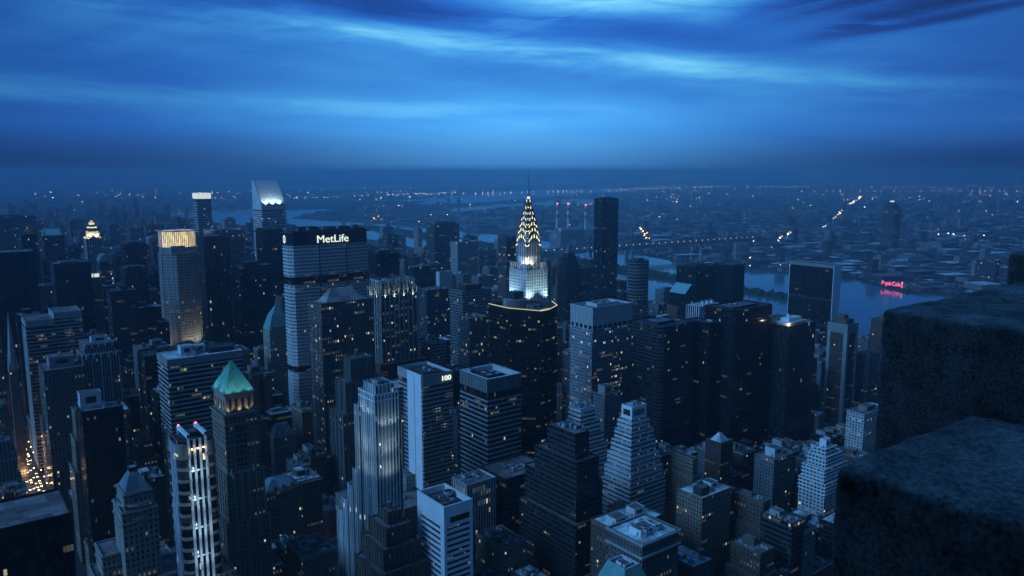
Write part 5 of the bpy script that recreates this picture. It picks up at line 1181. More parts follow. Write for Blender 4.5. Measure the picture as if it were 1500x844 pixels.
# ------------------------------------------------------------------ haze over the whole city
hm = bpy.data.materials.new('haze'); hm.use_nodes = True; nt = hm.node_tree; nt.nodes.clear()
pvn = nt.nodes.new('ShaderNodeVolumePrincipled'); pvn.inputs['Color'].default_value = (.66, .87, 1, 1); pvn.inputs['Density'].default_value = HAZE
pvn.inputs['Anisotropy'].default_value = .8
oo = nt.nodes.new('ShaderNodeOutputMaterial'); nt.links.new(pvn.outputs[0], oo.inputs['Volume']); MAT['haze'] = (hm, 3, 3)
m = MB(); m.box(-32000, 32000, -32000, 32000, -3, 356, 'haze'); hz_o = m.build('haze'); hz_o['kind'] = 'stuff'
INFILL = [
(468.2,290.2,15.2,25.5,76.7,7,1,0,1,'mid-rise narrow dark banded block, flat roof, in front of grey flats with box'),
(548,290.2,21.8,26.3,48.7,7,2,0,1,'mid-rise dark banded block, bright flat roof, in front of pale terrace block'),
(297.7,401.8,21.5,29.2,66.3,0,0,2,1,'mid-rise tan brick block, roof water tank, right of white machinery-roof tower'),
(432.8,290.2,19.9,27.9,64.2,1,1,1,1,'mid-rise brown brick block, stepped top, right of twin tan block'),
(183.1,1045.0,29.9,29.3,175.0,7,0,0,1,'tall dark banded block, flat roof, right of pale equipment roof'),
(189.6,482.2,23.4,29.8,60.1,0,0,0,1,'mid-rise tan brick block, flat roof, in front of dormered brown block'),
(85,692.2,24.4,28.0,128.3,0,1,1,1,'tall tan brick block, stepped top, left of black box-topped tower'),
(922,370.6,13.9,28.5,59.8,4,0,1,1,'mid-rise narrow dark stone block, stepped top, right of cream balcony block'),
(936.6,401.8,19.5,25.2,84.4,9,0,2,1,'mid-rise white brick block, roof water tank, right of cream balcony block'),
(496.9,401.8,11.1,29.2,82.4,0,0,1,1,'mid-rise narrow tan brick block, stepped top, left of pale cap tower'),
(479.7,321.4,12.4,29.3,77.5,1,1,1,1,'mid-rise narrow brown brick block, stepped top, right of twin tan block'),
(237,611.8,23.6,28.5,59.2,1,2,0,1,'mid-rise brown brick block, bright flat roof, right of dormered brown block'),
(159.5,772.6,35.4,29.7,149.2,7,0,0,1,'tall wide dark banded block, flat roof, left of bright flat office roof'),
(1013.2,370.6,16.1,26.5,56.2,7,0,0,1,'mid-rise narrow dark banded block, flat roof, right of cream balcony block'),
(493.8,241.0,31.2,27.3,47.8,4,0,2,1,'low dark stone block, roof water tank, in front of pale terrace block'),
(1095.1,451.0,24.9,29.5,87.2,1,1,1,1,'mid-rise brown brick block, stepped top, right of dark river tower'),
(993.7,451.0,18.2,25.8,66.7,1,1,0,1,'mid-rise brown brick block, flat roof, in front of dark river tower'),
(635.3,321.4,21.2,30.1,43.2,8,2,0,1,'low black gridded block, bright flat roof, right of pale terrace block'),
(32.2,772.6,22.8,25.8,90.6,5,1,1,1,'mid-rise grey ribbed block, stepped top, in front of church steeple'),
(116.9,643.0,25.1,27.3,78.9,1,2,2,1,'mid-rise brown brick block, bright roof water tank, left of white striped tower'),
(402,321.4,20.7,28.3,52.5,4,2,2,1,'mid-rise dark stone block, bright roof water tank, right of double-cornice block'),
(135.1,723.4,22.2,26.1,82.5,2,1,1,1,'mid-rise grey brick block, stepped top, right of black box-topped tower'),
(290.0,723.4,11.3,27.1,84.4,0,1,2,1,'mid-rise narrow tan brick block, roof water tank, left of ribbed stone spur'),
(267.0,803.8,23.6,30.2,106.3,0,1,0,1,'mid-rise tan brick block, flat roof, in front of copper mansard tower'),
(706,370.6,25.9,25.6,43.0,1,1,1,1,'low brown brick block, stepped top, right of pale terrace block'),
(570.2,290.2,26.7,25.7,42.9,1,0,0,1,'low brown brick block, flat roof, right of pale terrace block, the left one'),
(633.2,451.0,19.5,25.8,43.9,1,1,2,1,'low brown brick block, roof water tank, right of pale cap tower'),
(85,1045.0,23.4,28.1,156.0,8,1,0,1,'tall black gridded block, flat roof, left of two-height banded slab'),
(264.3,643.0,16.2,27.4,66.1,1,0,2,1,'mid-rise narrow brown brick block, roof water tank, left of white ribbed tower'),
(237,1174.6,34.7,27.9,130.3,8,2,0,1,'tall wide black gridded block, bright flat roof, left of octagonal glowing crown'),
(483.8,290.2,15.1,30.0,67.0,2,0,2,1,'mid-rise narrow grey brick block, roof water tank, in front of pale terrace block'),
(440.1,723.4,20.8,24.9,131.6,6,0,0,1,'tall grey banded block, flat roof, left of light blue banded block'),
(624.6,692.2,9.1,27.4,95.9,4,1,2,1,'mid-rise narrow dark stone block, roof water tank, right of edge-lit black tower'),
(157.7,723.4,30.9,25.6,125.2,8,1,0,1,'tall black gridded block, flat roof, left of bright flat office roof'),
(261.0,611.8,21.2,28.2,27.2,2,2,2,1,'low grey brick block, bright roof water tank, right of dormered brown block'),
(156.6,853.0,14.7,25.9,91.5,8,0,0,1,'mid-rise narrow black gridded block, flat roof, right of arched dormer block'),
(402,611.8,26.1,27.7,84.6,2,0,2,1,'mid-rise grey brick block, roof water tank, right of 100 sign'),
(273.8,772.6,35.3,27.1,69.0,1,2,1,1,'mid-rise wide brown brick block, bright stepped top, left of ribbed stone spur'),
(300.7,370.6,21.4,30.1,50.0,4,2,1,1,'mid-rise dark stone block, bright stepped top, in front of dark terraced block'),
(34.8,803.8,20.2,27.4,115.6,0,1,1,1,'tall tan brick block, stepped top, in front of church steeple'),
(1219.9,531.4,18.9,26.6,76.4,4,0,1,1,'mid-rise dark stone block, stepped top, right of dark river tower, the right one'),
(1201.9,451.0,24.3,29.9,56.9,2,1,2,1,'mid-rise grey brick block, roof water tank, right of dark river tower, the right one'),
(1017.9,401.8,15.7,27.7,51.8,1,2,1,1,'mid-rise narrow brown brick block, bright stepped top, right of dark river tower'),
(29.0,723.4,26.0,25.8,61.8,0,1,2,1,'mid-rise tan brick block, roof water tank, behind corner flat roof'),
(170.4,933.4,28.2,29.5,109.2,4,2,1,1,'mid-rise dark stone block, bright stepped top, right of arched dormer block'),
(499.3,290.2,25.7,27.8,31.5,1,0,2,1,'low brown brick block, roof water tank, in front of pale terrace block'),
(171.6,853.0,30.9,29.2,139.3,2,1,2,1,'tall grey brick block, roof water tank, left of bright flat office roof'),
(328.4,964.6,30.6,26.5,95.9,2,1,1,1,'mid-rise grey brick block, stepped top, left of copper mansard tower'),
(85,884.2,36.0,27.5,118.6,4,1,1,1,'tall wide dark stone block, stepped top, right of church steeple'),
(439.7,692.2,33.4,25.2,104.9,8,0,0,1,'mid-rise black gridded block, flat roof, in front of light blue banded block'),
(237.0,1045.0,11.1,28.2,130.1,8,1,0,1,'tall narrow black gridded block, flat roof, in front of octagonal glowing crown'),
(197.2,1174.6,15.8,26.5,165.1,7,2,0,1,'tall narrow dark banded block, bright flat roof, right of pale equipment roof'),
(237,772.6,36.4,29.9,66.4,5,1,2,1,'mid-rise wide grey ribbed block, roof water tank, behind green pyramid roof'),
(193.5,531.4,19.5,25.6,42.9,4,0,1,1,'low dark stone block, stepped top, in front of dormered brown block'),
(173.6,531.4,19.5,24.8,47.0,5,2,1,1,'low grey ribbed block, bright stepped top, in front of dormered brown block'),
(635.6,370.6,24.0,28.6,54.9,2,0,1,1,'mid-rise grey brick block, stepped top, right of grey flats with box'),
(1069.2,482.2,18.1,28.8,68.0,5,1,0,1,'mid-rise grey ribbed block, flat roof, right of dark river tower'),
(1150,1607.8,37.5,25.5,123.6,5,1,1,1,'tall wide grey ribbed block, stepped top, right of white-striped flats'),
(797.9,451.0,18.9,27.1,22.8,8,0,0,1,'low black gridded block, flat roof, left of cream balcony block'),
(819.0,482.2,11.9,26.2,39.4,2,2,0,1,'low narrow grey brick block, bright flat roof, left of cream balcony block'),
(548,321.4,26.7,27.6,36.6,4,2,2,1,'low dark stone block, bright roof water tank, in front of pale terrace block'),
(111.4,723.4,23.4,28.6,115.8,4,2,2,1,'tall dark stone block, bright roof water tank, right of black box-topped tower'),
(142.3,643.0,25.2,28.4,50.4,0,1,2,1,'mid-rise tan brick block, roof water tank, left of white striped tower'),
(955.6,562.6,26.4,26.0,66.5,2,1,2,1,'mid-rise grey brick block, roof water tank, left of pale pilaster tower'),
(251.6,643.0,12.3,26.8,59.6,5,1,2,1,'mid-rise narrow grey ribbed block, roof water tank, behind dormered brown block'),
(18.1,853.0,36.9,28.4,178.0,4,2,2,1,'tall wide dark stone block, bright roof water tank, behind church steeple'),
(842.8,1205.8,36.6,24.8,121.8,6,1,0,1,'tall wide grey banded block, flat roof, right of white-striped flats'),
(1029.7,370.6,22.9,25.9,66.9,1,1,2,1,'mid-rise brown brick block, roof water tank, right of dark river tower'),
(624.6,3104.2,51.4,28.3,116.2,11,1,0,1,'tall wide hazy dark block, flat roof, right of gold stepped crown'),
(1078.1,964.6,20.3,24.9,76.6,2,0,0,1,'mid-rise grey brick block, flat roof, in front of oval banded tower'),
(1192.8,562.6,26.1,25.3,63.9,2,1,2,1,'mid-rise grey brick block, roof water tank, right of dark river tower, the left one'),
(1175.5,451.0,26.0,25.0,43.1,7,2,0,1,'low dark banded block, bright flat roof, right of dark river tower'),
(633.0,772.6,43.0,29.8,113.3,6,0,0,1,'tall wide grey banded block, flat roof, right of edge-lit black tower'),
(252.4,1849.0,19.6,27.6,166.6,8,1,0,1,'tall black gridded block, flat roof, left of gold stepped crown'),
(85,723.4,26.0,29.3,45.1,8,2,0,1,'low black gridded block, bright flat roof, right of corner flat roof'),
(732.3,370.6,23.9,29.1,18.2,1,1,0,1,'low brown brick block, flat roof, right of pale terrace block, the right one'),
(579.6,2653.0,51.9,26.2,151.7,11,2,0,1,'tall wide hazy dark block, bright flat roof, left of glowing white collar'),
(976.7,933.4,29.7,27.1,89.4,0,0,1,1,'mid-rise tan brick block, stepped top, in front of oval banded tower'),
(621.7,370.6,13.5,29.0,29.0,1,0,1,1,'low narrow brown brick block, stepped top, right of grey flats with box'),
(433.3,1929.4,32.3,29.6,163.4,7,0,0,1,'tall dark banded block, flat roof, behind octagonal glowing crown'),
(1283.8,2411.8,41.2,25.4,130.9,10,1,0,1,'tall wide hazy grey block, flat roof, left of wide curved-top flats'),
(1017.9,1174.6,34.0,27.9,110.8,4,0,1,1,'tall dark stone block, stepped top, left of pointed wedge top'),
(641.2,401.8,12.0,29.8,58.6,0,0,2,1,'mid-rise narrow tan brick block, roof water tank, behind grey flats with box'),
(289.0,1335.4,30.8,26.6,157.0,7,0,0,1,'tall dark banded block, flat roof, left of octagonal glowing crown, the right one'),
(1310.6,2219.8,14.4,29.0,136.0,10,0,0,1,'tall narrow hazy grey block, flat roof, left of wide curved-top flats'),
(1040.6,451.0,21.6,25.2,67.0,2,2,2,1,'mid-rise grey brick block, bright roof water tank, right of dark river tower'),
(303.8,1657.0,27.3,28.5,157.9,8,0,0,1,'tall black gridded block, flat roof, right of gold stepped crown'),
(877.1,531.4,14.9,26.0,87.2,1,0,2,1,'mid-rise narrow brown brick block, roof water tank, right of white machinery block'),
(101.0,1255.0,36.5,30.1,162.0,5,1,2,1,'tall wide grey ribbed block, roof water tank, left of pale equipment roof'),
(1039.8,1447.0,30.8,25.4,100.1,6,0,0,1,'mid-rise grey banded block, flat roof, right of white-striped flats'),
(1169.1,611.8,18.3,29.1,59.5,5,0,2,1,'mid-rise grey ribbed block, roof water tank, left of dark river tower'),
(609.7,451.0,23.1,26.0,24.6,1,1,1,1,'low brown brick block, stepped top, right of pale cap tower'),
(597.1,451.0,12.3,27.0,51.4,2,1,0,1,'mid-rise narrow grey brick block, flat roof, left of pale cap tower'),
(280.0,401.8,17.2,29.0,42.9,1,1,2,1,'low brown brick block, roof water tank, right of white machinery-roof tower'),
(1100.0,531.4,20.0,28.8,77.5,4,0,1,1,'mid-rise dark stone block, stepped top, right of dark river tower, the left one'),
(1222.0,1335.4,31.6,25.5,97.9,8,2,0,1,'mid-rise black gridded block, bright flat roof, right of pointed wedge top'),
(303.7,853.0,19.3,30.2,65.4,8,1,0,1,'mid-rise black gridded block, flat roof, in front of copper mansard tower'),
(1032.5,1255.0,30.3,25.8,131.7,8,1,0,1,'tall black gridded block, flat roof, right of needle spire'),
(1266.1,482.2,23.3,28.3,57.3,1,0,0,1,'mid-rise brown brick block, flat roof, right of dark river tower'),
(653.1,451.0,22.9,26.9,39.9,8,0,0,1,'low black gridded block, flat roof, right of pale cap tower'),
(137.8,1255.0,30.1,29.8,161.5,6,0,0,1,'tall grey banded block, flat roof, left of pale equipment roof, the right one'),
(548,482.2,13.7,29.8,52.1,1,0,0,1,'mid-rise narrow brown brick block, flat roof, right of white ziggurat'),
(270.1,1255.0,15.5,27.1,142.7,5,1,0,1,'tall narrow grey ribbed block, flat roof, left of octagonal glowing crown'),
(109.8,692.2,16.0,26.6,124.6,6,1,0,1,'tall narrow grey banded block, flat roof, right of black box-topped tower'),
(947.5,1415.8,24.6,28.2,94.9,4,1,2,1,'mid-rise dark stone block, roof water tank, in front of white-striped flats'),
(562.9,884.2,27.9,25.6,91.7,7,2,0,1,'mid-rise dark banded block, bright flat roof, left of light blue banded block'),
(237.0,723.4,11.1,30.0,92.8,6,1,0,1,'mid-rise narrow grey banded block, flat roof, behind green pyramid roof'),
(1173.4,401.8,14.6,30.0,91.1,1,1,0,1,'mid-rise narrow brown brick block, flat roof, right of dark river tower'),
(1084.2,1255.0,35.8,28.6,131.0,4,1,2,1,'tall wide dark stone block, roof water tank, right of needle spire'),
(817.2,451.0,23.1,26.9,20.9,0,1,2,1,'low tan brick block, roof water tank, left of cream balcony block, the right one'),
(424.6,401.8,13.1,29.9,52.2,1,1,1,1,'mid-rise narrow brown brick block, stepped top, behind cluttered courtyard block'),
(237,803.8,29.6,26.3,126.8,0,2,1,1,'tall tan brick block, bright stepped top, left of copper mansard tower'),
(165.2,1496.2,12.3,30.1,171.4,8,1,0,1,'tall narrow black gridded block, flat roof, left of pale equipment roof, the left one'),
(779.3,884.2,30.2,29.7,83.2,4,0,2,1,'mid-rise dark stone block, roof water tank, left of steel clad tower'),
(416.5,1094.2,23.5,26.7,138.2,2,0,2,1,'tall grey brick block, roof water tank, left of lettered sign slab'),
(1072.8,643.0,25.0,26.0,74.4,5,0,2,1,'mid-rise grey ribbed block, roof water tank, behind pale pilaster tower'),
(1067.2,2009.8,33.1,27.2,127.1,11,0,0,1,'tall hazy dark block, flat roof, left of wide curved-top flats'),
(584.0,482.2,26.1,29.6,41.2,1,2,1,1,'low brown brick block, bright stepped top, left of pale cap tower'),
(453.1,290.2,14.7,28.9,42.7,1,1,2,1,'low narrow brown brick block, roof water tank, right of twin tan block'),
(1225.1,1205.8,27.2,26.6,55.8,7,1,0,1,'mid-rise dark banded block, flat roof, left of oval banded tower, the right one'),
(639.8,3506.2,36.2,29.3,105.7,10,2,0,1,'mid-rise wide hazy grey block, bright flat roof, right of gold stepped crown, leftmost'),
(152.6,1094.2,34.8,28.8,114.0,1,0,1,1,'tall wide brown brick block, stepped top, right of two-height banded slab'),
(1039.9,611.8,21.5,27.2,61.4,5,1,2,1,'mid-rise grey ribbed block, roof water tank, left of pale pilaster tower'),
(85,1013.8,16.7,27.5,39.5,4,0,0,1,'low narrow dark stone block, flat roof, in front of church steeple'),
(1254.0,1335.4,23.5,26.7,114.4,7,1,0,1,'tall dark banded block, flat roof, left of tallest black slab'),
(945.9,531.4,15.6,25.2,40.4,7,1,0,1,'low narrow dark banded block, flat roof, right of white machinery block'),
(237.0,692.2,15.0,27.3,37.5,2,0,1,1,'low narrow grey brick block, stepped top, right of green pyramid roof'),
(935.5,562.6,19.6,24.9,35.3,4,2,1,1,'low dark stone block, bright stepped top, right of white machinery block'),
(85,643.0,12.5,26.8,30.8,0,1,2,1,'low narrow tan brick block, roof water tank, left of slate pyramid block'),
(1288.5,451.0,19.9,28.8,80.1,7,2,0,1,'mid-rise dark banded block, bright flat roof, right of dark river tower'),
(85,1094.2,15.8,26.6,60.8,7,2,0,1,'mid-rise narrow dark banded block, bright flat roof, in front of church steeple'),
(1074.6,401.8,14.4,25.6,52.8,4,1,2,1,'mid-rise narrow dark stone block, roof water tank, right of dark river tower'),
(472.2,2782.6,52.8,29.1,76.7,10,1,0,1,'mid-rise wide hazy grey block, flat roof, right of gold stepped crown, second from left'),
(1302.2,1286.2,22.8,29.2,64.5,7,0,0,1,'mid-rise dark banded block, flat roof, left of oval banded tower, the left one'),
(1021.5,1768.6,28.6,25.8,96.6,11,0,0,1,'mid-rise hazy dark block, flat roof, left of wide curved-top flats, fourth from left'),
(868.1,1174.6,23.9,27.6,100.4,6,1,0,1,'mid-rise grey banded block, flat roof, left of needle spire'),
(1291.3,2331.4,33.7,26.0,73.0,11,2,0,1,'mid-rise hazy dark block, bright flat roof, left of wide curved-top flats'),
(1150,1255.0,36.4,27.7,73.0,7,1,0,1,'mid-rise wide dark banded block, flat roof, right of pointed wedge top'),
(562.1,482.2,21.5,27.1,48.0,4,1,0,1,'low dark stone block, flat roof, right of white ziggurat'),
(283.7,2782.6,47.8,29.6,153.6,11,1,0,1,'tall wide hazy dark block, flat roof, left of gold stepped crown, the left one'),
(706,401.8,21.2,27.9,40.9,9,0,0,1,'low white brick block, flat roof, behind pale terrace block'),
(634.5,723.4,22.0,25.1,80.6,1,1,1,1,'mid-rise brown brick block, stepped top, right of edge-lit black tower'),
(1087.7,482.2,16.1,26.8,67.5,0,1,1,1,'mid-rise narrow tan brick block, stepped top, right of dark river tower'),
(1089.4,401.8,19.6,26.6,56.0,0,2,2,1,'mid-rise tan brick block, bright roof water tank, right of dark river tower'),
(402,1817.8,24.0,25.4,119.7,7,0,0,1,'tall dark banded block, flat roof, left of octagonal glowing crown, the left one'),
(1253.3,451.0,21.1,27.5,56.7,0,0,1,1,'mid-rise tan brick block, stepped top, right of dark river tower'),
(840.7,451.0,21.2,27.2,22.0,0,1,1,1,'low tan brick block, stepped top, left of cream balcony block'),
(263.3,884.2,30.8,25.3,117.4,2,0,0,1,'tall grey brick block, flat roof, left of copper mansard tower'),
(722.4,451.0,14.8,26.5,28.0,1,1,1,1,'low narrow brown brick block, stepped top, behind grey flats with box'),
(1246.1,562.6,15.4,26.0,58.4,5,2,1,1,'mid-rise narrow grey ribbed block, bright stepped top, right of dark river tower'),
(1221.4,482.2,26.2,27.2,55.6,0,0,2,1,'mid-rise tan brick block, roof water tank, right of dark river tower, the left one'),
(1074.5,3265.0,45.5,26.9,94.4,10,1,0,1,'mid-rise wide hazy grey block, flat roof, left of slanted white roof'),
(1086.3,1817.8,18.7,28.9,96.1,11,1,0,0,'mid-rise hazy dark block, flat roof, left of wide curved-top flats, fifth from left'),
(1204.6,2009.8,28.3,30.2,95.3,10,2,0,0,'mid-rise hazy grey block, bright flat roof, left of wide curved-top flats'),
(102.9,531.4,17.3,27.7,65.3,4,1,1,0,'mid-rise dark stone block, stepped top, right of slate pyramid block'),
(975.5,1929.4,28.2,26.5,121.0,10,1,0,0,'tall hazy grey block, flat roof, left of wide curved-top flats'),
(123.9,1125.4,12.5,29.9,150.0,8,1,0,0,'tall narrow black gridded block, flat roof, left of pale equipment roof, the right one'),
(1092.9,1174.6,27.1,25.3,68.6,7,1,0,0,'mid-rise dark banded block, flat roof, right of pointed wedge top'),
(482.0,2863.0,43.0,27.7,85.1,11,1,0,0,'mid-rise wide hazy dark block, flat roof, right of gold stepped crown, leftmost'),
(625.5,3345.4,37.8,29.5,70.8,11,0,0,0,'mid-rise wide hazy dark block, flat roof, right of gold stepped crown, third from left'),
(639.5,964.6,14.2,30.1,124.7,2,0,2,0,'tall narrow grey brick block, roof water tank, right of blue glass box'),
(548,401.8,12.7,28.6,42.4,8,1,0,0,'low narrow black gridded block, flat roof, in front of pale cap tower'),
(321.9,2219.8,37.1,25.1,143.3,11,1,0,0,'tall wide hazy dark block, flat roof, left of gold stepped crown, the right one'),
(1178.6,772.6,21.7,25.8,67.7,4,0,2,0,'mid-rise dark stone block, roof water tank, left of slab with marble end'),
(451.3,772.6,27.2,27.9,123.9,8,0,0,0,'tall black gridded block, flat roof, right of scalloped brown tower'),
(159.5,1447.0,27.8,26.3,150.2,8,0,0,0,'tall black gridded block, flat roof, left of pale equipment roof'),
(1279.9,2251.0,45.1,25.2,57.7,10,1,0,0,'mid-rise wide hazy grey block, flat roof, left of wide curved-top flats, the right one'),
(922,2813.8,46.2,30.1,100.0,11,2,0,0,'mid-rise wide hazy dark block, flat roof, in front of slanted white roof, the left one'),
(737.5,451.0,25.0,28.8,21.3,1,2,1,0,'low brown brick block, bright stepped top, behind grey flats with box'),
(511.7,3747.4,13.3,25.1,94.3,11,0,0,0,'mid-rise narrow hazy dark block, flat roof, left of gold stepped crown, the right one'),
(442.4,2009.8,31.4,29.1,163.5,10,2,0,0,'tall hazy grey block, bright flat roof, right of gold stepped crown'),
(953.7,1688.2,14.7,28.1,100.0,0,0,1,0,'mid-rise narrow tan brick block, stepped top, left of wide curved-top flats'),
(237,2300.2,53.8,29.9,146.3,10,1,0,0,'tall wide hazy grey block, flat roof, left of gold stepped crown'),
(1291.3,1898.2,19.3,30.2,131.5,11,0,0,0,'tall hazy dark block, flat roof, behind white-striped flats'),
(706,2782.6,41.8,26.2,138.3,11,1,0,0,'tall wide hazy dark block, flat roof, left of glowing white collar'),
(599.9,4100.2,54.0,29.5,70.5,11,1,0,0,'mid-rise wide hazy dark block, flat roof, behind gold stepped crown'),
(576.0,1737.4,26.3,27.3,146.8,1,0,0,0,'tall brown brick block, flat roof, in front of slanted white roof'),
(583.4,1688.2,35.0,28.2,144.3,8,2,0,0,'tall wide black gridded block, bright flat roof, in front of slanted white roof'),
(421.6,1978.6,27.4,28.1,145.7,11,0,0,0,'tall hazy dark block, flat roof, left of octagonal glowing crown'),
(954.4,3135.4,49.2,29.5,108.9,10,1,0,0,'mid-rise wide hazy grey block, flat roof, right of glowing white collar'),
(605.6,1849.0,28.3,25.2,154.4,7,0,0,0,'tall dark banded block, flat roof, in front of slanted white roof'),
(275.8,933.4,34.1,26.6,109.8,1,2,1,0,'mid-rise wide brown brick block, bright stepped top, left of copper mansard tower'),
(237,933.4,14.5,25.1,120.2,7,0,0,0,'tall narrow dark banded block, flat roof, behind bright flat office roof'),
(142.9,933.4,27.0,26.5,105.3,2,1,0,0,'mid-rise grey brick block, flat roof, right of arched dormer block'),
(1058.7,1978.6,32.2,26.8,105.7,11,0,0,0,'mid-rise hazy dark block, flat roof, left of wide curved-top flats, leftmost'),
(548,3265.0,50.9,25.6,69.9,11,0,0,0,'mid-rise wide hazy dark block, flat roof, right of gold stepped crown, second from left'),
(1072.6,1174.6,19.9,27.4,70.8,4,1,2,0,'mid-rise dark stone block, roof water tank, right of pointed wedge top, the left one'),
(603.0,3376.6,32.8,29.2,77.7,11,1,0,0,'mid-rise hazy dark block, flat roof, right of gold stepped crown, the right one'),
(489.7,3827.8,35.3,25.3,89.9,11,2,0,0,'mid-rise wide hazy dark block, bright flat roof, left of gold stepped crown'),
(164.7,803.8,22.6,27.7,130.7,4,1,2,0,'tall dark stone block, roof water tank, left of bright flat office roof'),
(1150,451.0,25.1,28.5,32.2,1,0,0,0,'low brown brick block, flat roof, right of dark river tower, the right one'),
(784.3,853.0,16.0,28.9,88.4,2,0,2,0,'mid-rise narrow grey brick block, roof water tank, left of steel clad tower'),
(630.3,3827.8,45.7,29.6,69.2,10,0,0,0,'mid-rise wide hazy grey block, flat roof, behind gold stepped crown, second from left'),
(502.7,3617.8,22.3,25.9,74.0,10,0,0,0,'mid-rise hazy grey block, flat roof, left of gold stepped crown, the right one'),
(146.2,772.6,12.9,28.2,69.3,4,0,1,0,'mid-rise narrow dark stone block, stepped top, right of black box-topped tower'),
(1024.3,1849.0,31.1,29.4,92.9,11,0,0,0,'mid-rise hazy dark block, flat roof, left of wide curved-top flats, third from left'),
(980.7,401.8,23.4,30.1,43.7,1,1,0,0,'low brown brick block, flat roof, right of dark river tower, the left one'),
(1174.2,1688.2,29.0,29.9,77.5,11,1,0,0,'mid-rise hazy dark block, flat roof, right of white-striped flats'),
(503.6,451.0,21.4,28.6,50.4,4,0,1,0,'mid-rise dark stone block, stepped top, right of white ziggurat'),
(345.8,2411.8,13.2,26.6,141.0,10,2,0,0,'tall narrow hazy grey block, bright flat roof, left of gold stepped crown'),
(291.0,803.8,21.0,29.1,62.3,2,1,1,0,'mid-rise grey brick block, stepped top, in front of copper mansard tower'),
(1179.4,3055.0,54.5,24.8,105.3,11,1,0,0,'mid-rise wide hazy dark block, flat roof, right of slanted white roof'),
(1286.1,1737.4,38.9,26.9,132.8,10,1,0,0,'tall wide hazy grey block, flat roof, right of white-striped flats'),
(1051.4,401.8,22.7,28.0,44.6,1,1,1,0,'low brown brick block, stepped top, right of dark river tower'),
(868.3,1255.0,23.7,29.4,115.8,7,0,0,0,'tall dark banded block, flat roof, in front of white-striped flats'),
(1221.9,2219.8,51.4,26.1,57.8,10,1,0,0,'mid-rise wide hazy grey block, flat roof, left of wide curved-top flats, the left one'),
(1245.7,1094.2,21.1,27.6,46.4,0,1,2,0,'low tan brick block, roof water tank, left of notched glass tower'),
(740.0,853.0,15.6,29.4,70.4,5,2,1,0,'mid-rise narrow grey ribbed block, bright stepped top, left of steel clad tower'),
(762.9,451.0,14.6,28.7,18.2,4,0,2,0,'low narrow dark stone block, roof water tank, right of grey flats with box'),
(599.3,3265.0,25.3,26.1,60.3,10,2,0,0,'mid-rise hazy grey block, bright flat roof, right of gold stepped crown, the left one'),
(610.5,482.2,19.7,25.5,37.3,4,2,1,0,'low dark stone block, bright stepped top, left of pale cap tower'),
(185.3,964.6,27.7,26.2,108.9,2,0,1,0,'mid-rise grey brick block, stepped top, left of bright flat office roof'),
(105.7,562.6,16.0,25.1,63.4,1,2,1,0,'mid-rise narrow brown brick block, bright stepped top, right of slate pyramid block'),
(1150,3376.6,23.8,27.6,90.9,10,1,0,0,'mid-rise hazy grey block, flat roof, in front of slanted white roof'),
(1305.5,1849.0,19.5,27.5,89.3,11,2,0,0,'mid-rise hazy dark block, bright flat roof, right of white-striped flats'),
(1171.5,692.2,15.4,26.7,55.9,5,0,2,0,'mid-rise narrow grey ribbed block, roof water tank, behind pale pilaster tower'),
(251.9,933.4,23.6,25.1,116.5,7,1,0,0,'tall dark banded block, flat roof, behind bright flat office roof'),
(612.5,3055.0,41.3,27.4,71.6,10,2,0,0,'mid-rise wide hazy grey block, bright flat roof, right of gold stepped crown, third from left'),
(706,3827.8,50.2,27.8,72.4,10,1,0,0,'mid-rise wide hazy grey block, flat roof, right of gold stepped crown, third from left'),
(1306.4,2380.6,18.6,25.2,90.6,11,0,0,0,'mid-rise hazy dark block, flat roof, left of wide curved-top flats, second from left'),
(1179.4,1013.8,15.9,27.0,49.1,7,0,0,0,'mid-rise narrow dark banded block, flat roof, left of notched glass tower'),
(1071.0,1447.0,34.0,28.1,110.0,4,2,1,0,'mid-rise dark stone block, bright stepped top, right of white-striped flats'),
(1015.2,964.6,29.1,28.1,82.6,4,2,1,0,'mid-rise dark stone block, bright stepped top, in front of oval banded tower'),
(771.2,1366.6,16.7,25.4,126.1,4,1,1,0,'tall narrow dark stone block, stepped top, left of wide curved-top flats'),
(732.5,803.8,15.0,29.9,65.8,0,2,2,0,'mid-rise narrow tan brick block, bright roof water tank, left of steel clad tower'),
(777.9,451.0,19.6,27.0,14.9,0,1,1,0,'low tan brick block, stepped top, behind pale terrace block'),
(765.1,401.8,19.9,27.9,23.7,5,1,0,0,'low grey ribbed block, flat roof, in front of cream balcony block'),
(465.9,3506.2,46.8,28.2,55.0,10,0,0,0,'mid-rise wide hazy grey block, flat roof, left of gold stepped crown, the left one'),
(342.9,1496.2,16.1,27.5,153.1,7,0,0,0,'tall narrow dark banded block, flat roof, left of octagonal glowing crown'),
(848.5,482.2,17.9,27.4,13.4,0,1,2,0,'low tan brick block, roof water tank, left of cream balcony block, the left one'),
(579.9,4069.0,44.0,28.1,49.6,10,0,0,0,'mid-rise wide hazy grey block, flat roof, left of gold stepped crown, the right one'),
(1072.6,370.6,17.3,26.1,66.0,0,2,1,0,'mid-rise tan brick block, bright stepped top, right of dark river tower'),
(869.4,1366.6,22.6,30.0,104.4,0,1,2,0,'mid-rise tan brick block, roof water tank, in front of white-striped flats'),
(548,4149.4,49.1,26.8,70.6,11,1,0,0,'mid-rise wide hazy dark block, flat roof, left of gold stepped crown'),
(653.8,1205.8,22.2,27.9,161.2,4,2,1,0,'tall dark stone block, bright stepped top, left of wide curved-top flats'),
(275.7,1657.0,27.7,28.3,119.5,8,2,0,0,'tall black gridded block, bright flat roof, right of pale equipment roof'),
(187.6,1768.6,25.4,29.1,121.8,6,1,0,0,'tall grey banded block, flat roof, left of pale equipment roof, the left one'),
(1289.8,482.2,22.4,24.8,54.3,0,0,2,0,'mid-rise tan brick block, roof water tank, right of dark river tower, the right one'),
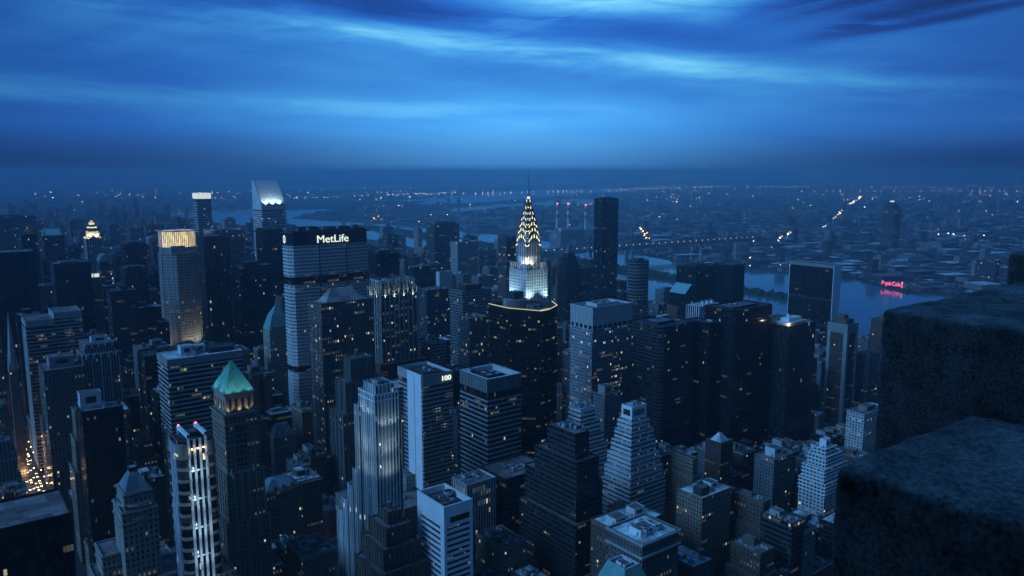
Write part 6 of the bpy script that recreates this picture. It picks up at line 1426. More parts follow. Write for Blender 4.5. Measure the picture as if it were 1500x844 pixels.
(498.4,3055.0,26.6,25.4,106.9,11,1,0,0,'mid-rise hazy dark block, flat roof, right of gold stepped crown, the left one'),
(1150,3586.6,35.6,25.2,78.1,11,0,0,0,'mid-rise wide hazy dark block, flat roof, right of glowing white collar'),
(922,3827.8,28.6,27.3,74.0,10,1,0,0,'mid-rise hazy grey block, flat roof, left of glowing white collar'),
(740.7,401.8,24.0,25.0,29.0,1,0,0,0,'low brown brick block, flat roof, left of cream balcony block'),
(548.0,1657.0,10.9,29.5,147.4,4,0,0,0,'tall narrow dark stone block, flat roof, in front of slanted white roof'),
(442.6,3184.6,27.6,27.5,76.6,11,1,0,0,'mid-rise hazy dark block, flat roof, left of gold stepped crown'),
(291.0,1607.8,25.4,26.8,108.7,6,1,0,0,'mid-rise grey banded block, flat roof, right of pale equipment roof'),
(706,3667.0,44.9,25.3,52.0,10,1,0,0,'mid-rise wide hazy grey block, flat roof, right of gold stepped crown, fourth from left'),
(511.7,3778.6,13.3,29.7,95.0,11,1,0,0,'mid-rise narrow hazy dark block, flat roof, left of gold stepped crown, the left one'),
(706,4180.6,37.9,25.5,58.9,10,0,0,0,'mid-rise wide hazy grey block, flat roof, behind gold stepped crown, third from left'),
(548,4551.4,28.2,25.3,54.5,10,0,0,0,'mid-rise hazy grey block, flat roof, left of gold stepped crown, the left one'),
(1311.0,1898.2,14.0,29.0,130.2,10,2,0,0,'tall narrow hazy grey block, bright flat roof, behind white-striped flats'),
(1187.1,1415.8,16.1,25.9,112.1,0,2,2,0,'tall narrow tan brick block, bright roof water tank, right of needle spire'),
(947.0,1447.0,36.1,27.6,81.6,7,0,0,0,'mid-rise wide dark banded block, flat roof, in front of white-striped flats'),
(841.1,3586.6,25.1,24.9,90.9,11,0,0,0,'mid-rise hazy dark block, flat roof, left of glowing white collar'),
(878.2,2653.0,13.8,27.5,123.3,11,1,0,0,'tall narrow hazy dark block, flat roof, left of slanted white roof'),
(813.1,1174.6,30.8,30.1,108.6,5,0,1,0,'mid-rise grey ribbed block, stepped top, in front of white-striped flats'),
(630.7,482.2,19.2,25.5,37.5,7,0,0,0,'low dark banded block, flat roof, left of pale cap tower'),
(503.9,1817.8,21.1,29.1,180.0,7,0,0,0,'tall dark banded block, flat roof, in front of glowing white collar'),
(325.8,1737.4,33.2,25.2,158.4,4,1,1,0,'tall dark stone block, stepped top, right of gold stepped crown'),
(279.9,1205.8,17.2,29.7,139.1,4,2,1,0,'tall dark stone block, bright stepped top, left of octagonal glowing crown'),
(548,2943.4,44.5,28.0,70.1,10,2,0,0,'mid-rise wide hazy grey block, bright flat roof, right of gold stepped crown, second from left'),
(444.0,2733.4,36.2,28.0,71.0,10,1,0,0,'mid-rise wide hazy grey block, flat roof, right of gold stepped crown, leftmost'),
(857.1,2461.0,34.9,26.6,106.7,11,2,0,0,'mid-rise wide hazy dark block, flat roof, in front of slanted white roof, the right one'),
(1212.6,1255.0,25.4,28.8,109.6,4,1,2,0,'mid-rise dark stone block, roof water tank, right of pointed wedge top, the right one'),
(600.0,3908.2,42.1,26.7,64.1,10,1,0,0,'mid-rise wide hazy grey block, flat roof, behind gold stepped crown, leftmost'),
(599.6,3104.2,24.6,29.6,68.8,10,2,0,0,'mid-rise hazy grey block, bright flat roof, right of gold stepped crown, the right one'),
(1217.5,692.2,20.9,26.9,47.3,1,1,1,0,'low brown brick block, stepped top, behind pale pilaster tower'),
(922,2782.6,46.5,28.2,72.8,11,1,0,0,'mid-rise wide hazy dark block, flat roof, in front of slanted white roof'),
(1044.7,964.6,32.9,29.7,53.1,8,0,0,0,'mid-rise black gridded block, flat roof, in front of oval banded tower'),
(661.9,3778.6,14.1,25.9,56.0,10,1,0,0,'mid-rise narrow hazy grey block, flat roof, right of gold stepped crown'),
(548,3617.8,33.1,25.5,62.4,10,2,0,0,'mid-rise hazy grey block, bright flat roof, left of gold stepped crown'),
(601.9,1817.8,37.2,28.0,140.5,6,1,0,0,'tall wide grey banded block, flat roof, in front of slanted white roof'),
]
REST = [(1188,3989,26,25,58),(1198,2300,49,30,74),(1228,1045,17,30,56),(922,4391,59,28,44),(797,4230,44,27,58),(786,1094,18,30,95),(790,933,26,25,78),(831,482,17,29,16),(548,3747,47,30,53),(512,4149,13,25,73),(494,3457,31,25,54),(237,2010,35,27,138),(298,1979,37,29,135),(203,1979,10,26,146),(1174,4502,44,29,31),(1233,1769,18,26,74),(1264,1125,27,28,40),(1297,853,28,26,44),(968,4743,56,26,26),(1063,4632,36,29,29),(964,3618,33,29,71),(1070,3104,28,26,75),(741,5034,37,28,21),(763,4391,30,27,52),(706,4391,57,27,52),(867,4310,25,26,51),(706,3989,38,29,53),(732,2541,26,29,148),(706,451,16,28,30),(598,4149,54,26,71),(597,3537,42,30,59),(588,3506,51,25,56),(548,2894,44,30,71),(664,1125,12,28,124),(490,4632,35,27,52),(433,3296,50,28,49),(422,1849,22,29,120),(237,1367,31,28,134),(302,723,28,25,81),(1195,4743,37,26,18),(1258,4310,36,27,38),(1270,2573,41,28,71),(1201,2381,54,27,72),(1276,1688,29,27,129),(1177,1527,19,26,103),(1186,1335,35,29,105),(1174,1094,34,26,52),(1214,612,14,28,53),(1196,482,25,29,41),(952,4873,42,26,21),(1021,4824,43,26,21),(922,4663,59,27,32),(976,4551,53,27,36),(1104,4502,16,29,35),(1106,4391,14,27,41),(946,4310,47,25,50),(1030,4181,56,29,46),(1097,4069,23,26,58),(1039,3828,38,29,69),(951,3828,55,25,67),(1058,3618,52,25,70),(1086,2492,34,27,134),(959,1496,20,29,85),(1008,1447,32,29,85),(706,5195,27,26,14),(706,5114,33,30,18),(791,4953,38,29,23),(831,4824,36,30,28),(743,4583,56,30,44),(835,4422,29,29,50),(706,4069,54,26,56),(636,5114,40,25,21),(548,5065,43,28,27),(577,4551,30,26,47),(666,4020,10,30,75),(548,4020,49,30,46),(638,3989,38,29,72),(548,3939,38,28,44),(434,3506,32,28,93),(481,1255,12,28,167),(402,1125,32,26,130),(495,804,30,25,76),(317,2381,42,28,113),(237,1898,27,29,136),(261,1737,31,30,148),(122,563,27,26,41),(1150,4904,33,26,11),(1150,4873,54,27,12),(1228,4793,45,26,14),(1150,4743,45,25,19),(1224,4712,23,27,18),(1150,4583,28,27,29),(1294,4149,31,26,45),(1150,2171,57,26,70),(1239,2090,50,29,57),(1269,1849,36,26,68),(1290,1175,18,29,32),(1165,1125,35,28,48),(1208,1094,37,26,45),(1150,1045,19,29,40),(1239,451,14,27,52),(1036,4873,50,30,17),(922,4824,44,28,24),(922,4793,29,25,27),(1096,4663,24,26,26),(922,4551,24,30,39),(1066,4502,38,26,35),(922,4422,55,29,43),(982,4391,33,29,45),(1069,3989,39,28,58),(1077,3698,26,27,78),(1050,643,23,27,64),(1011,612,13,28,60),(761,5226,24,26,10),(838,5145,54,30,10),(771,5114,49,27,15),(706,5065,47,30,20),(805,4985,41,27,21),(706,4985,26,28,25),(867,4824,25,29,26),(706,4663,34,26,42),(828,4583,40,27,41),(737,4422,52,30,52),(851,4341,41,29,52),(844,4310,22,26,53),(742,4310,29,25,49),(779,4020,58,25,54),(788,3989,51,26,46),(757,3828,24,27,53),(706,3587,50,26,38),(761,1175,17,29,91),(740,1175,20,28,93),(598,5114,37,28,22),(646,5065,30,28,23),(591,5065,26,26,26),(604,4985,33,28,29),(548,4873,38,28,37),(640,4020,25,26,76),(654,3055,22,27,72),(654,402,22,29,46),(513,3506,12,29,58),(431,3426,53,28,44),(402,3135,32,28,52),(482,2702,43,29,56),(479,773,46,28,80),(277,1979,20,26,127),(144,884,18,30,89),(128,612,19,26,20)]
STY = ['tan_brick', 'brown_brick', 'grey_brick', 'limestone', 'dark_stone', 'grey_stone_ribs', 'concrete_ribbon', 'dark_ribbon', 'black_grid', 'white_brick', 'haze_block', 'haze_dark']
ROOFS = ['bitumen_roof', 'gravel_roof', 'white_roof']
def infill(i, row):
    u, v, w_, d, h, st, rf, form, big, label = row
    r = random.Random(int(u * 7 + v * 13)); S, RF = STY[st], ROOFS[rf]
    far = math.hypot(u, v) > 1900; nm = 'office_block' if st in (6, 7, 8) else 'apartment_block'
    grp = 'blocks far uptown' if far else 'blocks filling the streets'
    cat = 'office block' if nm == 'office_block' else 'apartment block'
    wm, rm, tr = MB(), MB(), MB()
    if form == 1 and h > 30:
        k = 3 if h > 80 else 2; z = 0; q = 0.0
        zs = [h * .62, h * .82, h] if k == 3 else [h * .74, h]
        for n, z1 in enumerate(zs):
            i0 = q; p = rect(i0, i0, w_ - 2 * i0, d - 2 * i0); tier(wm, rm, p, z, z1, S, RF if n == k - 1 else 'gravel_roof', 1.0)
            if big: bands(tr, p, [z1 - 1.4], .6, .4, TRIM[S])
            z = z1; q += min(w_, d) * r.uniform(.08, .14)
        top = (q0 := q - min(w_, d) * .08, w_ - 2 * q0, d - 2 * q0)
    else:
        if r.random() < .4 and w_ > 20 and big:            # notched court
            nw, nd = w_ * r.uniform(.2, .3), d * r.uniform(.35, .5); x = w_ * .5 - nw / 2
            p = [(0, 0), (x, 0), (x, nd), (x + nw, nd), (x + nw, 0), (w_, 0), (w_, d), (0, d)]
            wm.walls(p, 0, h, S); t = .4
            rm.cap(rect(.4, nd, w_ - .8, d - nd - .4), h - 1, RF); rm.cap(rect(.4, .4, x - .8, nd), h - 1, RF); rm.cap(rect(x + nw + .4, .4, w_ - x - nw - .8, nd), h - 1, RF)
            for a_ in ((0, 0, w_, .4), (0, d - .4, w_, .4), (0, 0, .4, d), (w_ - .4, 0, .4, d)):
                if a_[1] == 0 and a_[3] == .4: 
                    tr.box(0, x, 0, .4, h - 1, h, TRIM[S]); tr.box(x + nw, w_, 0, .4, h - 1, h, TRIM[S])
                else: tr.box(a_[0] + .001, a_[0] + a_[2] - .001, a_[1] + (.41 if a_[3] == d else 0), a_[1] + a_[3] - (.41 if a_[3] == d else 0), h - 1, h + .01, TRIM[S])
        else:
            p = rect(0, 0, w_, d); tier(wm, rm, p, 0, h, S, RF, 1.0)
        if big and st in (0, 1, 2, 3, 4): bands(tr, rect(0, 0, w_, d), [h - 2.2] if not tr.v else [], .8, r.uniform(.4, .9), 'concrete' if r.random() < .5 else TRIM[S])
        top = (0, w_, d)
    if not big:
        m = MB()
        for q_ in (wm, rm):
            k0 = len(m.v); m.v += q_.v; m.f += [tuple(a + k0 for a in f) for f in q_.f]; m.uv += q_.uv
            mp = [m.mid(n) for n in q_.ms]; m.mi += [mp[a] for a in q_.mi]
        a, b = max(3, w_ * .3), max(3, d * .35); m.box(w_ * .3, w_ * .3 + a, d * .3, d * .3 + b, h - 1, h + r.uniform(2, 5), TRIM[S], False)
        o = m.build(nm); o.location = (u, v, 0); tag(o, label, cat, grp); return
    root = thing(nm, label, cat, (u, v, 0), grp)
    wm.build('wall', root); rm.build('roof', root)
    if tr.v: tr.build('cornice', root)
    o0, tw, td = top
    if tw > 5 and td > 5:
        pw, pd = tw * r.uniform(.25, .42), td * r.uniform(.3, .45); px, py = o0 + tw * r.uniform(.12, .5), o0 + td * r.uniform(.4, .5)
        penthouse(root, px, py, pw, pd, h - 1, r.uniform(3, 6.5), TRIM[S] if r.random() < .6 else 'concrete', RF)
        if form == 2: tank(root, o0 + tw * r.choice((.2, .8)), o0 + td * .25, h - 1, r.uniform(.8, 1.1))
        near = math.hypot(u, v) < 720
        for k in range((7 if near else 3) if tw > 16 else (4 if near else 2)): unit(root, o0 + tw * r.uniform(.15, .85), o0 + td * r.uniform(.12, .85), h - 1, r.randrange(3), r.uniform(.45, .8), r.choice((0, R(90))))
        # skylights and stair bulkhead
        m = MB(); x, y = o0 + tw * .7, o0 + td * .12; m.frus(rect(x, y, 3, 2), h - 1, rect(x + .6, y + .6, 1.8, .8), h + .2, 'unit_metal'); m.cap(rect(x + .6, y + .6, 1.8, .8), h + .2, 'unit_metal'); m.build('skylight', root)
        if near:                                             # pipe runs, vents and a guard rail
            m = MB(); z = h - 1
            for k in range(4):
                xa, ya = o0 + tw * r.uniform(.1, .5), o0 + td * r.uniform(.1, .9); xb = xa + tw * r.uniform(.15, .4); m.beam((xa, ya, z + .35), (xb, ya, z + .35), .16, 'unit_metal'); m.beam((xb, ya, z + .35), (xb, min(o0 + td * .95, ya + r.uniform(1, 4)), z + .35), .16, 'unit_metal')
            for k in range(5): m.cyl(o0 + tw * r.uniform(.08, .92), o0 + td * r.uniform(.08, .92), z, z + r.uniform(.6, 1.8), r.uniform(.15, .4), 'steel', 8)
            m.build('roof_pipes', root)
            if r.random() < .45: tank(root, o0 + tw * r.uniform(.15, .85), o0 + td * r.uniform(.15, .5), z, r.uniform(.65, .95))
for i, row in enumerate(INFILL): infill(i, row)

hid = MB(); rh = random.Random(21)                       # streets' worth of roofs that only the parapet blocks hide
for x0, x1 in AV[4:]:
    for k in range(33, 39):
        x = x0
        while x < x1 - 12:
            bw = rh.uniform(16, 32); y = street_v(k) + 9; h = rh.choice((18, 24, 32, 45))
            for row in (0, 1):
                th = math.atan2(y + 30 * row, x); 
                if th < R(52.6 - 26.5): 
                    q = rect(x, y + 30 * row, min(bw, x1 - x) - .4, 28); hid.walls(q, 0, h, rh.choice(('tan_brick', 'brown_brick', 'grey_brick'))); hid.cap(q, h, rh.choice(('gravel_roof', 'bitumen_roof')))
            x += bw
o = hid.build('low_buildings'); tag(o, 'low brick blocks in the streets behind the stone parapet blocks', 'buildings', None, 'stuff')

# ------------------------------------------------------------------ the remaining mass of uptown and the boroughs across the river
rr = random.Random(3)
def inpoly(x, y, P):
    c = False; n = len(P)
    for i in range(n):
        (x0, y0), (x1, y1) = P[i], P[i - 1]
        if (y0 > y) != (y1 > y) and x < (x1 - x0) * (y - y0) / (y1 - y0) + x0: c = not c
    return c
def plain_box(m, x, y, w_, d, h, ang, mat, roof):
    c, s = math.cos(ang), math.sin(ang); P = [(x + a * c - b * s, y + a * s + b * c) for a, b in ((0, 0), (w_, 0), (w_, d), (0, d))]
    m.walls(P, 0, h, mat); m.cap(P, h, roof)
    return P
up = MB()
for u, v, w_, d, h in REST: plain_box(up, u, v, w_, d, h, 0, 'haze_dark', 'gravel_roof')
for x0, x1 in AV:
    for k in range(59, 112):
        if x0 < 50: continue
        x = x0
        while x < x1 - 15:
            bw = rr.uniform(18, 50); v0 = street_v(k) + 9
            for row in (0, 1):
                h = rr.choice((14, 18, 20, 24, 40)) * (rr.uniform(1.8, 3.2) if rr.random() < .14 else 1)
                y = v0 + 31 * row
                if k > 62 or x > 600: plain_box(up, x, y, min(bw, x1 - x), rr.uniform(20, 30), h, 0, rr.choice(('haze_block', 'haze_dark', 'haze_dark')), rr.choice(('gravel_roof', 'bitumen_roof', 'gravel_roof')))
            x += bw + 1
o = up.build('uptown_buildings'); tag(o, 'hazy mass of uptown buildings fading towards the river', 'buildings', None, 'stuff')
qn = MB(); WAT = WB + EB; lo_x = 0
A0 = R(-22)
n = 0
for _ in range(30000):
    dist = 2150 + (rr.random() ** 1.5) * 9500; th = rr.uniform(R(52.6 - 35), R(52.6 + 33)); x, y = dist * math.cos(th), dist * math.sin(th)
    if x < 2060 and y < 5400: continue
    if inpoly(x, y, WAT): continue
    # nearest bank test, snapping to the borough's street grid
    c, s = math.cos(A0), math.sin(A0); gx, gy = x * c + y * s, -x * s + y * c
    gx = round(gx / 34) * 34 + rr.uniform(-4, 4); gy = round(gy / 60) * 60 + rr.choice((-16, 12))
    if int(gx / 34) % 7 == 0: continue
    x, y = gx * c - gy * s, gx * s + gy * c
    if inpoly(x, y, WAT) or inpoly(x + 40, y, WAT) or inpoly(x, y + 40, WAT) or inpoly(x - 30, y, WAT): continue
    if any(inpoly(x, y, P) for P in FARW): continue
    big = rr.random() < .16
    h = rr.choice((7, 8, 9, 10, 12)) if not big else rr.choice((14, 18, 24, 12, 10)); w_, d = (rr.uniform(14, 28), rr.uniform(12, 26)) if not big else (rr.uniform(40, 90), rr.uniform(30, 60))
    if rr.random() < .012: h, w_, d = rr.uniform(35, 70), 24, 22
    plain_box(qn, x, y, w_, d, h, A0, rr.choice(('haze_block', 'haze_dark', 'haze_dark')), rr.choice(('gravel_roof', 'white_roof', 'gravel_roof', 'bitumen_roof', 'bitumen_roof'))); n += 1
o = qn.build('borough_buildings'); tag(o, 'low houses and warehouses spread across the far bank', 'buildings', None, 'stuff')
tv = MB()
for _ in range(5200):
    th = rr.uniform(R(17), R(86)); dist = 2150 + rr.random() ** 1.3 * 9000; x, y = dist * math.cos(th), dist * math.sin(th)
    if rr.random() < .35:
        t = rr.random(); x, y = 1722 + (2060 - 1722) * t + rr.uniform(-20, 90), 1040 + (4150 - 1040) * t + rr.uniform(-40, 40)
        if not inpoly(x, y, ISL): continue
    elif x < 2060 and y < 5400 or inpoly(x, y, WAT) or any(inpoly(x, y, P) for P in FARW): continue
    elif math.sin(x * .003 + 1) * math.sin(y * .0023) < .15: continue
    r = rr.uniform(5, 10)
    for q in range(5):
        ax, ay, az = x + rr.uniform(-r, r), y + rr.uniform(-r, r), rr.uniform(3, 11); s = rr.uniform(2.5, 5)
        p = [(ax + s * math.cos(t) * rr.uniform(.7, 1.2), ay + s * math.sin(t) * rr.uniform(.7, 1.2)) for t in (0, 1.3, 2.5, 3.8, 5.0)]
        tv.frus(p, az - s, [(a * .45 + ax * .55, b * .45 + ay * .55) for a, b in p], az + s * .8, 'leaf'); tv.cap([(a * .45 + ax * .55, b * .45 + ay * .55) for a, b in p], az + s * .8, 'leaf')
o = tv.build('far_trees'); tag(o, 'dark belts of trees on the island and far shore', 'trees', None, 'stuff')

# ------------------------------------------------------------------ across the water: sign, stacks, bridge, towers
def smokestack(u, v, h, r0, label, striped=True):
    t = thing('smokestack', label, 'smokestack', (u, v, 0), 'power station chimneys' if striped else 'twin plain chimneys'); m = MB()
    zs = [0, h * .62, h * .72, h * .82, h * .91, h]
    for i in range(5): 
        a_, b_ = r0 * (1 - .4 * zs[i] / h), r0 * (1 - .4 * zs[i + 1] / h); m.cyl(0, 0, zs[i], zs[i + 1], a_, ('pale_concrete', 'stack_red', 'white_paint', 'stack_red', 'white_paint')[i] if striped else 'concrete', 12, b_)
    m.build('shaft', t)
    if striped: q = MB(); q.cyl(0, 0, h, h + 5, 4, 'red_lamp', 8); q.build('warning_lamp', t)
    return t
plain('stack_red', (.35, .05, .05), .8, .2)
smokestack(2400, 2790, 168, 7.5, 'striped power station chimney, the left one of three')
smokestack(2425, 2740, 168, 7.5, 'striped power station chimney, the middle one of three')
smokestack(2470, 2670, 164, 7.5, 'striped power station chimney, the right one of three')
r = thing('power_station', 'long pale power station hall at the foot of the striped chimneys', 'power station', (2300, 2650, 0)); m = MB(); m.prism(rect(0, 0, 150, 60), 0, 55, 'haze_block'); m.prism(rect(20, 60, 110, 40), 0, 38, 'haze_block'); m.build('wall', r); m = MB(); m.prism(rect(10, 8, 120, 20), 55, 66, 'pale_concrete'); m.build('roof', r)
smokestack(2210, 1830, 52, 4, 'plain pale twin chimney by the far bank, left', False); smokestack(2225, 1800, 52, 4, 'plain pale twin chimney by the far bank, right', False)
def bridge():
    A, B = Vector((1330, 2075, 0)), Vector((2750, 1960, 0)); d = (B - A).normalized(); L = (B - A).length; n_ = Vector((-d.y, d.x, 0))
    t = thing('cantilever_bridge', 'long steel cantilever bridge with spiky towers crossing the river and island', 'bridge', tuple(A)); S = MB(); D = MB()
    tw = [.17, .41, .53, .80]; H = 105; dk = 40
    def top(s):                                           # truss top chord height: peaks at the towers
        q = min(abs(s - k) for k in tw); return dk + 14 + (H - 22 - dk - 14) * max(0, 1 - q / .12) ** 1.5
    for side in (-13, 13):
        pt = lambda s, z: tuple(d * (s * L) + n_ * side + Vector((0, 0, z)))
        N = 64
        for i in range(N):
            a, b = i / N, (i + 1) / N
            S.beam(pt(a, top(a)), pt(b, top(b)), 1.1, 'bridge_steel'); S.beam(pt(a, dk), pt(a, top(a)), .8, 'bridge_steel'); S.beam(pt(a, dk) if i % 2 else pt(a, top(a)), pt(b, top(b)) if i % 2 else pt(b, dk), .7, 'bridge_steel')
    for z, th in ((dk - 3, 3), (dk + 7, 2)):
        a, b = d * 0, d * L; P = [a - n_ * 14, b - n_ * 14, b + n_ * 14, a + n_ * 14]; D.prism([(p.x, p.y) for p in P], z, z + th, 'bridge_steel', True)
    S.build('truss', t); D.build('deck', t)
    for s in tw:
        m = MB()
        for side in (-14, 14):
            p = d * (s * L) + n_ * side; m.beam((p.x, p.y, 0), (p.x, p.y, dk - 3), 5, 'concrete', 4.2); m.beam((p.x, p.y, dk - 3), (p.x, p.y, H), 3, 'bridge_steel', 2); m.beam((p.x, p.y, H), (p.x, p.y, H + 14), 1.6, 'bridge_steel', .1)
        a, b = d * (s * L) - n_ * 14, d * (s * L) + n_ * 14
        for z in (dk + 14, 72, H - 4): m.beam((a.x, a.y, z), (b.x, b.y, z), 1.5, 'bridge_steel')
        m.build('bridge_tower', t)
    for i in range(44):
        p = d * ((i + .5) / 44 * L) - n_ * 14.5; m = shared('blamp', lambda: (lambda q: (q.cyl(0, 0, 0, 3, 1.0, 'bridge_lamp', 6), q.mesh('lamp'))[1])(MB())); put('lamp', m, t, (p.x, p.y, dk + 12))
plain('bridge_steel', (.12, .12, .12), .7, .3)
glow_mat('lamp_far', (1.0, .82, .55), 14); glow_mat('lamp_far_white', (.75, .92, 1.0), 14); glow_mat('lamp_far_amber', (1.0, .58, .24), 12); glow_mat('bridge_lamp', (1.0, .72, .4), 1.6)
bridge()
def neon():
    t = thing('neon_sign', 'glowing red Pepsi-Cola script sign on the far river bank', 'sign', (2126, 1060, 0)); m = MB()
    for k in range(9): m.beam((0, -24 + 6 * k, 0), (0, -24 + 6 * k, 20), .35, 'dark_trim'); m.beam((5, -24 + 6 * k, 0), (0, -24 + 6 * k, 13), .3, 'dark_trim')
    for z in (6, 12, 19): m.beam((0, -25, z), (0, 25, z), .3, 'dark_trim')
    m.build('frame', t)
    text_part('Pepsi-Cola', 15.5, t, (-.8, 0, 8.5), WEST, 'neon_red', .2, .55, 'lettering', .80)
    b = MB(); b.cyl(0, 0, 5, 17, 1.8, 'neon_red', 10, 1.6); b.cyl(0, 0, 17, 22, 1.6, 'neon_pale', 10, .6); b.build('neon_bottle', t, (-1, -31, 0))
glow_mat('neon_pale', (1.0, .5, .35), 1.6); neon()
for lb, u, v, w_, d, h, s in (
    ('hazy pale tower block on the far bank left of the lone round-topped tower', 3150, 1850, 46, 30, 62, 'haze_block'),
    ('dark flats on the far bank behind the neon sign', 2330, 880, 30, 50, 78, 'haze_dark'),
    ('dark flats on the far bank, right of the neon sign', 2300, 800, 34, 40, 66, 'haze_dark'),
    ('broad hazy dark tower up on the far bank', 3750, 2450, 70, 40, 70, 'haze_dark'),
    ('long pale warehouse with a curved white roof on the far bank', 3300, 1450, 150, 90, 28, 'haze_block'),
    ('hazy slender tower rising at the far right', 4300, 1480, 30, 30, 90, 'haze_dark'),
    ('hazy round-shouldered tower above the sign slab roof', 760, 3000, 34, 30, 150, 'haze_dark'),
    ('hazy tower between the slanted roof and the sign slab', 640, 2500, 40, 30, 130, 'haze_dark'),
    ('wide hazy block above the sign slab roof', 560, 1900, 60, 30, 166, 'haze_dark'),
    ('tall hazy water-tower shaped block, above the right half of the sign slab', 900, 2900, 40, 40, 145, 'haze_block'),
    ('hazy twin tower left of the slanted roof', 520, 2900, 30, 30, 140, 'haze_dark'),
    ('hazy broad block far behind the gold crown', 320, 2900, 70, 40, 132, 'haze_dark'),
    ('hazy pointed block far behind, left of the glowing collar', 460, 3300, 44, 34, 140, 'haze_dark'),
    ('hazy tall pair far behind the gold crown, right part', 400, 2700, 60, 30, 150, 'haze_dark'),
    ('hazy dark box tower far behind the scalloped brown tower', 900, 1950, 36, 30, 140, 'haze_dark'),
    ('hazy slab left of the wide curved-top flats', 960, 1780, 30, 26, 158, 'haze_dark'),
    ('hazy small tower left of the slab beside the curved-top flats', 850, 1800, 26, 24, 165, 'haze_block'),
    ('hazy narrow tower right of the white-striped flats', 1090, 1560, 30, 24, 128, 'haze_block'),
    ('hazy stepped flats left of the needle spire', 860, 1180, 36, 28, 96, 'haze_block'),
    ('hazy flats between the needle spire and the wedge top', 980, 1210, 40, 24, 104, 'haze_block'),
    ('pale flats right of the tallest black slab', 1200, 1060, 40, 24, 80, 'haze_block'),
    ('brown flats in front of the oval banded tower', 1060, 905, 30, 24, 84, 'brown_brick')):
    office('apartment_tower', lb, 'apartment tower', u, v, w_, d, h, s, group='hazy towers', ph=((w_ * .2, d * .25, w_ * .5, d * .45, 5, TRIM[s]),))
office('arena_hall', 'pale low hall with stepped roof beside the long warehouse', 'hall', 3480, 1330, 90, 60, 22, 'haze_block')

# ------------------------------------------------------------------ lamps: streets near by, the far city's lights as one mass
def lamp_mass(name, label, pts, mat, kind='stuff'):
    m = MB()
    for x, y, z, s in pts:
        m.frus([(x - s, y - s), (x + s, y - s), (x + s, y + s), (x - s, y + s)], z, [(x - s * .6, y - s * .6), (x + s * .6, y - s * .6), (x + s * .6, y + s * .6), (x - s * .6, y + s * .6)], z + s * 1.6, mat)
        m.cap([(x - s * .6, y - s * .6), (x + s * .6, y - s * .6), (x + s * .6, y + s * .6), (x - s * .6, y + s * .6)], z + s * 1.6, mat)
        m.beam((x, y, 0), (x, y, z), .12, 'dark_trim')
    o = m.build(name); tag(o, label, 'lights', None, 'stuff'); return o
def ok_land(x, y): return not (x < 2080 and y < 5400) and not inpoly(x, y, WAT) and not any(inpoly(x, y, P) for P in FARW)
pts = {'lamp_far': [], 'lamp_far_white': [], 'lamp_far_amber': []}
cl = [(rr.uniform(R(17), R(86)), 2300 + rr.random() ** .8 * 11000) for _ in range(60)]
for _ in range(650):
    if rr.random() < .6:
        th, dist = cl[rr.randrange(60)]; th += rr.gauss(0, .012); dist *= 1 + rr.gauss(0, .05)
    else: th, dist = rr.uniform(R(17), R(86)), 2200 + rr.random() ** .7 * 14000
    x, y = dist * math.cos(th), dist * math.sin(th)
    if ok_land(x, y): pts[rr.choice(('lamp_far', 'lamp_far', 'lamp_far_white', 'lamp_far_amber'))].append((x, y, rr.uniform(9, 16), dist * rr.choice((.00010, .00014, .00020, .00032))))
def road_lights(a, b, n, mat, s):                        # a lit road across the boroughs
    for i in range(n):
        t = i / n; x, y = a[0] + (b[0] - a[0]) * t + rr.uniform(-14, 14), a[1] + (b[1] - a[1]) * t + rr.uniform(-14, 14)
        if rr.random() < .7: pts[mat].append((x, y, 9, math.hypot(x, y) * s))
road_lights((3420, 1180), (8800, 2600), 90, 'lamp_far', .0003); road_lights((3450, 1150), (8000, 2350), 40, 'lamp_far_amber', .0003)
road_lights((3900, 2350), (9500, 5200), 70, 'lamp_far', .00032); road_lights((2950, 1980), (3900, 2500), 24, 'lamp_far', .0004)
road_lights((3500, 8700), (6500, 9800), 60, 'lamp_far_white', .0003); road_lights((5000, 9000), (13000, 10000), 70, 'lamp_far', .0003)
road_lights((2700, 2500), (3300, 3100), 30, 'lamp_far_amber', .0004); road_lights((2300, 1500), (2600, 2100), 16, 'lamp_far_amber', .0004)
road_lights((12000, 11000), (17000, 6000), 60, 'lamp_far_white', .00035); road_lights((11000, 7000), (14500, 4600), 40, 'lamp_far', .00035)
for k, p in pts.items(): lamp_mass(dict(lamp_far='far_warm_lights', lamp_far_white='far_white_lights', lamp_far_amber='far_amber_lights')[k], dict(lamp_far='warm lights scattered across the far boroughs', lamp_far_white='cold white lights scattered across the far boroughs', lamp_far_amber='amber lights scattered across the far boroughs')[k], p, k)

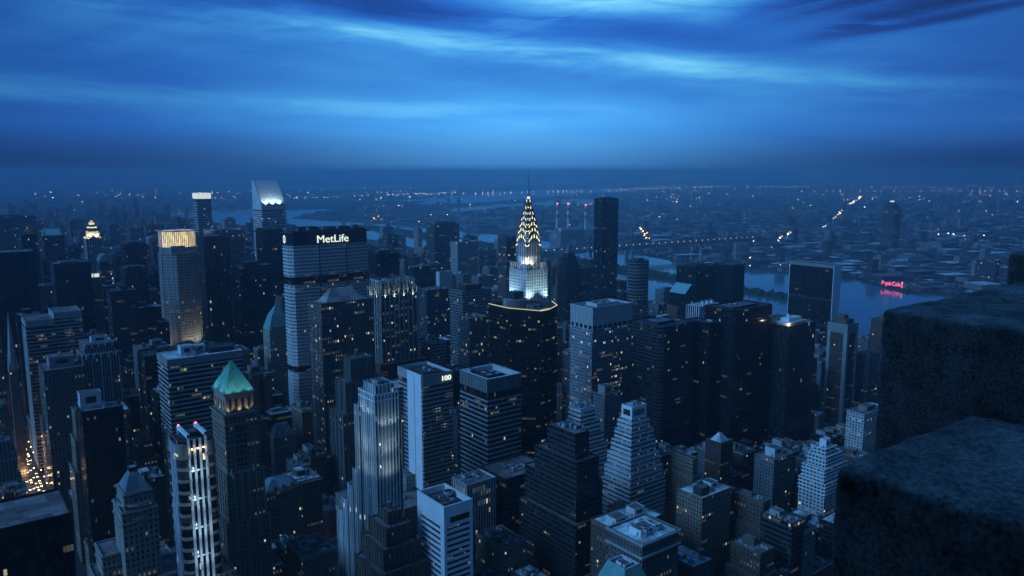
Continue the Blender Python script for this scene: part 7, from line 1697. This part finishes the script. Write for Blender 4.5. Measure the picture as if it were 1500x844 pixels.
# ------------------------------------------------------------------ traffic and street lamps where the avenues can be seen
glow_mat('head_lamp', (1.0, .80, .5), 34.0); glow_mat('street_glow', (1.0, .62, .26), 20.0); glow_mat('tail_glow', (1.0, .12, .05), 30.0); glow_mat('shop_glow', (1.0, .62, .25), 1.8)
plain('car_paint', (.12, .12, .13), .35, .1, .5, spec=.5); plain('cab_paint', (.55, .33, .03), .35, .1, .5, spec=.5); plain('rubber', (.02, .02, .02), .9, .1, 1); plain('car_glass', (.01, .01, .012), .1, .1, 1, spec=.6)
def car_parts(paint):
    b = MB(); b.frus(rect(-.9, -2.2, 1.8, 4.4), .35, rect(-.88, -2.15, 1.76, 4.3), .95, paint); b.cap(rect(-.88, -2.15, 1.76, 4.3), .95, paint)
    c = MB(); c.frus(rect(-.8, -1.3, 1.6, 2.5), .95, rect(-.62, -.8, 1.24, 1.6), 1.45, 'car_glass'); c.cap(rect(-.62, -.8, 1.24, 1.6), 1.45, paint)
    w_ = MB()
    n = 12
    P = [(0, .33 * math.cos(6.2832 * i / n), .33 * math.sin(6.2832 * i / n)) for i in range(n)]
    w_.face([(-.1, y, z) for _, y, z in P], 'rubber'); w_.face([(.1, y, z) for _, y, z in P][::-1], 'rubber')
    for i in range(n): a, q = P[i], P[(i + 1) % n]; w_.face([(-.1, a[1], a[2]), (.1, a[1], a[2]), (.1, q[1], q[2]), (-.1, q[1], q[2])], 'rubber')
    h = MB(); h.box(-.2, .2, -.06, .06, -.1, .1, 'head_lamp'); t = MB(); t.box(-.2, .2, -.05, .05, -.08, .08, 'tail_glow')
    return dict(body=b.mesh('body'), cabin=c.mesh('cabin'), wheel=w_.mesh('wheel'), headlight=h.mesh('headlight'), taillight=t.mesh('taillight'))
CP = [car_parts('car_paint'), car_parts('cab_paint')]
def car(x, y, rz, k, label, group):
    r = thing('car', label, 'car', (x, y, .11), group, rz); cp = CP[k]
    put('body', cp['body'], r, (0, 0, 0)); put('cabin', cp['cabin'], r, (0, 0, 0))
    for sx in (-.85, .85):
        for sy in (-1.4, 1.4): put('wheel', cp['wheel'], r, (sx, sy, .33))
    for sx in (-.6, .6): put('headlight', cp['headlight'], r, (sx, 2.2, .7)); put('taillight', cp['taillight'], r, (sx, -2.2, .75))
rc = random.Random(9)
for lane, x in enumerate((62.5, 66, 69.5, 73, 76.5, 80)):
    y = 872 + rc.uniform(0, 8)
    while y < 1045:
        if rc.random() < .8: car(x, y, R(180), int(rc.random() < .3), 'small lit car in traffic on the avenue at the far left', 'cars in the avenue traffic')
        y += rc.uniform(7, 20)
for x, y in ((240, 600.5), (252, 600), (263, 605), (246, 606)): car(x, y, R(90), 0, 'car with lit lamps in the street left of the white ribbed tower', 'cars in the side street')
def lamp_mesh():
    m = MB(); m.cyl(0, 0, 0, 8.5, .12, 'dark_trim', 8, .08); m.beam((0, 0, 8.4), (-2.2, 0, 9.0), .06, 'dark_trim'); return m.mesh('pole')
def lhead(): m = MB(); m.box(-2.7, -1.9, -.3, .3, 8.75, 9.0, 'street_glow'); return m.mesh('lamp_head')
def street_lamp(x, y, rz=0):
    t = thing('street_lamp', 'lit street lamp at the kerb of the avenue, far left', 'street lamp', (x, y, .24), 'street lamps along the avenue', rz); put('pole', shared('sl', lamp_mesh), t, (0, 0, 0)); put('lamp_head', shared('slh', lhead), t, (0, 0, 0))
for k in range(8): street_lamp(85.6, 880 + 22 * k); street_lamp(54.4, 880 + 22 * k, R(180))
for k in range(8): lit('POINT', 'lamp_light', None, (69, 880 + 24 * k, 8.5), 3000, (1.0, .62, .3), 1.0)
